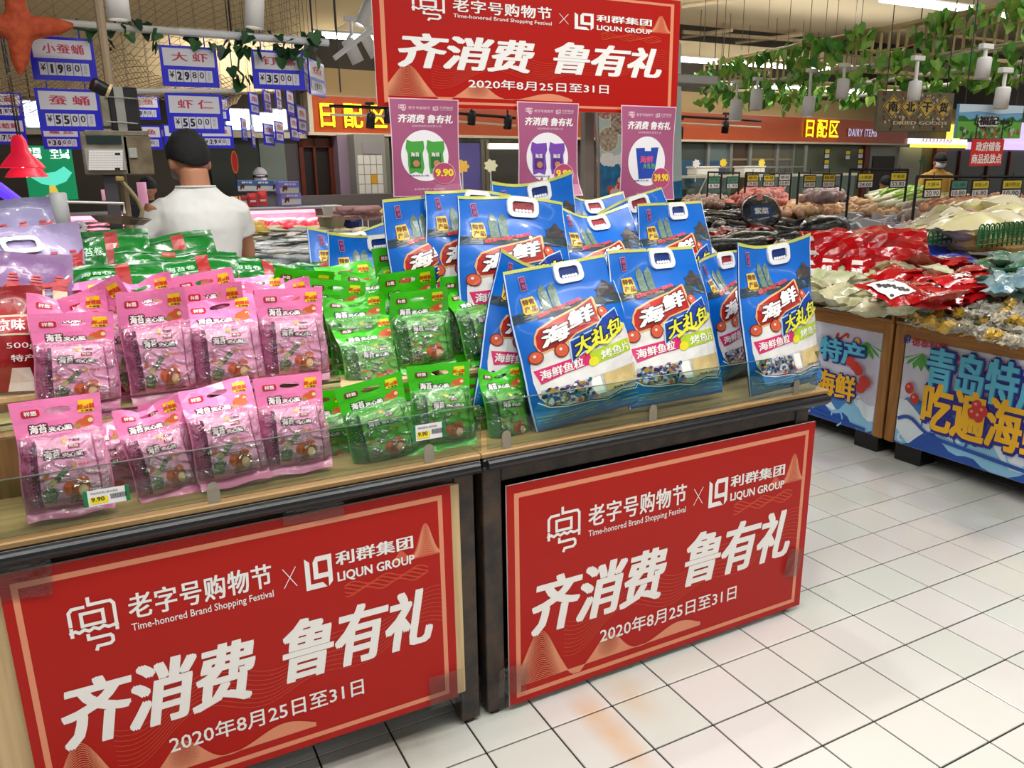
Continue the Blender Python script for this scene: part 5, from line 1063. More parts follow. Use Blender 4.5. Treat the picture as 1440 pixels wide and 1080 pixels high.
# ------------------------------------------------------------------ people
SKIN = mat('skin', (186, 128, 96), .55); SKIN2 = mat('skin_forearm', (158, 102, 70), .5); HAIR = mat('black_hair', (16, 14, 15), .65, bump=(220, .7)); SHIRT = mat('white_cotton', (226, 226, 222), .85, bump=(7, .4)); TROU = mat('dark_trousers', (40, 42, 50), .8)
def hand(mb, w, d, mt, side=1):
    d = Vector(d).normalized(); s_ = d.cross(Vector((0, 0, 1))).normalized()*side; n_ = s_.cross(d)
    mb.loft([(w, .026, .018, None)], mt, 8, False) if False else None
    mb.tube([w, Vector(w)+d*.03, Vector(w)+d*.085], [.026, .038, .034], mt, 8)
    for i, l in enumerate((.066, .076, .07, .055)):
        b_ = Vector(w)+d*.078+s_*(.028-.0185*i); mb.tube([b_, b_+d*l*.5-n_*.004, b_+d*l*.8-n_*.018, b_+d*l-n_*.034], [.0095, .009, .008, .006], mt, 6)
    b_ = Vector(w)+d*.02+s_*.03; mb.tube([b_, b_+d*.03+s_*.022, b_+d*.058+s_*.026-n_*.012], [.012, .011, .008], mt, 6)
def smooth_up(o, vox=.01, it=6):
    r_ = o.modifiers.new('merge', 'REMESH'); r_.mode = 'VOXEL'; r_.voxel_size = vox; r_.use_smooth_shade = True; s_ = o.modifiers.new('soften', 'SMOOTH'); s_.iterations = it; s_.factor = .5
def person(name_label, loc, rz, top, shirt, trous, hair=HAIR, cap=None, mask=False, armL=None, armR=None, head_pitch=.0, head_yaw=0, k=1.0, vox=.011, apron=None):
    t = thing('person', name_label, 'person', loc, rz)           # built facing +y, 1.72 m tall
    S = top/1.72; t.scale = (S, S, S)
    HM = Matrix.Translation((0, .02, 1.50)) @ Matrix.Rotation(head_yaw, 4, 'Z') @ Matrix.Rotation(-head_pitch, 4, 'X')
    b = MB(); b.T = HM; b.ball((0, .012, .115), (.083, .094, .112), SKIN, 18, 12); b.ball((0, .05, .06), (.052, .05, .055), SKIN, 12, 8)
    b.tube([(0, .1, .13), (0, .112, .10), (0, .118, .085)], [.008, .012, .014], SKIN, 6)                    # nose
    b.ball((0, .094, .062), (.022, .012, .007), SKIN)
    for s_ in (-1, 1): b.ball((s_*.088, .005, .085), (.013, .022, .034), SKIN, 8, 6)
    b.T = None; b.tube([(0, .0, 1.36), (0, .0, 1.45), (0, .015, 1.55)], [.085, .070, .066], SKIN, 14)
    b.loft([((0, 0, .95), .15, .10), ((0, 0, 1.2), .15, .1), ((0, 0, 1.38), .13, .07)], SKIN, 14)
    armL = armL or [(-.19, 0, 1.39), (-.25, -.01, 1.12), (-.24, .12, .88)]; armR = armR or [(.19, 0, 1.39), (.25, -.01, 1.12), (.24, .12, .88)]
    for A, sd in ((armL, -1), (armR, 1)):
        A = [Vector(p) for p in A]; b.tube([A[0], A[0].lerp(A[1], .5), A[1], A[1].lerp(A[2], .35), A[2]], [.052, .046, .038, .040, .025], SKIN, 10); hand(b, A[2], A[2]-A[1], SKIN, sd)
    for s_ in (-1, 1): b.tube([(s_*.09, 0, .92), (s_*.10, .01, .48), (s_*.10, -.015, .09)], [.085, .055, .036], SKIN, 10); b.tube([(s_*.10, -.03, .05), (s_*.105, .10, .03)], [.04, .03], SKIN, 8)
    o = b.ob('body', t, True); smooth_up(o, vox, 3)
    sh = MB(); sh.loft([((0, .0, .90), .172, .118), ((0, .0, 1.0), .168, .114), ((0, -.005, 1.14), .178, .118), ((0, -.01, 1.28), .196, .122), ((0, -.012, 1.36), .198, .105), ((0, -.008, 1.415), .165, .085), ((0, 0, 1.455), .105, .078), ((0, .004, 1.475), .088, .078)], shirt, 22)
    for A in (armL, armR):
        A = [Vector(p) for p in A]; e = .60 if shirt == SHIRT else 1.0
        q = [A[0]+Vector((-.05*math.copysign(1, A[0].x), 0, 0)), A[0]+Vector((0, 0, -.03)), A[0].lerp(A[1], .5), A[0].lerp(A[1], e)]
        sh.tube(q, [.055, .060, .064, .066], shirt, 12)
        if e == 1.0: sh.tube([A[1], A[1].lerp(A[2], .9)], [.062, .04], shirt, 10)
    o = sh.ob('shirt', t, True); smooth_up(o, vox, 10)
    if shirt == SHIRT:                                            # drapery folds of the loose shirt
        tx = bpy.data.textures.new('folds', 'CLOUDS'); tx.noise_scale = .12; dm_ = o.modifiers.new('folds', 'DISPLACE'); dm_.texture = tx; dm_.strength = .016; dm_.mid_level = .5
        MB().tube([(.088*math.cos(a), .004+.078*math.sin(a), 1.474) for a in [2*math.pi*q/20 for q in range(21)]], .006, shirt, 6, False).ob('collar', t, True)
    tr_ = MB(); tr_.loft([((0, 0, .97), .158, .108), ((0, 0, .88), .172, .12), ((0, 0, .80), .172, .118)], trous, 18)
    for s_ in (-1, 1): tr_.tube([(s_*.085, 0, .84), (s_*.10, .01, .48), (s_*.105, -.01, .10)], [.096, .072, .062], trous, 12)
    smooth_up(tr_.ob('trousers', t, True), vox, 5)
    for s_ in (-1, 1): f_ = MB(); f_.loft([((s_*.105, .03, .0), .046, .13), ((s_*.105, .03, .03), .048, .132), ((s_*.105, .0, .08), .044, .07), ((s_*.105, -.02, .1), .04, .05)], DK, 12); f_.ob('shoe', t, True)
    h = MB(); h.T = HM
    def hs(u, v):
        a = 2*math.pi*u; ph = v*math.pi*.62; back = .5-.5*math.sin(a)             # lower at the back
        ph *= .80+.34*back-.12*abs(math.cos(a))**3; d = Vector((math.sin(ph)*math.cos(a), math.sin(ph)*math.sin(a), math.cos(ph)))
        q = 1+.06*noise.noise(d*5)+.035*noise.noise(d*24)-.05*max(0, v-.8)*5*.4; return Vector((d.x*.093*q, .004+d.y*.104*q, .122+d.z*.122*q))
    h.grid(34, 18, hs, hair); o = h.ob('hair', t, True); sd = o.modifiers.new('thick', 'SOLIDIFY'); sd.thickness = .006
    if vox < .01:                                                 # cropped hair strands
        st = MB(); st.T = HM; r3 = random.Random(8); sv = []; sf = []
        for i in range(5200):
            u, v = r3.random(), r3.random()**.6*.985; p = hs(u, v); q_ = (p-Vector((0, .004, .122))).normalized(); tn = q_.cross(Vector((0, 0, 1))).normalized(); dn = (q_*.8+Vector((r3.uniform(-.5, .5), r3.uniform(-.4, .4), -.9))).normalized()
            sv += [p-tn*.0011, p+tn*.0011, p+dn*r3.uniform(.007, .015)]; sf.append((3*i, 3*i+1, 3*i+2))
        st.add(sv, sf, mat('hair_strand', (26, 22, 22), .5)); st.ob('hair_strands', o)
    if cap:
        c_ = MB(); c_.T = HM; c_.grid(24, 8, lambda u, v: Vector((math.sin(v*1.45)*.095*math.cos(u*2*math.pi), .008+math.sin(v*1.45)*.112*math.sin(u*2*math.pi), .135+.112*math.cos(v*1.45))), cap)
        c_.grid(10, 3, lambda u, v: Vector(((u-.5)*.15*(1-.25*v), .10+.075*v-.05*(2*u-1)**2, .148-.016*v)), cap); o = c_.ob('cap', t, True); sd = o.modifiers.new('thick', 'SOLIDIFY'); sd.thickness = .005
    if mask:
        mk = MB(); mk.T = HM; mk.grid(12, 6, lambda u, v: Vector((math.sin((u-.5)*2.3)*.084, .02+math.cos((u-.5)*2.3)*.096+.012*math.sin(v*3), .035+.075*v)), mat('mask_white', (232, 236, 240), .7))
        mk.ob('face_mask', t, True)
        for s_ in (-1, 1): e_ = MB(); e_.T = HM; e_.tube([(s_*.076, .05, .10), (s_*.086, .01, .125), (s_*.088, -.012, .10), (s_*.078, .02, .055)], .0018, mat('mask_white', (232, 236, 240), .7), 4); e_.ob('mask_loop', t)
    if not mask:
        e_ = MB(); e_.T = HM
        for s_ in (-1, 1): e_.ball((s_*.03, .094, .118), (.012, .008, .007), mat('eye_white', (230, 226, 220), .3), 8, 5); e_.ball((s_*.03, .101, .118), (.005, .003, .005), DK, 6, 4)
        e_.ob('eyes', t)
    return t
mx = atY(274, 250, 4.05).x
person('man in a white T-shirt with short black hair seen from behind at the fish counter', (mx, 4.05, 0), .12, 1.695, SHIRT, TROU, mask=True, armL=[(-.185, 0, 1.385), (-.30, .03, 1.16), (-.42, .20, 1.06)], armR=[(.185, 0, 1.385), (.235, .07, 1.14), (.12, .30, 1.03)], head_pitch=.28, head_yaw=.12, vox=.008)
cp_ = atY(1317, 250, 8.6)
person('worker in a black cap and white face mask behind the vegetable racks', (cp_.x, 8.6, 0), 2.55, 1.76, mat('ochre_jacket', (196, 150, 70), .8), TROU, cap=mat('black_cap', (22, 20, 22), .7), mask=True, head_pitch=.3)
q_ = atY(207, 270, 9.2); person('dark haired person far behind the meat case left of the man', (q_.x, 9.2, 0), 3.4, 1.52, mat('black_cloth', (30, 30, 36), .8), TROU, head_pitch=.2, vox=.014)
q_ = atY(366, 250, 10.8); person('worker in a white cap far behind the boxes right of the man', (q_.x, 10.8, 0), 3.0, 1.62, mat('grey_white_coat', (150, 150, 146), .8), TROU, cap=mat('white_cap', (214, 206, 204), .7), mask=True, vox=.014)
q_ = atY(1172, 262, 8.4); person('crouching shopper in red far behind the tag rack in the middle right', (q_.x, 8.4, -.12), 2.8, 1.42, mat('red_cloth', (176, 30, 34), .8), TROU, vox=.014)
q_ = atY(1243, 256, 8.6); person('stooping shopper in a grey white top beside the dark brown door', (q_.x, 8.6, -.1), 2.6, 1.52, mat('pale_cloth', (196, 190, 184), .8), TROU, head_pitch=.5, vox=.014)
# ------------------------------------------------------------------ oak tables with seafood posters
TXF = 3.55
LAV = mat('poster_lavender', (206, 202, 224), .4, noise_=3, col2=(222, 222, 236)); CY = mat('poster_cyan', (96, 196, 226), .35); CYD = mat('poster_cyan_side', (50, 130, 180), .35); NAVY = mat('poster_navy', (36, 26, 140), .35); GOLD = mat('poster_gold', (246, 186, 20), .35)
WV = [mat('poster_wave_%d' % i, c, .4) for i, c in enumerate(((60, 130, 200), (140, 200, 232), (30, 80, 170), (226, 238, 246)))]
CORAL = mat('poster_coral', (204, 50, 40), .4); PALM = mat('poster_palm', (80, 170, 60), .4)
def otable(Y1, Y0, label, txt):
    L = Y1-Y0; t = thing('display_table', label, 'display table', (TXF, Y1, 0)); bpy.context.view_layer.update(); D = 1.45
    def fn(a, z, o): return Vector((TXF-o, Y1-a, z))
    def bx(nm, a0, a1, d0, d1, z0, z1, mt, c=.004):
        return wob(MB().bbox((TXF+d0, Y1-a1, z0), (TXF+d1, Y1-a0, z1), mt, c), nm, t)
    bx('top_rail', 0, L, -.02, .06, .725, .80, OAK); bx('price_strip', .01, L-.01, -.028, -.018, .742, .757, BLK, .002); bx('rail', .03, L-.03, -.008, .03, .66, .725, OAK)
    bx('top_panel', 0, L, .06, D, .77, .79, OAK); bx('post', 0, .055, -.012, .05, .1, .725, OAKV); bx('post', L-.055, L, -.012, .05, .1, .725, OAKV); bx('side_panel', 0, .02, .05, D, .1, .77, OAKV); bx('side_panel', L-.02, L, .05, D, .1, .77, OAKV); bx('back_panel', 0, L, D-.02, D, .1, .95, OAKV)
    bx('core', .02, L-.02, .06, D-.04, .11, .76, DARKIN)
    for a in (.04, L-.20):
        for d in (.03, D-.25): bx('foot', a, a+.15, d, d+.13, 0, .1, BLK, .006)
    bx('poster_board', .06, L-.06, -.006, .006, .105, .66, LAV, .002)
    p = MB(); o = .008
    for k in range(4):                       # breaking waves along the bottom
        a0, a1 = .062, L-.062; n = 44; zz = .29-.05*k
        top = [(a0+(a1-a0)*i/n, max(.11, min(.36, zz+.05*math.sin(i*.42+k*1.9)+.075*math.exp(-((i-4)/4.)**2)*(k < 2)+.03*math.sin(i*1.1+k)))) for i in range(n+1)]
        p.poly([(a0, .108)]+top+[(a1, .108)], WV[(0, 3, 1, 2)[k]], fn, o+.0004*k)
    for k in range(16):
        c = (.1+(L-.2)*((k*.37) % 1), .14+.14*((k*.61) % 1)); r_ = .03+.03*((k*.77) % 1)
        p.stroke([(c[0]+r_*(1-q*.05)*math.cos(q*.42+k), c[1]+r_*(1-q*.05)*math.sin(q*.42+k)) for q in range(13)], .009, WV[(3, 1, 2, 0)[k % 4]], fn, o+.003+.0002*k)
    p.stroke([(.07+i*.02, .205+.06*math.exp(-((i-3)/4.)**2)-.02*i*.06) for i in range(int((L-.14)/.02))], .018, WV[2], fn, o+.0064)
    wob(p, 'wave_print', t)
    q = MB()
    for (a, z) in ((.16 if txt == 'B' else L-.15, .60), (L*.55, .62)):
        for k in range(9): th = -2.6+k*.35; q.poly([(a, z), (a+.10*math.cos(th)-.012*math.sin(th), z+.10*math.sin(th)*.7), (a+.13*math.cos(th), z+.12*math.sin(th)*.7-.01), (a+.09*math.cos(th)+.02*math.sin(th), z+.09*math.sin(th)*.7)], PALM, fn, o)
    for k, (a, z) in enumerate(((.32, .60), (.5, .58), (.75, .61), (L-.3, .60))):
        q.stroke([(a+.028*math.cos(x_*.5)*(1+.1*x_), z+.02*math.sin(x_*.9)) for x_ in range(9)], .014, mat('poster_pink', (224, 80, 140), .4) if k % 2 == 0 else CORAL, fn, o+.001)
        q.oval(a+.09, z-.01, .03, .026, mat('poster_shell', (110, 90, 170), .4), fn, o+.001, None, 10); q.oval(a+.09, z-.01, .016, .022, GOLD, fn, o+.0014, None, 10)
    wob(q, 'shell_print', t)
    return t, fn, L
tB, fB, LB = otable(2.585, .6, 'oak display table with a seafood poster front, nearer of the two at the right', 'B')
def a_of(x, y): P = atX(x, y, TXF); return P.y, P.z
def ptext(t, fn, Y1, s_, p0, p1, cs, nm):
    y0, z0 = a_of(*p0); y1, z1 = a_of(*p1); bx_ = (Y1-y0, z0, Y1-y1, z1); W = bx_[2]-bx_[0]; H = z1-z0
    for mt, b, o, dx in cs: wob(MB().text(s_, (bx_[0]-b*W*.12+dx, bx_[1]-b*H*.5-dx*.6, bx_[2]+b*W*.12+dx, bx_[3]+b*H*.5-dx*.6), mt, fn, o, bold=b), nm, t)
STY1 = ((NAVY, .10, .017, .004), (CYD, .05, .019, .003), (CY, .035, .021, 0)); STY2 = ((NAVY, .11, .0175, .003), (GOLD, .04, .0215, 0))
ptext(tB, fB, 2.585, '青岛特产', (1303, 545), (1300+190, 520), STY1, 'title_lettering')
ptext(tB, fB, 2.585, '吃遍海鲜', (1297, 600), (1297+206, 580), STY2, 'title_lettering')
m_ = MB(); y0, z0 = a_of(1273, 481); lq_logo(m_, fB, 2.585-y0, z0, 2.585-y0+.035, z0+.04, NAVY, .012); wob(m_, 'logo', tB)
wob(MB().text('德泰利群', (2.585-y0+.045, z0-.008, 2.585-y0+.23, z0+.034), mat('poster_logo_red', (200, 30, 40), .4), fB, .012, bold=.02), 'lettering', tB)
m_ = MB()
for (x, y) in ((1283, 545), (1290, 560), (1378, 570), (1386, 578), (1380, 585), (1372, 580)):
    y_, z_ = a_of(x, y); m_.oval(2.585-y_, z_, .025, .03, CORAL, fB, .023, None, 10); m_.oval(2.585-y_-.006, z_+.008, .008, .008, mat('poster_pale_coral', (240, 150, 130), .4), fB, .0236, None, 8)
wob(m_, 'coral_print', tB)
tA, fA, LA = otable(4.15, 2.60, 'oak display table with a seafood poster front, farther one behind the blue bags', 'A')
ptext(tA, fA, 4.15, '特产', (1155, 503), (1221, 484), STY1, 'title_lettering'); ptext(tA, fA, 4.15, '海鲜', (1150, 551), (1208, 530), STY2, 'title_lettering')
m_ = MB()
for (x, y) in ((1200, 508), (1206, 514), (1211, 520), (1218, 535), (1214, 545), (1222, 538)):
    y_, z_ = a_of(x, y); m_.oval(4.15-y_, z_, .03, .03, CORAL, fA, .023, None, 10)
wob(m_, 'coral_print', tA)
for i, (a, nm) in enumerate((((1147, 398), 'left'), ((1168, 425), 'middle'), ((1206, 432), 'right'))):
    P = atX(a[0], a[1]+4, TXF-.035); t = thing('price_label', 'small white price label on the oak table edge, %s one of three' % nm, 'price label', P, -math.pi/2)
    MB().rect(0, 0, .07, .035, PAPW, face, 0).ob('card', t); MB().rect(.01, .006, .04, .016, mat('label_yellow', (246, 226, 20), .4), face, .0005).rect(.0, .0, .006, .035, mat('label_green', (20, 120, 70), .4), face, .0005).ob('label_print', t)
for x, nm in ((1233, 'left'), (1262, 'right')):
    P = atX(x, 437, TXF+.015); t = thing('guard_post', 'short clear plastic guard block at the corner between the oak tables, %s one' % nm, 'guard', (P.x, P.y, .80))
    MB().bbox((0, -.012, 0), (.16, .012, .075), mat('smoky_acrylic', (130, 130, 128), .15, coat=.5), .003).ob('block', t)
# islands that carry the goods behind
def island(x0, x1, y0, y1, z, label, mt):
    t = thing('goods_island', label, 'display island', (x0, y0, 0)); bpy.context.view_layer.update()
    MB().bbox((0, 0, .1), (x1-x0, y1-y0, z-.04), mt, .01).ob('body', t); MB().bbox((-.02, -.02, z-.04), (x1-x0+.02, y1-y0+.02, z), BLK, .008).ob('top_frame', t); MB().bbox((.05, .05, 0), (x1-x0-.05, y1-y0-.05, .1), BLK, .004).ob('plinth', t)
island(5.02, 6.9, 1.2, 8.4, .86, 'low dark island carrying the dried seaweed rolls and packs behind the oak tables', DARKIN)
island(7.3, 9.6, 2.2, 9.2, .92, 'green grey island carrying the fruit heaps behind the seaweed rolls', mat('island_green', (70, 84, 66), .5))
island(10.0, 12.4, 4.2, 10.8, .98, 'far island carrying roots and bagged vegetables before the service doors', mat('island_green', (70, 84, 66), .5))
# ------------------------------------------------------------------ shapes for the heaped goods
def gloss(nm, c, c2=None, r_=.22): return mat(nm, c, r_, coat=.5, noise_=14, col2=c2 or c, bump=(22, .5))
def pillow(w, h, th, mt, seed, print_=None, n=7, jag=0):
    m_ = MB()
    for sg in (1, -1):
        m_.grid(n, n, lambda u, v: Vector(((u-.5)*w*(1-.06*math.sin(math.pi*v)), (v-.5)*h, sg*th*max(0, (1-abs(2*u-1)**2.5)*(1-abs(2*v-1)**2.5))+.22*th*noise.noise(Vector((u*4, v*4, seed)))+jag*noise.noise(Vector((u*7, v*7, seed+9))))), mt, sg < 0)
    if print_:
        f = lambda x, y, o: Vector((x*(1), y, th*max(0, (1-abs(2*x/w)**2.5)*(1-abs(2*y/h)**2.5))+.22*th*noise.noise(Vector(((x/w+.5)*4, (y/h+.5)*4, seed)))+jag*noise.noise(Vector(((x/w+.5)*7, (y/h+.5)*7, seed+9)))+o))
        print_(m_, f, w, h)
    return m_
def lump(r_, mt, seed, nz=.3, n=8, k=6): return MB().ball((0, 0, 0), r_, mt, n, k, nz, seed)
def roll(L_, r_, mt, end, seed):
    m_ = MB(); pts = [Vector((L_*(i/6-.5), .02*math.sin(i+seed), .012*math.cos(i*1.3+seed))) for i in range(7)]; m_.tube(pts, [r_*.6, r_*.95, r_, r_*1.05, r_, r_*.95, r_*.6], mt, 9); m_.tube([pts[0]-Vector((.035, 0, 0)), pts[0]], [r_*.7, r_*.25], end, 7); return m_
def atC(x, y, z, far=9.4):
    P = atZ(x, y, z); return atY(x, y, far) if P.y > far else P
ORD = 'first second third fourth fifth sixth seventh eighth ninth tenth eleventh twelfth thirteenth'.split()
def heap(name, label, cat, group, quad, z0, z1, n, meshes, s, flat=False, tilt=.5, seed=1, face_cam=False, smooth=True, hump=0, zj=.02, far=9.4):
    rr = random.Random(seed); rows = max(1, int(round(math.sqrt(n*.6)))); cols = max(1, int(round(n/rows)))
    mm = []
    for m_ in meshes:
        me = m_.mesh(name); 
        if smooth: me.polygons.foreach_set('use_smooth', [True]*len(me.polygons))
        mm.append(me)
    Q = [Vector(q) for q in quad]      # near-left, near-right, far-right, far-left in the frame
    for j in range(rows):
        for i in range(cols):
            u, v = (i+.5+rr.uniform(-.4, .4))/cols, (j+.5+rr.uniform(-.35, .35))/rows
            p = Q[0].lerp(Q[1], u).lerp(Q[3].lerp(Q[2], u), v); z = z0+(z1-z0)*v+hump*math.sin(math.pi*u)*math.sin(math.pi*min(1, v))+rr.uniform(-zj, zj)
            P = atC(p.x, p.y, z, far); o = bpy.data.objects.new(name, rr.choice(mm)); COL.objects.link(o)
            E = Matrix.Rotation(rr.uniform(0, 6.28) if not face_cam else rr.uniform(-.5, .5)+(-.5), 4, 'Z') @ Matrix.Rotation(rr.uniform(-tilt, tilt)+(1.0 if face_cam else 0), 4, 'X') @ Matrix.Rotation(rr.uniform(-tilt, tilt)*.6, 4, 'Y')
            lb = label
            if n <= 60:
                lb = label+', '+(ORD[i] if i < cols-1 else 'last')+' from left, '+('front' if j == 0 else 'back' if j == rows-1 else ORD[j])+' row'
            o.matrix_world = Matrix.Translation(P) @ E @ Matrix.Scale(s*rr.uniform(.85, 1.15), 4); tagged(o, lb, cat, group)
# supports: mounds under the heaps so that nothing hovers
def mound(label, quad, z0, z1, base, mt, sink=.05):
    c = [atC(q[0], q[1], (z0 if k < 2 else z1)-sink) for k, q in enumerate(quad)]
    base = max(base, min(p.z for p in c)-.12); vs = c+[Vector((p.x, p.y, base)) for p in c]; o = MB().add(vs, [(0, 1, 2, 3), (7, 6, 5, 4)]+[(i, 4+i, 4+(i+1) % 4, (i+1) % 4) for i in range(4)], mt).ob('display_tray'); return tagged(o, label, 'tray')
def wpr(c): 
    def f_(m_, f, w, h):
        m_.rect(-w*.22, h*.1, w*.2, h*.28, mat('pack_print_%d' % c[0], c, .35), f, .004, w*.12); m_.text('海鲜', (-w*.22, -h*.25, w*.22, -h*.02), TEXTW, f, .004, bold=.05, step=w*.12)
    return f_
# nearest heap: grey and yellow wrapped sweets
q = [(1272, 452), (1446, 488), (1450, 398), (1345, 394)]
mound('low tray under the grey and yellow wrapped sweets on the near oak table', q, .82, .95, .79, mat('tray_wood', (120, 96, 60), .6), .045)
cg = [mat('sweet_grey', (128, 128, 116), .3, coat=.4, noise_=50, col2=(176, 172, 158)), mat('sweet_yellow', (196, 158, 40), .3, coat=.4, noise_=70, col2=(150, 120, 50)), mat('sweet_cream', (196, 188, 160), .3, coat=.4, noise_=60, col2=(90, 80, 70))]
GS = 'wrapped sweets heaped on the near oak table'
heap('wrapped_sweet', 'grey twist wrapped sweet in the heap on the near oak table', 'sweet', GS, q, .83, .97, 92, [pillow(.09, .055, .018, cg[0], i, None, 6, .02) for i in range(3)], 1, tilt=.8, seed=2, smooth=False)
heap('wrapped_sweet', 'yellow wrapped sweet on the near oak table', 'sweet', 'yellow sweets on the near oak table', q, .84, .985, 36, [pillow(.085, .05, .018, cg[1], i+5, None, 6, .02) for i in range(2)], 1, tilt=.8, seed=3, smooth=False)
heap('wrapped_sweet', 'cream wrapped sweet on the near oak table', 'sweet', 'cream sweets on the near oak table', q, .835, .975, 56, [pillow(.085, .05, .018, cg[2], i+8, None, 6, .02) for i in range(2)], 1, tilt=.8, seed=4, smooth=False)
q = [(1100, 418), (1262, 444), (1330, 380), (1130, 352)]
mound('tray under the clear and red snack bags on the far oak table', q, .83, .94, .79, mat('tray_wood', (120, 96, 60), .6), .05)
cb = [gloss('clear_bag_beige', (206, 200, 164), (150, 150, 112)), gloss('clear_bag_green', (168, 178, 130), (214, 208, 180))]
heap('dried_fish_bag', 'clear bag of pale dried snacks on far table', 'snack bag', 'clear bags of dried snacks', q, .88, 1.0, 48, [pillow(.17, .13, .03, m_, i, None, 8, .01) for i, m_ in enumerate(cb)], 1, tilt=.5, seed=5)
rd = [gloss('red_foil', (176, 12, 20), (150, 8, 14), .15), gloss('red_foil_dark', (140, 10, 22), (190, 20, 26), .15)]
heap('red_snack_bag', 'glossy red snack bag lying on the oak table', 'snack bag', 'red snack bags lying on the oak tables', [(1255, 424), (1350, 424), (1425, 388), (1240, 348)], .95, 1.03, 40, [pillow(.22, .13, .022, rd[i % 2], i+3, wpr((206, 60, 60)) if i == 1 else None, 9, .009) for i in range(3)], 1, tilt=.45, seed=6)
heap('red_snack_bag', 'red and white pouch behind the last blue bag', 'snack bag', 'red and white pouches behind the blue bags', [(1135, 385), (1225, 385), (1225, 342), (1125, 338)], .97, 1.03, 20, [pillow(.13, .17, .022, rd[0], i+13, wpr((226, 214, 210)), 8, .008) for i in range(2)], 1, tilt=.3, seed=7, face_cam=True)
heap('red_snack_bag', 'red foil pouch by the seaweed rolls', 'snack bag', 'red foil pouches by the seaweed rolls', [(985, 345), (1130, 345), (1120, 318), (990, 322)], .95, 1.02, 16, [pillow(.3, .16, .03, rd[i % 2], i+23, wpr((226, 214, 210)), 8, .01) for i in range(2)], 1, tilt=.35, seed=8)
big = pillow(.62, .46, .09, rd[0], 4.4, None, 14, .04).ob('red_foil_bag'); big.matrix_world = Matrix.Translation(atZ(1232, 372, 1.0)) @ Matrix.Rotation(-.5, 4, 'Z') @ Matrix.Rotation(.9, 4, 'X'); tagged(big, 'largest glossy red foil bag bulging up behind the clear snack bags', 'snack bag')
wh = pillow(.34, .2, .03, rd[0], 6.1, lambda m_, f, w, h: [m_.rect(-w*.42, -h*.3, w*.05, h*.3, TEXTW, f, .005, w*.1)]+[m_.oval(-w*.36+w*.37*((k*.37) % 1), -h*.24+h*.48*((k*.61) % 1), .012, .008, DK, f, .0065, None, 6, k) for k in range(16)], 9, .006).ob('printed_snack_bag'); wh.matrix_world = Matrix.Translation(atZ(1262, 410, 1.0)) @ Matrix.Rotation(.1, 4, 'Z') @ Matrix.Rotation(.35, 4, 'X'); tagged(wh, 'red snack bag with a white speckled panel beside the plastic guard blocks', 'snack bag')
bx_m = [MB().bbox((-.06, -.012, -.045), (.06, .012, .045), mat('box_%d' % i, c, .4), .003).rect(-.05, -.03, .05, .0, mat('box_red_print', (190, 30, 50), .4), face, .021) for i, c in enumerate(((200, 200, 206), (176, 180, 190), (212, 206, 206)))]
mound('dark stepped tray under the grey packets between the seaweed and the red bags', [(1120, 356), (1400, 400), (1330, 330), (1190, 300)], .92, 1.0, .86, DARKIN, .03)
heap('seaweed_packet', 'small grey white packet with a red mark standing before the dried rolls', 'packet', 'grey white packets behind the red bags', [(1140, 345), (1300, 352), (1280, 308), (1180, 306)], .98, 1.08, 70, bx_m, 1.1, tilt=.45, seed=9, face_cam=False, smooth=False)
heap('blue_foil_bag', 'deep blue foil bag behind the red bags', 'snack bag', 'blue foil bags behind the red ones', [(1235, 362), (1400, 396), (1350, 362), (1255, 340)], .96, 1.0, 20, [pillow(.24, .15, .03, gloss('blue_foil', (10, 36, 150), (14, 60, 180), .15), 31, None, 8, .012)], 1, tilt=.3, seed=10)
heap('teal_snack_bag', 'green and teal bag at the right edge', 'snack bag', 'green and teal bags at the right edge', [(1385, 402), (1445, 420), (1446, 352), (1400, 362)], .98, 1.08, 30, [pillow(.15, .1, .025, gloss('teal_wrap%d' % i, c, c2), 41+i, None, 8, .009) for i, (c, c2) in enumerate((((70, 120, 96), (140, 160, 150)), ((40, 100, 60), (90, 130, 110)), ((60, 110, 130), (150, 170, 170))))], 1, tilt=.6, seed=11)
# dried seaweed rolls
q = [(955, 350), (1185, 345), (1150, 288), (965, 285)]
mound('black tray under the glossy dried seaweed rolls', q, .9, 1.05, .86, DARKIN, .06)
br = [mat('seaweed_black_%d' % i, c, .22, coat=.4, noise_=9, col2=c2, bump=(40, .6)) for i, (c, c2) in enumerate((((22, 24, 26), (60, 64, 66)), ((34, 36, 34), (18, 20, 22)), ((46, 50, 50), (20, 22, 24))))]
heap('seaweed_roll', 'glossy black dried seaweed roll', 'seaweed roll', 'dried seaweed rolls', q, .93, 1.1, 40, [roll(.62, .06, br[i], DK, i) for i in range(3)], 1, tilt=.12, seed=12, face_cam=False)
P = atZ(1070, 298, 1.16); t = thing('seaweed_disc', 'round black dried seaweed disc with a blue label leaning on the rolls', 'seaweed', P)
M = Matrix.Rotation(-.55, 4, 'Z') @ Matrix.Rotation(1.0, 4, 'X'); MB().lathe([(0, .02), (.15, .02), (.17, 0), (.15, -.02), (0, -.02)], br[0], 20, M).ob('disc', t, True); MB().rect(-.09, -.06, .09, .05, mat('disc_label', (40, 70, 120), .4), lambda x, y, o: M @ Vector((x, y, .02+o)), .002).text('紫菜', (-.06, -.035, .06, .03), TEXTW, lambda x, y, o: M @ Vector((x, y, .02+o)), .004, bold=.04).ob('label_print', t)
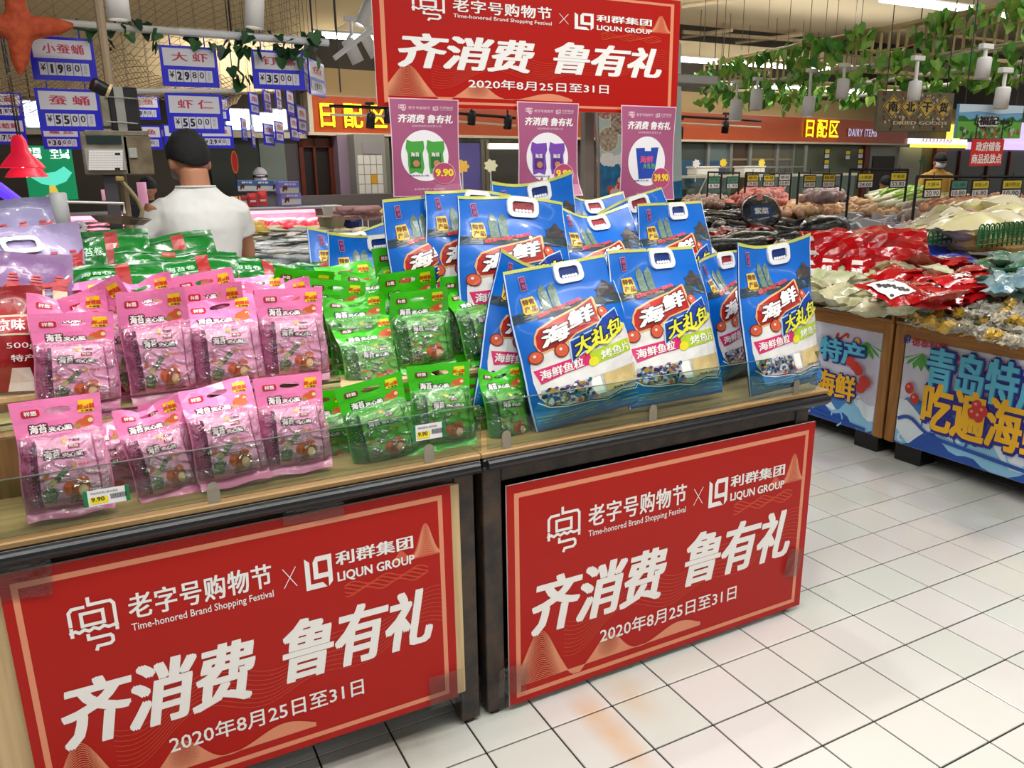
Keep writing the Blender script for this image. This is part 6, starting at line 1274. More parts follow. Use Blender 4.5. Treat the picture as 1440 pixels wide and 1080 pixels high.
for i, (x, y, r_, lb) in enumerate(((1185, 298, .24, 'rounded grey black bag with a shiny film top between the rolls and the shrimp heap'), (1160, 322, .2, 'dark crumpled seaweed bag lower down beside the grey packets'), (955, 312, .14, 'dark round seaweed bag at the left end beside the blue bags'))):
    tagged(heap_o := MB().ball((0, 0, 0), (r_, r_*.8, r_*.55), br[2-i % 2], 16, 10, .25, i+3).ob('seaweed_bag', None, True), lb, 'seaweed'); heap_o.location = atZ(x, y, 1.08)
# produce heaps
def produce(name, label, cat, group, quad, z0, z1, n, r_, mats_, seed, base, hump=.06, tray=None, nz=.25):
    mound(tray, quad, z0, z1, base, mat('tray_dark_green', (50, 60, 46), .6), .06)
    heap(name, label, cat, group, quad, z0, z1, n, [MB().ball((0, 0, 0), (r_, r_*.9, r_*.8), m_, 9, 6, nz, i) for i, m_ in enumerate(mats_)], 1, tilt=1, seed=seed, hump=hump, zj=.015)
F = lambda n_, c, c2: mat(n_, c, .4, noise_=12, col2=c2)
produce('netted_apple', 'pink red apple in a net, in the heap under the tag rack left of centre', 'fruit', 'pink apples in the far heap', [(1015, 290), (1112, 292), (1100, 266), (1050, 266)], 1.1, 1.22, 85, .065, [F('apple_pink', (214, 110, 110), (236, 170, 150)), F('apple_red', (190, 60, 60), (220, 130, 110))], 21, .92, .10, 'green tray under the pink apples')
produce('wrapped_fruit', 'wrapped fruit at the left of the produce', 'fruit', 'mixed wrapped fruit at the left of the produce', [(955, 292), (1025, 292), (1020, 276), (965, 276)], 1.1, 1.15, 50, .06, [F('fruit_brown', (140, 100, 80), (190, 150, 130)), F('fruit_violet', (120, 80, 90), (200, 160, 150)), F('fruit_pale', (206, 190, 176), (160, 120, 100))], 22, .92, .04, 'tray under the mixed wrapped fruit')
produce('dried_shrimp_bag', 'bright golden pink dried shrimp portion behind the seaweed rolls', 'dried shrimp', 'golden dried shrimp heap', [(1068, 306), (1200, 306), (1215, 284), (1090, 284)], 1.04, 1.14, 110, .055, [F('shrimp_gold', (240, 206, 150), (226, 160, 110)), F('shrimp_pink', (232, 160, 130), (250, 220, 180))], 23, .86, .05, 'tray under the golden dried shrimp', .5)
produce('dried_mushroom', 'brown netted dried goods portion in the middle of the produce', 'dried goods', 'brown netted dried goods heap', [(1190, 312), (1296, 310), (1292, 284), (1120, 276)], 1.05, 1.16, 120, .055, [F('goods_tan', (214, 160, 110), (236, 200, 150)), F('goods_brown', (176, 120, 80), (220, 180, 140))], 24, .86, .04, 'tray under the brown netted dried goods', .5)
produce('purple_garlic_bag', 'grey violet garlic bag behind dried goods', 'vegetable', 'grey violet garlic bags', [(1128, 282), (1190, 282), (1180, 268), (1135, 268)], 1.2, 1.26, 48, .055, [F('garlic_violet', (150, 120, 124), (196, 176, 170))], 25, .92, .05, 'tray under the violet garlic')
produce('pink_onion_bag', 'pink film wrapped vegetable left of the pale noodle bags', 'vegetable', 'pink wrapped vegetables', [(1262, 330), (1330, 330), (1345, 292), (1290, 292)], 1.0, 1.16, 70, .06, [F('wrap_pink', (236, 176, 156), (246, 214, 196)), F('wrap_cream', (244, 220, 190), (230, 170, 150))], 26, .86, .04, 'tray under the pink wrapped vegetables', .4)
produce('sweet_potato', 'orange brown root under the right tag rack', 'vegetable', 'orange roots under the right tag rack', [(1290, 293), (1450, 296), (1440, 276), (1310, 276)], 1.2, 1.25, 90, .045, [F('root_orange', (216, 140, 90), (236, 180, 140)), F('root_brown', (170, 110, 80), (210, 160, 120))], 27, .92, .02, 'tray under the orange roots')
produce('grey_melon', 'round grey brown melon between rack posts', 'fruit', 'grey brown melons', [(1272, 306), (1318, 306), (1312, 284), (1280, 284)], 1.12, 1.17, 12, .085, [F('melon_grey', (150, 130, 120), (180, 160, 146))], 28, .86, .03, 'tray under the grey brown melons', .08)
GN, GW = mat('onion_green', (150, 190, 70), .4), mat('onion_white', (226, 232, 196), .4); rr = random.Random(9)
mound('tray under the spring onions', [(1212, 288), (1300, 288), (1300, 272), (1240, 272)], 1.1, 1.2, .92, mat('tray_dark_green', (50, 60, 46), .6), .08)
for i in range(26):
    P = atZ(rr.uniform(1228, 1292), rr.uniform(268, 284), 1.22); d = Vector((.5, .35, 0)).normalized(); t = thing('spring_onion', 'long green and white spring onion in the bundle below the tag rack', 'vegetable', P, rr.uniform(-.3, .5), 'bundle of spring onions')
    MB().tube([(-.22, 0, -.03), (0, 0, .01)], [.022, .02], GW, 6).ob('white_stalk', t, True); MB().tube([(0, 0, .01), (.2, 0, .05), (.36, .02, .07)], [.02, .018, .01], GN, 6).ob('green_leaves', t, True)
# pale noodle bags
q = [(1262, 344), (1450, 352), (1450, 286), (1330, 290)]; mound('dark tray under the pale yellow bagged noodles', q, .98, 1.2, .86, DARKIN, .1)
pn_ = [mat('noodle_film_%d' % i, c, .3, coat=.5, noise_=5, col2=c2, bump=(12, .5)) for i, (c, c2) in enumerate((((250, 242, 190), (240, 226, 160)), ((252, 246, 216), (242, 230, 180))))]
def lab_(m_, f, w, h): m_.rect(-w*.08, -h*.06, w*.10, h*.07, mat('label_mauve', (200, 160, 156), .4), f, .006, w*.1)
heap('noodle_bag', 'puffy pale yellow noodle bag with mauve label', 'food bag', 'pale yellow noodle bags', q, 1.0, 1.24, 56, [pillow(.25, .19, .055, pn_[i], i+51, lab_, 10, .007) for i in range(2)], 1.05, tilt=.22, seed=30, hump=.03)
# green lattice fences
def lattice(label, TL, TR, bpx, Y, tall):
    a, b = atY(*TL, Y), atY(*TR, Y+.05); W = (b-a).length; H = a.z-atY(TL[0], TL[1]+bpx, Y).z; t = thing('lattice_guard', label, 'guard', a-Vector((0, 0, H)), math.atan2(b.y-a.y, b.x-a.x)); GR = mat('lattice_green', (16, 110, 56), .35); n = max(4, int(round(W/.052)))
    for i in range(n):
        x = W*(i+.5)/n; r_ = W/n/2
        MB().tube([(x-r_, 0, 0), (x-r_, 0, H-r_)]+[(x-r_*math.cos(k*math.pi/6), 0, H-r_+r_*math.sin(k*math.pi/6)) for k in range(7)]+[(x+r_, 0, 0)], .0045, GR, 5).ob('arch', t)
    if tall:
        for i in range(n): x = W*(i+.5)/n; r_ = W/n/2; MB().tube([(x-r_, 0, H*.2), (x, 0, H*.9)], .004, GR, 4).ob('strut', t); MB().tube([(x, 0, H*.9), (x+r_, 0, H*.2)], .004, GR, 4).ob('strut', t)
    for z in (.02, H*.35, H*.62): MB().tube([(0, 0, z), (W, 0, z)], .004, GR, 4).ob('crossbar', t)
lattice('low green plastic lattice guard before the pink wrapped vegetables', (1306, 326), (1364, 329), 19, 2.95, False)
lattice('taller green plastic lattice guard before the noodle bags at the right edge', (1378, 316), (1452, 318), 34, 2.6, True)
island_z = atZ(1340, 356, .96); tagged(MB().bbox((4.98, 1.4, .86), (5.01, 4.4, .93), BLK, .004).ob('divider_rail'), 'dark rail under the green lattice guards behind the red bags', 'rail')
# ------------------------------------------------------------------ tag racks over the produce
TAGB = mat('tag_black', (24, 24, 24), .5); TY_ = mat('tag_yellow', (240, 216, 60), .5); TTEAL = mat('tag_teal', (70, 150, 130), .5); 
def rack(label, xs, ytop, ybot, Y, zfloor):
    t = thing('tag_rack', label, 'tag rack', atY(xs[0], ytop, Y)); bpy.context.view_layer.update(); a, b = atY(xs[0], ytop, Y), atY(xs[-1], ytop+(1 if xs[-1]-xs[0] > 40 else 0), Y)
    wob(MB().tube([a, b], .011, TAGB, 5), 'top_bar', t)
    for x in xs:
        p = atY(x, ytop, Y); wob(MB().tube([p, (p.x, p.y, zfloor)], .011, TAGB, 5), 'post', t)
rack('black tag rack standing at the left over the wrapped fruit', (996, 1015, 1040), 242, 285, 7.6, 1.0); rack('black tag rack over the pink apples', (1049, 1113), 243, 285, 6.6, 1.0); rack('black tag rack right of the apples over the garlic', (1124, 1184), 243, 283, 5.6, 1.0)
rack('wide black tag rack before the spring onions', (1196, 1277), 238, 290, 4.6, 1.0); rack('nearest black tag rack at the right edge over the noodle bags', (1290, 1455), 248, 302, 3.9, 1.0)
def tag(x, y, w_, h_, Y, nm, price, top=TY_, label=''):
    a, b = atY(x-w_/2, y+h_/2, Y), atY(x+w_/2, y-h_/2, Y); W, H = b.x-a.x, b.z-a.z; t = thing('price_tag', label, 'price tag', a+Vector((0, -.015, 0)))
    MB().bbox((0, 0, 0), (W, .006, H), TAGB, .001).ob('holder', t); MB().rect(W*.06, H*.5, W*.94, H*.92, top, face, .001).text(nm, (W*.14, H*.6, W*.86, H*.83), mat('tag_print', (90, 66, 20), .5), face, .0015, bold=.01).ob('name_card', t)
    MB().rect(W*.06, H*.07, W*.94, H*.42, PAPW, face, .001).text(price, (W*.14, H*.12, W*.86, H*.37), DK, face, .0015, bold=.01).ob('price_card', t); MB().tube([(W/2, .003, H), (W/2, .003, H+.05)], .004, TAGB, 4).ob('hook', t)
for (x, y, w_, h_, Y, nm, pr_, top, lb) in ((1003, 257, 18, 18, 7.6, '苹果', '8.90', TTEAL, 'small black framed tag with a teal top, leftmost over the produce'), (1029, 257, 18, 18, 7.6, '香梨', '5.90', TTEAL, 'small black framed tag with a teal top, second from the left'), (1057, 254, 18, 18, 6.6, '银耳', '29.80', TY_, 'pale yellow tag, left of three over the pink apples'), (1080, 254, 18, 18, 6.6, '木耳', '39.80', TY_, 'pale yellow tag, middle of three over the pink apples'), (1102, 253, 18, 18, 6.6, '香菇', '18.80', PAPW, 'glare whitened tag, right of three over the pink apples'),  # glare on the last tag painted as a white top card
    (1137, 255, 19, 19, 5.6, '干虾仁', '26.00', TY_, 'yellow tag, left one over the violet garlic'), (1164, 254, 20, 20, 5.6, '桂圆', '58.00', TY_, 'yellow tag, right one over the violet garlic'), (1215, 254, 25, 22, 4.6, '小黄姜', '24.00', TY_, 'yellow tag at the left above the spring onions'), (1261, 253, 26, 23, 4.6, '干香菇', '53.80', TY_, 'yellow tag at the right above the spring onions'),
    (1309, 265, 28, 27, 3.9, '大蒜头', '20.90', TY_, 'yellow tag reading 20.90 before the capped worker'), (1346, 265, 27, 25, 3.9, '生姜', '10.80', TTEAL, 'teal topped tag reading 10.80 over the noodle bags'), (1376, 265, 28, 25, 3.9, '铁棍山药', '16.80', TY_, 'yellow tag reading 16.80 over the noodle bags'), (1420, 265, 33, 27, 3.9, '福州粉丝', '10.90', TY_, 'largest yellow tag reading 10.90 near the right edge')):
    tag(x, y, w_, h_, Y, nm, pr_, top, lb)
# glass counter behind the apples and cloud shaped price picks
gc = thing('glass_counter', 'pale glass fronted service counter behind the tag racks', 'counter', (8.6, 10.9, 0)); 
MB().bbox((0, 0, 0), (4.6, .8, .95), mat('counter_grey', (156, 164, 150), .4), .01).ob('base', gc); MB().bbox((-.02, -.03, .95), (4.62, .83, .99), STEEL, .004).ob('worktop', gc); MB().box((0, .0, .99), (4.6, .01, 1.42), clear('counter_glass', (210, 228, 220), .10, .04)).ob('glass_pane', gc); MB().bbox((-.03, -.02, 1.42), (4.63, .5, 1.47), mat('counter_top_edge', (206, 204, 184), .4), .004).ob('top_edge', gc)
for q in (.6, 1.6, 2.6, 3.6): MB().tube([(q, 0, .99), (q+.25, .0, 1.42)], .015, STEEL, 6).ob('strut', gc)
for (x, y, Y, c, lb) in ((1017, 229, 10.7, (250, 214, 60), 'yellow cloud shaped price pick on a red stick, left on the glass counter'), (1071, 229, 10.7, (250, 220, 90), 'yellow cloud shaped price pick on a white stick, right on the glass counter'), (650, 234, 8.0, (246, 190, 80), 'orange cloud shaped price pick between the left and middle posters'), (690, 233, 8.0, (238, 232, 190), 'cream cloud shaped price pick between the left and middle posters'), (979, 230, 10.7, (240, 236, 226), 'white cloud shaped price pick at the left end of the glass counter')):
    P = atY(x, y, Y); t = thing('price_pick', lb, 'price sign', P); r_ = .075
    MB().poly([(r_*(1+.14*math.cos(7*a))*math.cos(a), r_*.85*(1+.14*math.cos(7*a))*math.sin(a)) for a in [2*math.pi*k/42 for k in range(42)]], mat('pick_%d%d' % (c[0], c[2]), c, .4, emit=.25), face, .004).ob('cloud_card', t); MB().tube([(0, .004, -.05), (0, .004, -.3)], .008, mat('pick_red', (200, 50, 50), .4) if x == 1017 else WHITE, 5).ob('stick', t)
for (x, lb) in ((992, 'white polystyrene box on the left end of the glass counter'), (1058, 'white polystyrene box in the middle of the glass counter')):
    P = atY(x, 243, 11.1); t = thing('foam_box', lb, 'box', (P.x-.18, 11.1, 1.47)); MB().bbox((0, 0, 0), (.5, .3, .12), WHITE, .02).ob('body', t); MB().bbox((-.01, -.01, .12), (.51, .31, .15), WHITE, .01).ob('lid', t)
# freezer cabinet between posters
a, b = atY(640, 262, 9.0), atY(738, 196, 9.0); fz = thing('display_freezer', 'upright glass display freezer between the left and middle posters', 'freezer', (a.x, 9.0, 0)); W = b.x-a.x
MB().bbox((0, .02, 0), (W, .7, b.z), mat('freezer_inside', (58, 54, 50), .5, noise_=9, col2=(90, 84, 70)), .01).ob('cabinet', fz)
for (u0, u1, c) in ((.0, .36, (120, 110, 190)), (.42, 1.0, (80, 76, 66))): MB().box((W*u0, -.004, .9), (W*u1, .004, b.z-.05), mat('freezer_glass_%d' % c[0], c, .12, coat=.5)).ob('glass_door', fz)
for u in (0, .36, .42, .97): MB().bbox((W*u, -.03, .1), (W*u+.05, .02, b.z), mat('freezer_frame', (150, 144, 124), .3, metal=.6), .004).ob('frame_post', fz)
MB().bbox((W*.44, -.03, b.z-.12), (W*.97, -.01, b.z-.05), mat('freezer_light', (250, 240, 210), .4, emit=1.5), .004).ob('light_strip', fz); MB().bbox((W*.42, -.03, .85), (W, -.005, .9), GREY, .003).ob('door_rail', fz)
# ------------------------------------------------------------------ fish counter with ice
ICE = mat('crushed_ice', (222, 230, 232), .35, noise_=30, col2=(176, 190, 190), bump=(40, 1)); ci = thing('fish_counter', 'stainless fish counter heaped with crushed ice right of the man', 'counter', (.6, 5.6, 0)); bpy.context.view_layer.update()
MB().bbox((-2.2, 0, 0), (4.4, 4.0, .84), mat('counter_steel', (150, 152, 152), .35, metal=.7), .01).ob('base', ci); MB().grid(46, 30, lambda u, v: Vector((-2.1+6.4*u, .42+3.5*v, .86+.05*noise.noise(Vector((u*22, v*14, 0)))+.04*v)), ICE).ob('ice_bed', ci, True); MB().bbox((-2.2, -.02, .84), (4.4, .03, .9), STEEL, .004).ob('front_lip', ci)
def fish(mt, s_):
    m_ = MB(); m_.loft([(Vector((x, 0, 0)), .0, .0) for x in (0,)], mt, 3) if False else None
    ring = [(-.5, .02, .01), (-.42, .06, .03), (-.25, .11, .05), (0, .12, .055), (.25, .08, .035), (.40, .03, .014), (.5, .07, .006)]
    m_.T = Matrix.Rotation(math.pi/2, 4, 'Y'); m_.loft([((0, 0, x*s_), h*s_*.6, w*s_*2.2) for x, w, h in ring], mt, 10); m_.T = None; return m_
fm = [mat('fish_silver', (214, 218, 214), .3, coat=.4, noise_=12, col2=(160, 164, 154)), mat('fish_pale', (226, 222, 208), .35, coat=.4, noise_=8, col2=(190, 180, 150)), mat('fish_dark', (140, 146, 142), .35, coat=.4, noise_=8, col2=(170, 172, 164))]
heap('whole_fish', 'pale whole fish lying on the crushed ice right of the man', 'fish', 'whole fish on the ice', [(318, 358), (552, 352), (530, 322), (325, 320)], .93, .96, 80, [fish(m_, .34) for m_ in fm], 1, tilt=.15, seed=40)
heap('flat_fish', 'broad cream flat fish on the ice', 'fish', 'flat fish at the back of the ice', [(345, 328), (520, 328), (500, 319), (350, 319)], .93, .95, 24, [MB().ball((0, 0, 0), (.15, .10, .03), mat('flatfish_cream', (220, 196, 130), .4, noise_=7, col2=(236, 226, 200)), 10, 6, .15, 2)], 1, tilt=.3, seed=41)
heap('yellow_starfish_meat', 'yellow seafood portion beside the man', 'seafood', 'yellow seafood portions', [(336, 328), (368, 328), (366, 318), (336, 318)], .95, .99, 16, [MB().ball((0, 0, 0), (.08, .07, .06), mat('seafood_yellow', (240, 206, 70), .4, noise_=20, col2=(226, 170, 60)), 9, 6, .5, 3)], 1, tilt=.8, seed=42)
heap('ice_fish_left', 'wet pale fish under the weighing pan', 'fish', 'fish left of the man', [(105, 335), (215, 338), (215, 312), (110, 312)], .93, .97, 26, [fish(fm[0], .32)], 1, tilt=.15, seed=43)
def crate(x, y, Y, w_, d_, label, fill):
    P = atZ(x, y, .92); t = thing('fish_tray', label, 'tray', (P.x, Y, .86)); BT = mat('tray_black', (24, 28, 34), .35)
    for a, b in (((0, 0, 0), (w_, d_, .01)), ((0, 0, 0), (w_, .012, .075)), ((0, d_-.012, 0), (w_, d_, .075)), ((0, 0, 0), (.012, d_, .075)), ((w_-.012, 0, 0), (w_, d_, .075))): MB().bbox(a, b, BT, .003).ob('side' if b[2] > .02 else 'bottom', t)
    MB().bbox((-.008, -.008, .07), (w_+.008, .0, .08), mat('tray_rim', (90, 110, 150), .3), .002).ob('rim', t)
    o = MB(); rr2 = random.Random(5)
    for i in range(220): o.ball((rr2.uniform(.03, w_-.03), rr2.uniform(.03, d_-.03), .045+rr2.uniform(0, .02)), .014, fill[i % 2], 5, 4, .3, i)
    o = o.ob('small_shells', t); o['kind'] = 'stuff'
SH = [mat('shell_brown', (120, 104, 80), .4), mat('shell_dark', (66, 60, 52), .4)]
crate(345, 372, 5.0, .62, .38, 'black tray of small brown shellfish in front of the ice, left of two', SH); crate(412, 372, 5.05, .6, .36, 'black tray of small shellfish in front of the ice, right of two', SH)
tagged(MB().bbox((.55, 4.85, .0), (2.6, 5.55, .855), mat('counter_steel', (150, 152, 152), .35, metal=.7), .01).ob('tray_stand'), 'low steel stand carrying the black shellfish trays', 'stand')
# pink lit meat case with boxes and pouches on top
PKL = mat('pink_lamp', (255, 190, 200), .4, emit=2.2); a, b = atY(336, 318, 10.2), atY(455, 290, 10.2)
mc = thing('meat_case', 'long pink lit meat display case behind the fish counter', 'display case', (-2.6, 10.2, 0)); Lm = b.x+2.6; zt = b.z
MB().bbox((0, .06, 0), (Lm, .5, zt-.32), WHITE, .01).ob('base', mc); MB().bbox((0, .06, zt-.32), (Lm, .5, zt-.3), mat('meat_pink', (226, 130, 140), .5, noise_=12, col2=(240, 190, 190)), .004).ob('meat_bed', mc)
MB().bbox((0, .44, zt-.3), (Lm, .48, zt-.03), mat('meat_back', (220, 150, 160), .5, noise_=10, col2=(236, 176, 180)), .004).ob('back_panel', mc); MB().bbox((-.02, .0, zt-.03), (Lm+.1, .5, zt), mat('case_top', (190, 186, 196), .3), .004).ob('top_panel', mc)
MB().tube([(.05, .08, zt-.055), (Lm-.1, .08, zt-.055)], .02, PKL, 8).ob('pink_tube', mc); l_ = bpy.data.lights.new('case_lamp', 'AREA'); l_.shape = 'RECTANGLE'; l_.size = Lm; l_.size_y = .1; l_.energy = 60; l_.color = (1, .45, .55); lo_ = bpy.data.objects.new('case_lamp', l_); lo_.parent = mc; lo_.location = (Lm/2, .25, zt-.05); COL.objects.link(lo_)
MB().box((0, .0, zt-.3), (Lm, .006, zt-.03), clear('case_glass', (250, 236, 240), .07, .05)).ob('glass_front', mc)
heap('meat_cut', 'pink meat portion inside the lit case', 'meat', 'meat portions in the pink lit case', [(340, 316), (460, 316), (452, 310), (340, 310)], zt-.27, zt-.27, 22, [MB().ball((0, 0, 0), (.12, .08, .05), mat('meat_red', (210, 90, 100), .4, noise_=16, col2=(240, 190, 180)), 9, 6, .3, 4)], 1, tilt=.3, seed=44, far=10.5)
for (x0, y0, x1, y1, Y, c, nm, cat, lb) in ((460, 290, 479, 306, 8.6, (226, 226, 226), 'price_terminal', 'terminal', 'small white terminal box at the right end of the ice counter'), (455, 305, 486, 322, 8.4, (150, 140, 110), 'steel_bin', 'bin', 'brownish steel bin below the white terminal at the counter end'), (486, 308, 512, 322, 8.6, (30, 40, 110), 'blue_tub', 'tub', 'dark blue tub right of the steel bin behind the blue bags')):
    a = atY(x0, y1, Y); b = atY(x1, y0, Y); t = thing(nm, lb, cat, a); W, H = b.x-a.x, b.z-a.z
    MB().loft([((W/2, .12, 0), W*.5, .12), ((W/2, .12, H*.8), W*.62, .15), ((W/2, .12, H), W*.60, .14)], mat(nm+'_paint', c, .4), 4 if nm != 'blue_tub' else 16).ob('body', t); MB().bbox((-.01, -.02, H), (W+.01, .26, H+.012), mat(nm+'_rim', tuple(min(255, q+20) for q in c), .4), .003).ob('rim', t)
tagged(MB().bbox((3.3, 8.3, 0), (5.0, 9.2, atY(470, 322, 8.4).z-.005), mat('counter_steel', (150, 152, 152), .35, metal=.7), .01).ob('side_counter'), 'steel side counter at the right end of the ice counter', 'counter')
heap('sausage', 'pale pink sausage on the side counter behind the blue bags', 'sausage', 'sausages on the side counter', [(482, 306), (530, 308), (520, 292), (482, 292)], 1.15, 1.3, 20, [MB().tube([(-.10, 0, 0), (-.085, 0, 0), (.085, 0, 0), (.10, 0, 0)], [.008, .018, .018, .008], mat('sausage_pink', (196, 150, 146), .4, noise_=10, col2=(170, 110, 110)), 8)], 1, tilt=.1, seed=60)
for (x, y, c, lb) in ((517, 299, (250, 220, 40), 'yellow flower shaped price pick left of the 9.90 poster, left one'), (537, 299, (250, 214, 30), 'yellow flower shaped price pick touching the left 9.90 poster'), (509, 298, (226, 60, 40), 'small red price pick beside the yellow ones')):
    P = atY(x, y, 8.0); t = thing('price_pick', lb, 'price sign', P); r_ = .06
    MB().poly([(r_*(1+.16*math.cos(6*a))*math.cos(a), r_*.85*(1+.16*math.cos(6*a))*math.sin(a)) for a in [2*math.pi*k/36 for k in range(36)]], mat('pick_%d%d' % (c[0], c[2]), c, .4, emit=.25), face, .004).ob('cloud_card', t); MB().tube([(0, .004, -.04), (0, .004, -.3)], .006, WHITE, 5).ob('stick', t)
def carton(x, y, w_, h_, Y, c, lb):
    a = atY(x, y, Y); k = Y/9.55; t = thing('milk_carton', lb, 'carton', a); W, H = w_*k/115, h_*k/115
    MB().bbox((0, 0, 0), (W, .22, H), mat('carton_%d' % c[0], c, .4), .004).ob('box', t); m_ = MB(); m_.rect(.01, .01, W-.01, H*.5, mat('carton_field', (206, 206, 190), .4), face, .002); m_.poly([(W*.15, H*.2), (W*.2, H*.62), (W*.38, H*.66), (W*.42, H*.5), (W*.36, H*.2), (W*.3, H*.4), (W*.22, H*.2)], mat('carton_brown', (90, 40, 36), .4), face, .003); m_.ob('box_print', t)
    MB().text('鲜牛奶', (W*.28, H*.7, W*.85, H*.88), WHITEP, face, .003, bold=.04).ob('lettering', t)
for i, x in enumerate((334, 357, 380)): carton(x, 270, 23, 15, 10.6, (60, 100, 150), 'blue milk carton on the meat case, '+('left', 'middle', 'right')[i]+' of three shaded ones')  # shade and violet light are put into the carton colours, here and below
carton(393, 273, 27, 16, 10.3, (130, 120, 210), 'violet lit milk carton, upper one of the stack at the case end'); carton(396, 289, 27, 16, 10.3, (140, 130, 214), 'violet lit milk carton, lower one of the stack at the case end')
for i, (x, y, c) in enumerate(((336, 290, (236, 150, 90)), (343, 291, (150, 40, 44)), (356, 290, (222, 50, 56)), (370, 289, (226, 56, 56)))):
    P = atY(x, y, 10.25); t = thing('meat_pouch', ('orange', 'dark red', 'middle red', 'tall bright red')[i]+' stand up pouch on top of the pink lit case', 'pouch', P, group='pouches on the meat case'); M_ = Matrix.Rotation(math.pi/2, 4, 'X')
    m_ = pillow(.115, .12+.02*i, .025, mat('pouch_%d' % c[0], c, .35, coat=.3), i, None, 7); m_.v = [M_ @ v+Vector((0, 0, .06+.01*i)) for v in m_.v]; m_.ob('pouch', t, True); MB().rect(-.035, .05, .035, .075, PAPW, face, .03).ob('label_print', t)
wk = wfn(0, 0); tagged(MB().box((1.0, 10.75, .0), (4.6, 11.0, 1.28), mat('counter_shelf_dark', (110, 102, 98), .5)).ob('back_counter'), 'dark back counter behind the milk cartons', 'counter')
# green lit chicken sign, red lamps and pink rolls at the left
a, b = atY(42, 282, 9.0), atY(99, 205, 9.0); cs = thing('chicken_sign', 'lit green sign with white characters and a rooster picture at the left', 'sign', (a.x, 9.0, a.z)); W, H = b.x-a.x, b.z-a.z
MB().bbox((0, 0, 0), (W, .08, H), mat('sign_green_lit', (10, 134, 84), .4, emit=.55), .004).ob('panel', cs); wl2 = mat('sign_white_lit', (230, 250, 240), .4, emit=1.0)
MB().text('鲁西\n土鸡', (W*.04, H*.76, W*.38, H*.97), wl2, face, .003, bold=.05).ob('lettering', cs); MB().text('名门\n土鸡', (W*.55, H*.76, W*.95, H*.97), wl2, face, .003, bold=.04).ob('lettering', cs)
m_ = MB(); cyn = mat('rooster_cyan', (90, 220, 190), .4, emit=.7); m_.poly([(W*.1, H*.42), (W*.25, H*.52), (W*.3, H*.62), (W*.4, H*.5), (W*.6, H*.52), (W*.8, H*.62), (W*.95, H*.5), (W*.8, H*.34), (W*.55, H*.26), (W*.3, H*.3)], cyn, face, .003); m_.poly([(W*.22, H*.58), (W*.3, H*.7), (W*.42, H*.6), (W*.34, H*.54)], mat('rooster_red', (230, 70, 50), .4, emit=.5), face, .004)
m_.poly([(W*.3, H*.05), (W*.7, H*.05), (W*.62, H*.12), (W*.56, H*.27), (W*.44, H*.27), (W*.42, H*.12)], mat('rooster_gold', (230, 200, 80), .4, emit=.5), face, .004); m_.ob('rooster_picture', cs)
MB().tube([(W/2, .04, -.9), (W/2, .04, 0)], .03, GREY, 8).ob('stand', cs)
RL = mat('red_lamp_shade', (226, 30, 60), .35, emit=.5)
for (x, y, Y, lb) in ((30, 222, 7.0, 'red pleated lamp shade at the left below the price boards, upper one'), (36, 236, 7.3, 'red pleated lamp shade at the left, lower one before the green sign')):
    P = atY(x, y, Y); t = thing('red_lamp', lb, 'lamp', P); MB().lathe([(.03, .16), (.05, .12), (.06, .04), (.13, -.04), (.15, -.07)], RL, 16).ob('shade', t, True); MB().ball((0, 0, -.04), .03, mat('lamp_bulb_pink', (255, 210, 220), .4, emit=8), 8, 6).ob('bulb', t); MB().tube([(0, 0, .16), (0, 0, 1.6)], .006, DK, 4).ob('cord', t)
PKR = mat('pink_lit_paper', (246, 170, 200), .5, emit=.25)  # pink lamp light put into the paper colour, with a faint glow
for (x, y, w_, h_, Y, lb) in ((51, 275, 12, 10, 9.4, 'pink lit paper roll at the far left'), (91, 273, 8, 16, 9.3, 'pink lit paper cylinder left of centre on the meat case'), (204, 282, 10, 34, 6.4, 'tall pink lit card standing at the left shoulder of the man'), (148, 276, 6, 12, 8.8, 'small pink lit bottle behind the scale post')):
    P = atY(x, y+h_/2, Y); k = Y/1010; t = thing('pink_roll', lb, 'roll', P); MB().lathe([(0, 0), (w_*k/2, 0), (w_*k/2, h_*k), (w_*k*.3, h_*k), (0, h_*k*.96)], PKR, 12).ob('roll', t, True)
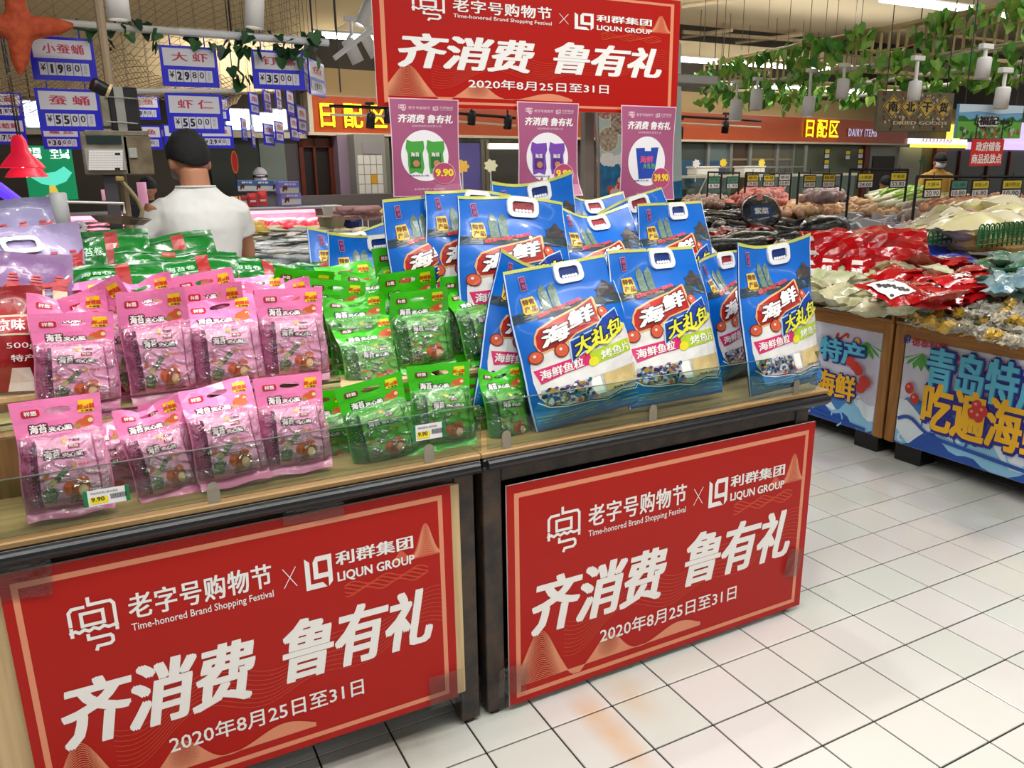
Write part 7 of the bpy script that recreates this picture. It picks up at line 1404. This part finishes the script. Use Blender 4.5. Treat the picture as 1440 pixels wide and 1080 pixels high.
P = atY(88, 318, 4.6); t = thing('paper_roll_holder', 'white plastic tube of bags standing left of the weighing pan', 'holder', P); MB().lathe([(0, 0), (.042, 0), (.040, .16), (.032, .165), (.0, .15)], mat('white_plastic', (228, 230, 232), .35), 16).ob('tube', t, True)
P = atY(112, 320, 4.9); t = thing('tape_roll', 'round white tape roll lying beside the white plastic tube', 'roll', P); MB().lathe([(.012, -.02), (.036, -.02), (.036, .02), (.012, .02), (.012, -.02)], mat('white_plastic', (228, 230, 232), .35), 18, Matrix.Rotation(1.3, 4, 'X')).ob('roll', t, True)
P = atY(3, 272, 6.2); t = thing('violet_lamp', 'violet glowing tube lamp at the left edge above the lavender bags', 'lamp', P); MB().tube([(-.1, 0, .12), (.08, 0, -.06)], .04, mat('violet_glow', (90, 50, 220), .3, emit=1.2), 10).ob('tube', t); MB().tube([(0, 0, .05), (0, 0, 1.8)], .005, DK, 4).ob('cord', t)
P = atY(330, 228, 8.8); t = thing('oval_sign', 'small oval orange sign right of the head of the man', 'sign', P); MB().oval(0, 0, .035, .115, mat('oval_orange', (226, 110, 40), .4), face, .004, n=24).oval(0, 0, .026, .10, mat('oval_red', (190, 40, 30), .4), face, .006, n=24).ob('panel', t); MB().tube([(0, .002, -.1), (0, .002, -1.2)], .006, DK, 5).ob('stick', t)
# bright blue-white lamps seen between the slanted boards
for i, (x, y, w_, h_, Y) in enumerate(((335, 168, 26, 22, 10.5), (378, 172, 34, 20, 10.5), (395, 168, 14, 22, 10.6), (45, 160, 14, 26, 9.8), (420, 178, 10, 14, 10.6))):
    P = atY(x, y, Y); k = Y/1020; t = thing('cold_floodlight', 'bluish white floodlight glaring behind the price boards, '+('left one of the group', 'widest of the group', 'beside the widest one', 'far left beside the 55.00 board', 'right one of the group')[i], 'lamp', P)
    MB().bbox((-w_*k/2, 0, -h_*k/2), (w_*k/2, .05, h_*k/2), mat('cold_light', (214, 232, 255), .4, emit=5), .01).ob('lens', t); MB().bbox((-w_*k/2-.02, .05, -h_*k/2-.02), (w_*k/2+.02, .12, h_*k/2+.02), GREY, .01).ob('housing', t); MB().tube([(0, .1, h_*k/2), (0, .1, 2.2)], .008, DK, 5).ob('hanger', t)
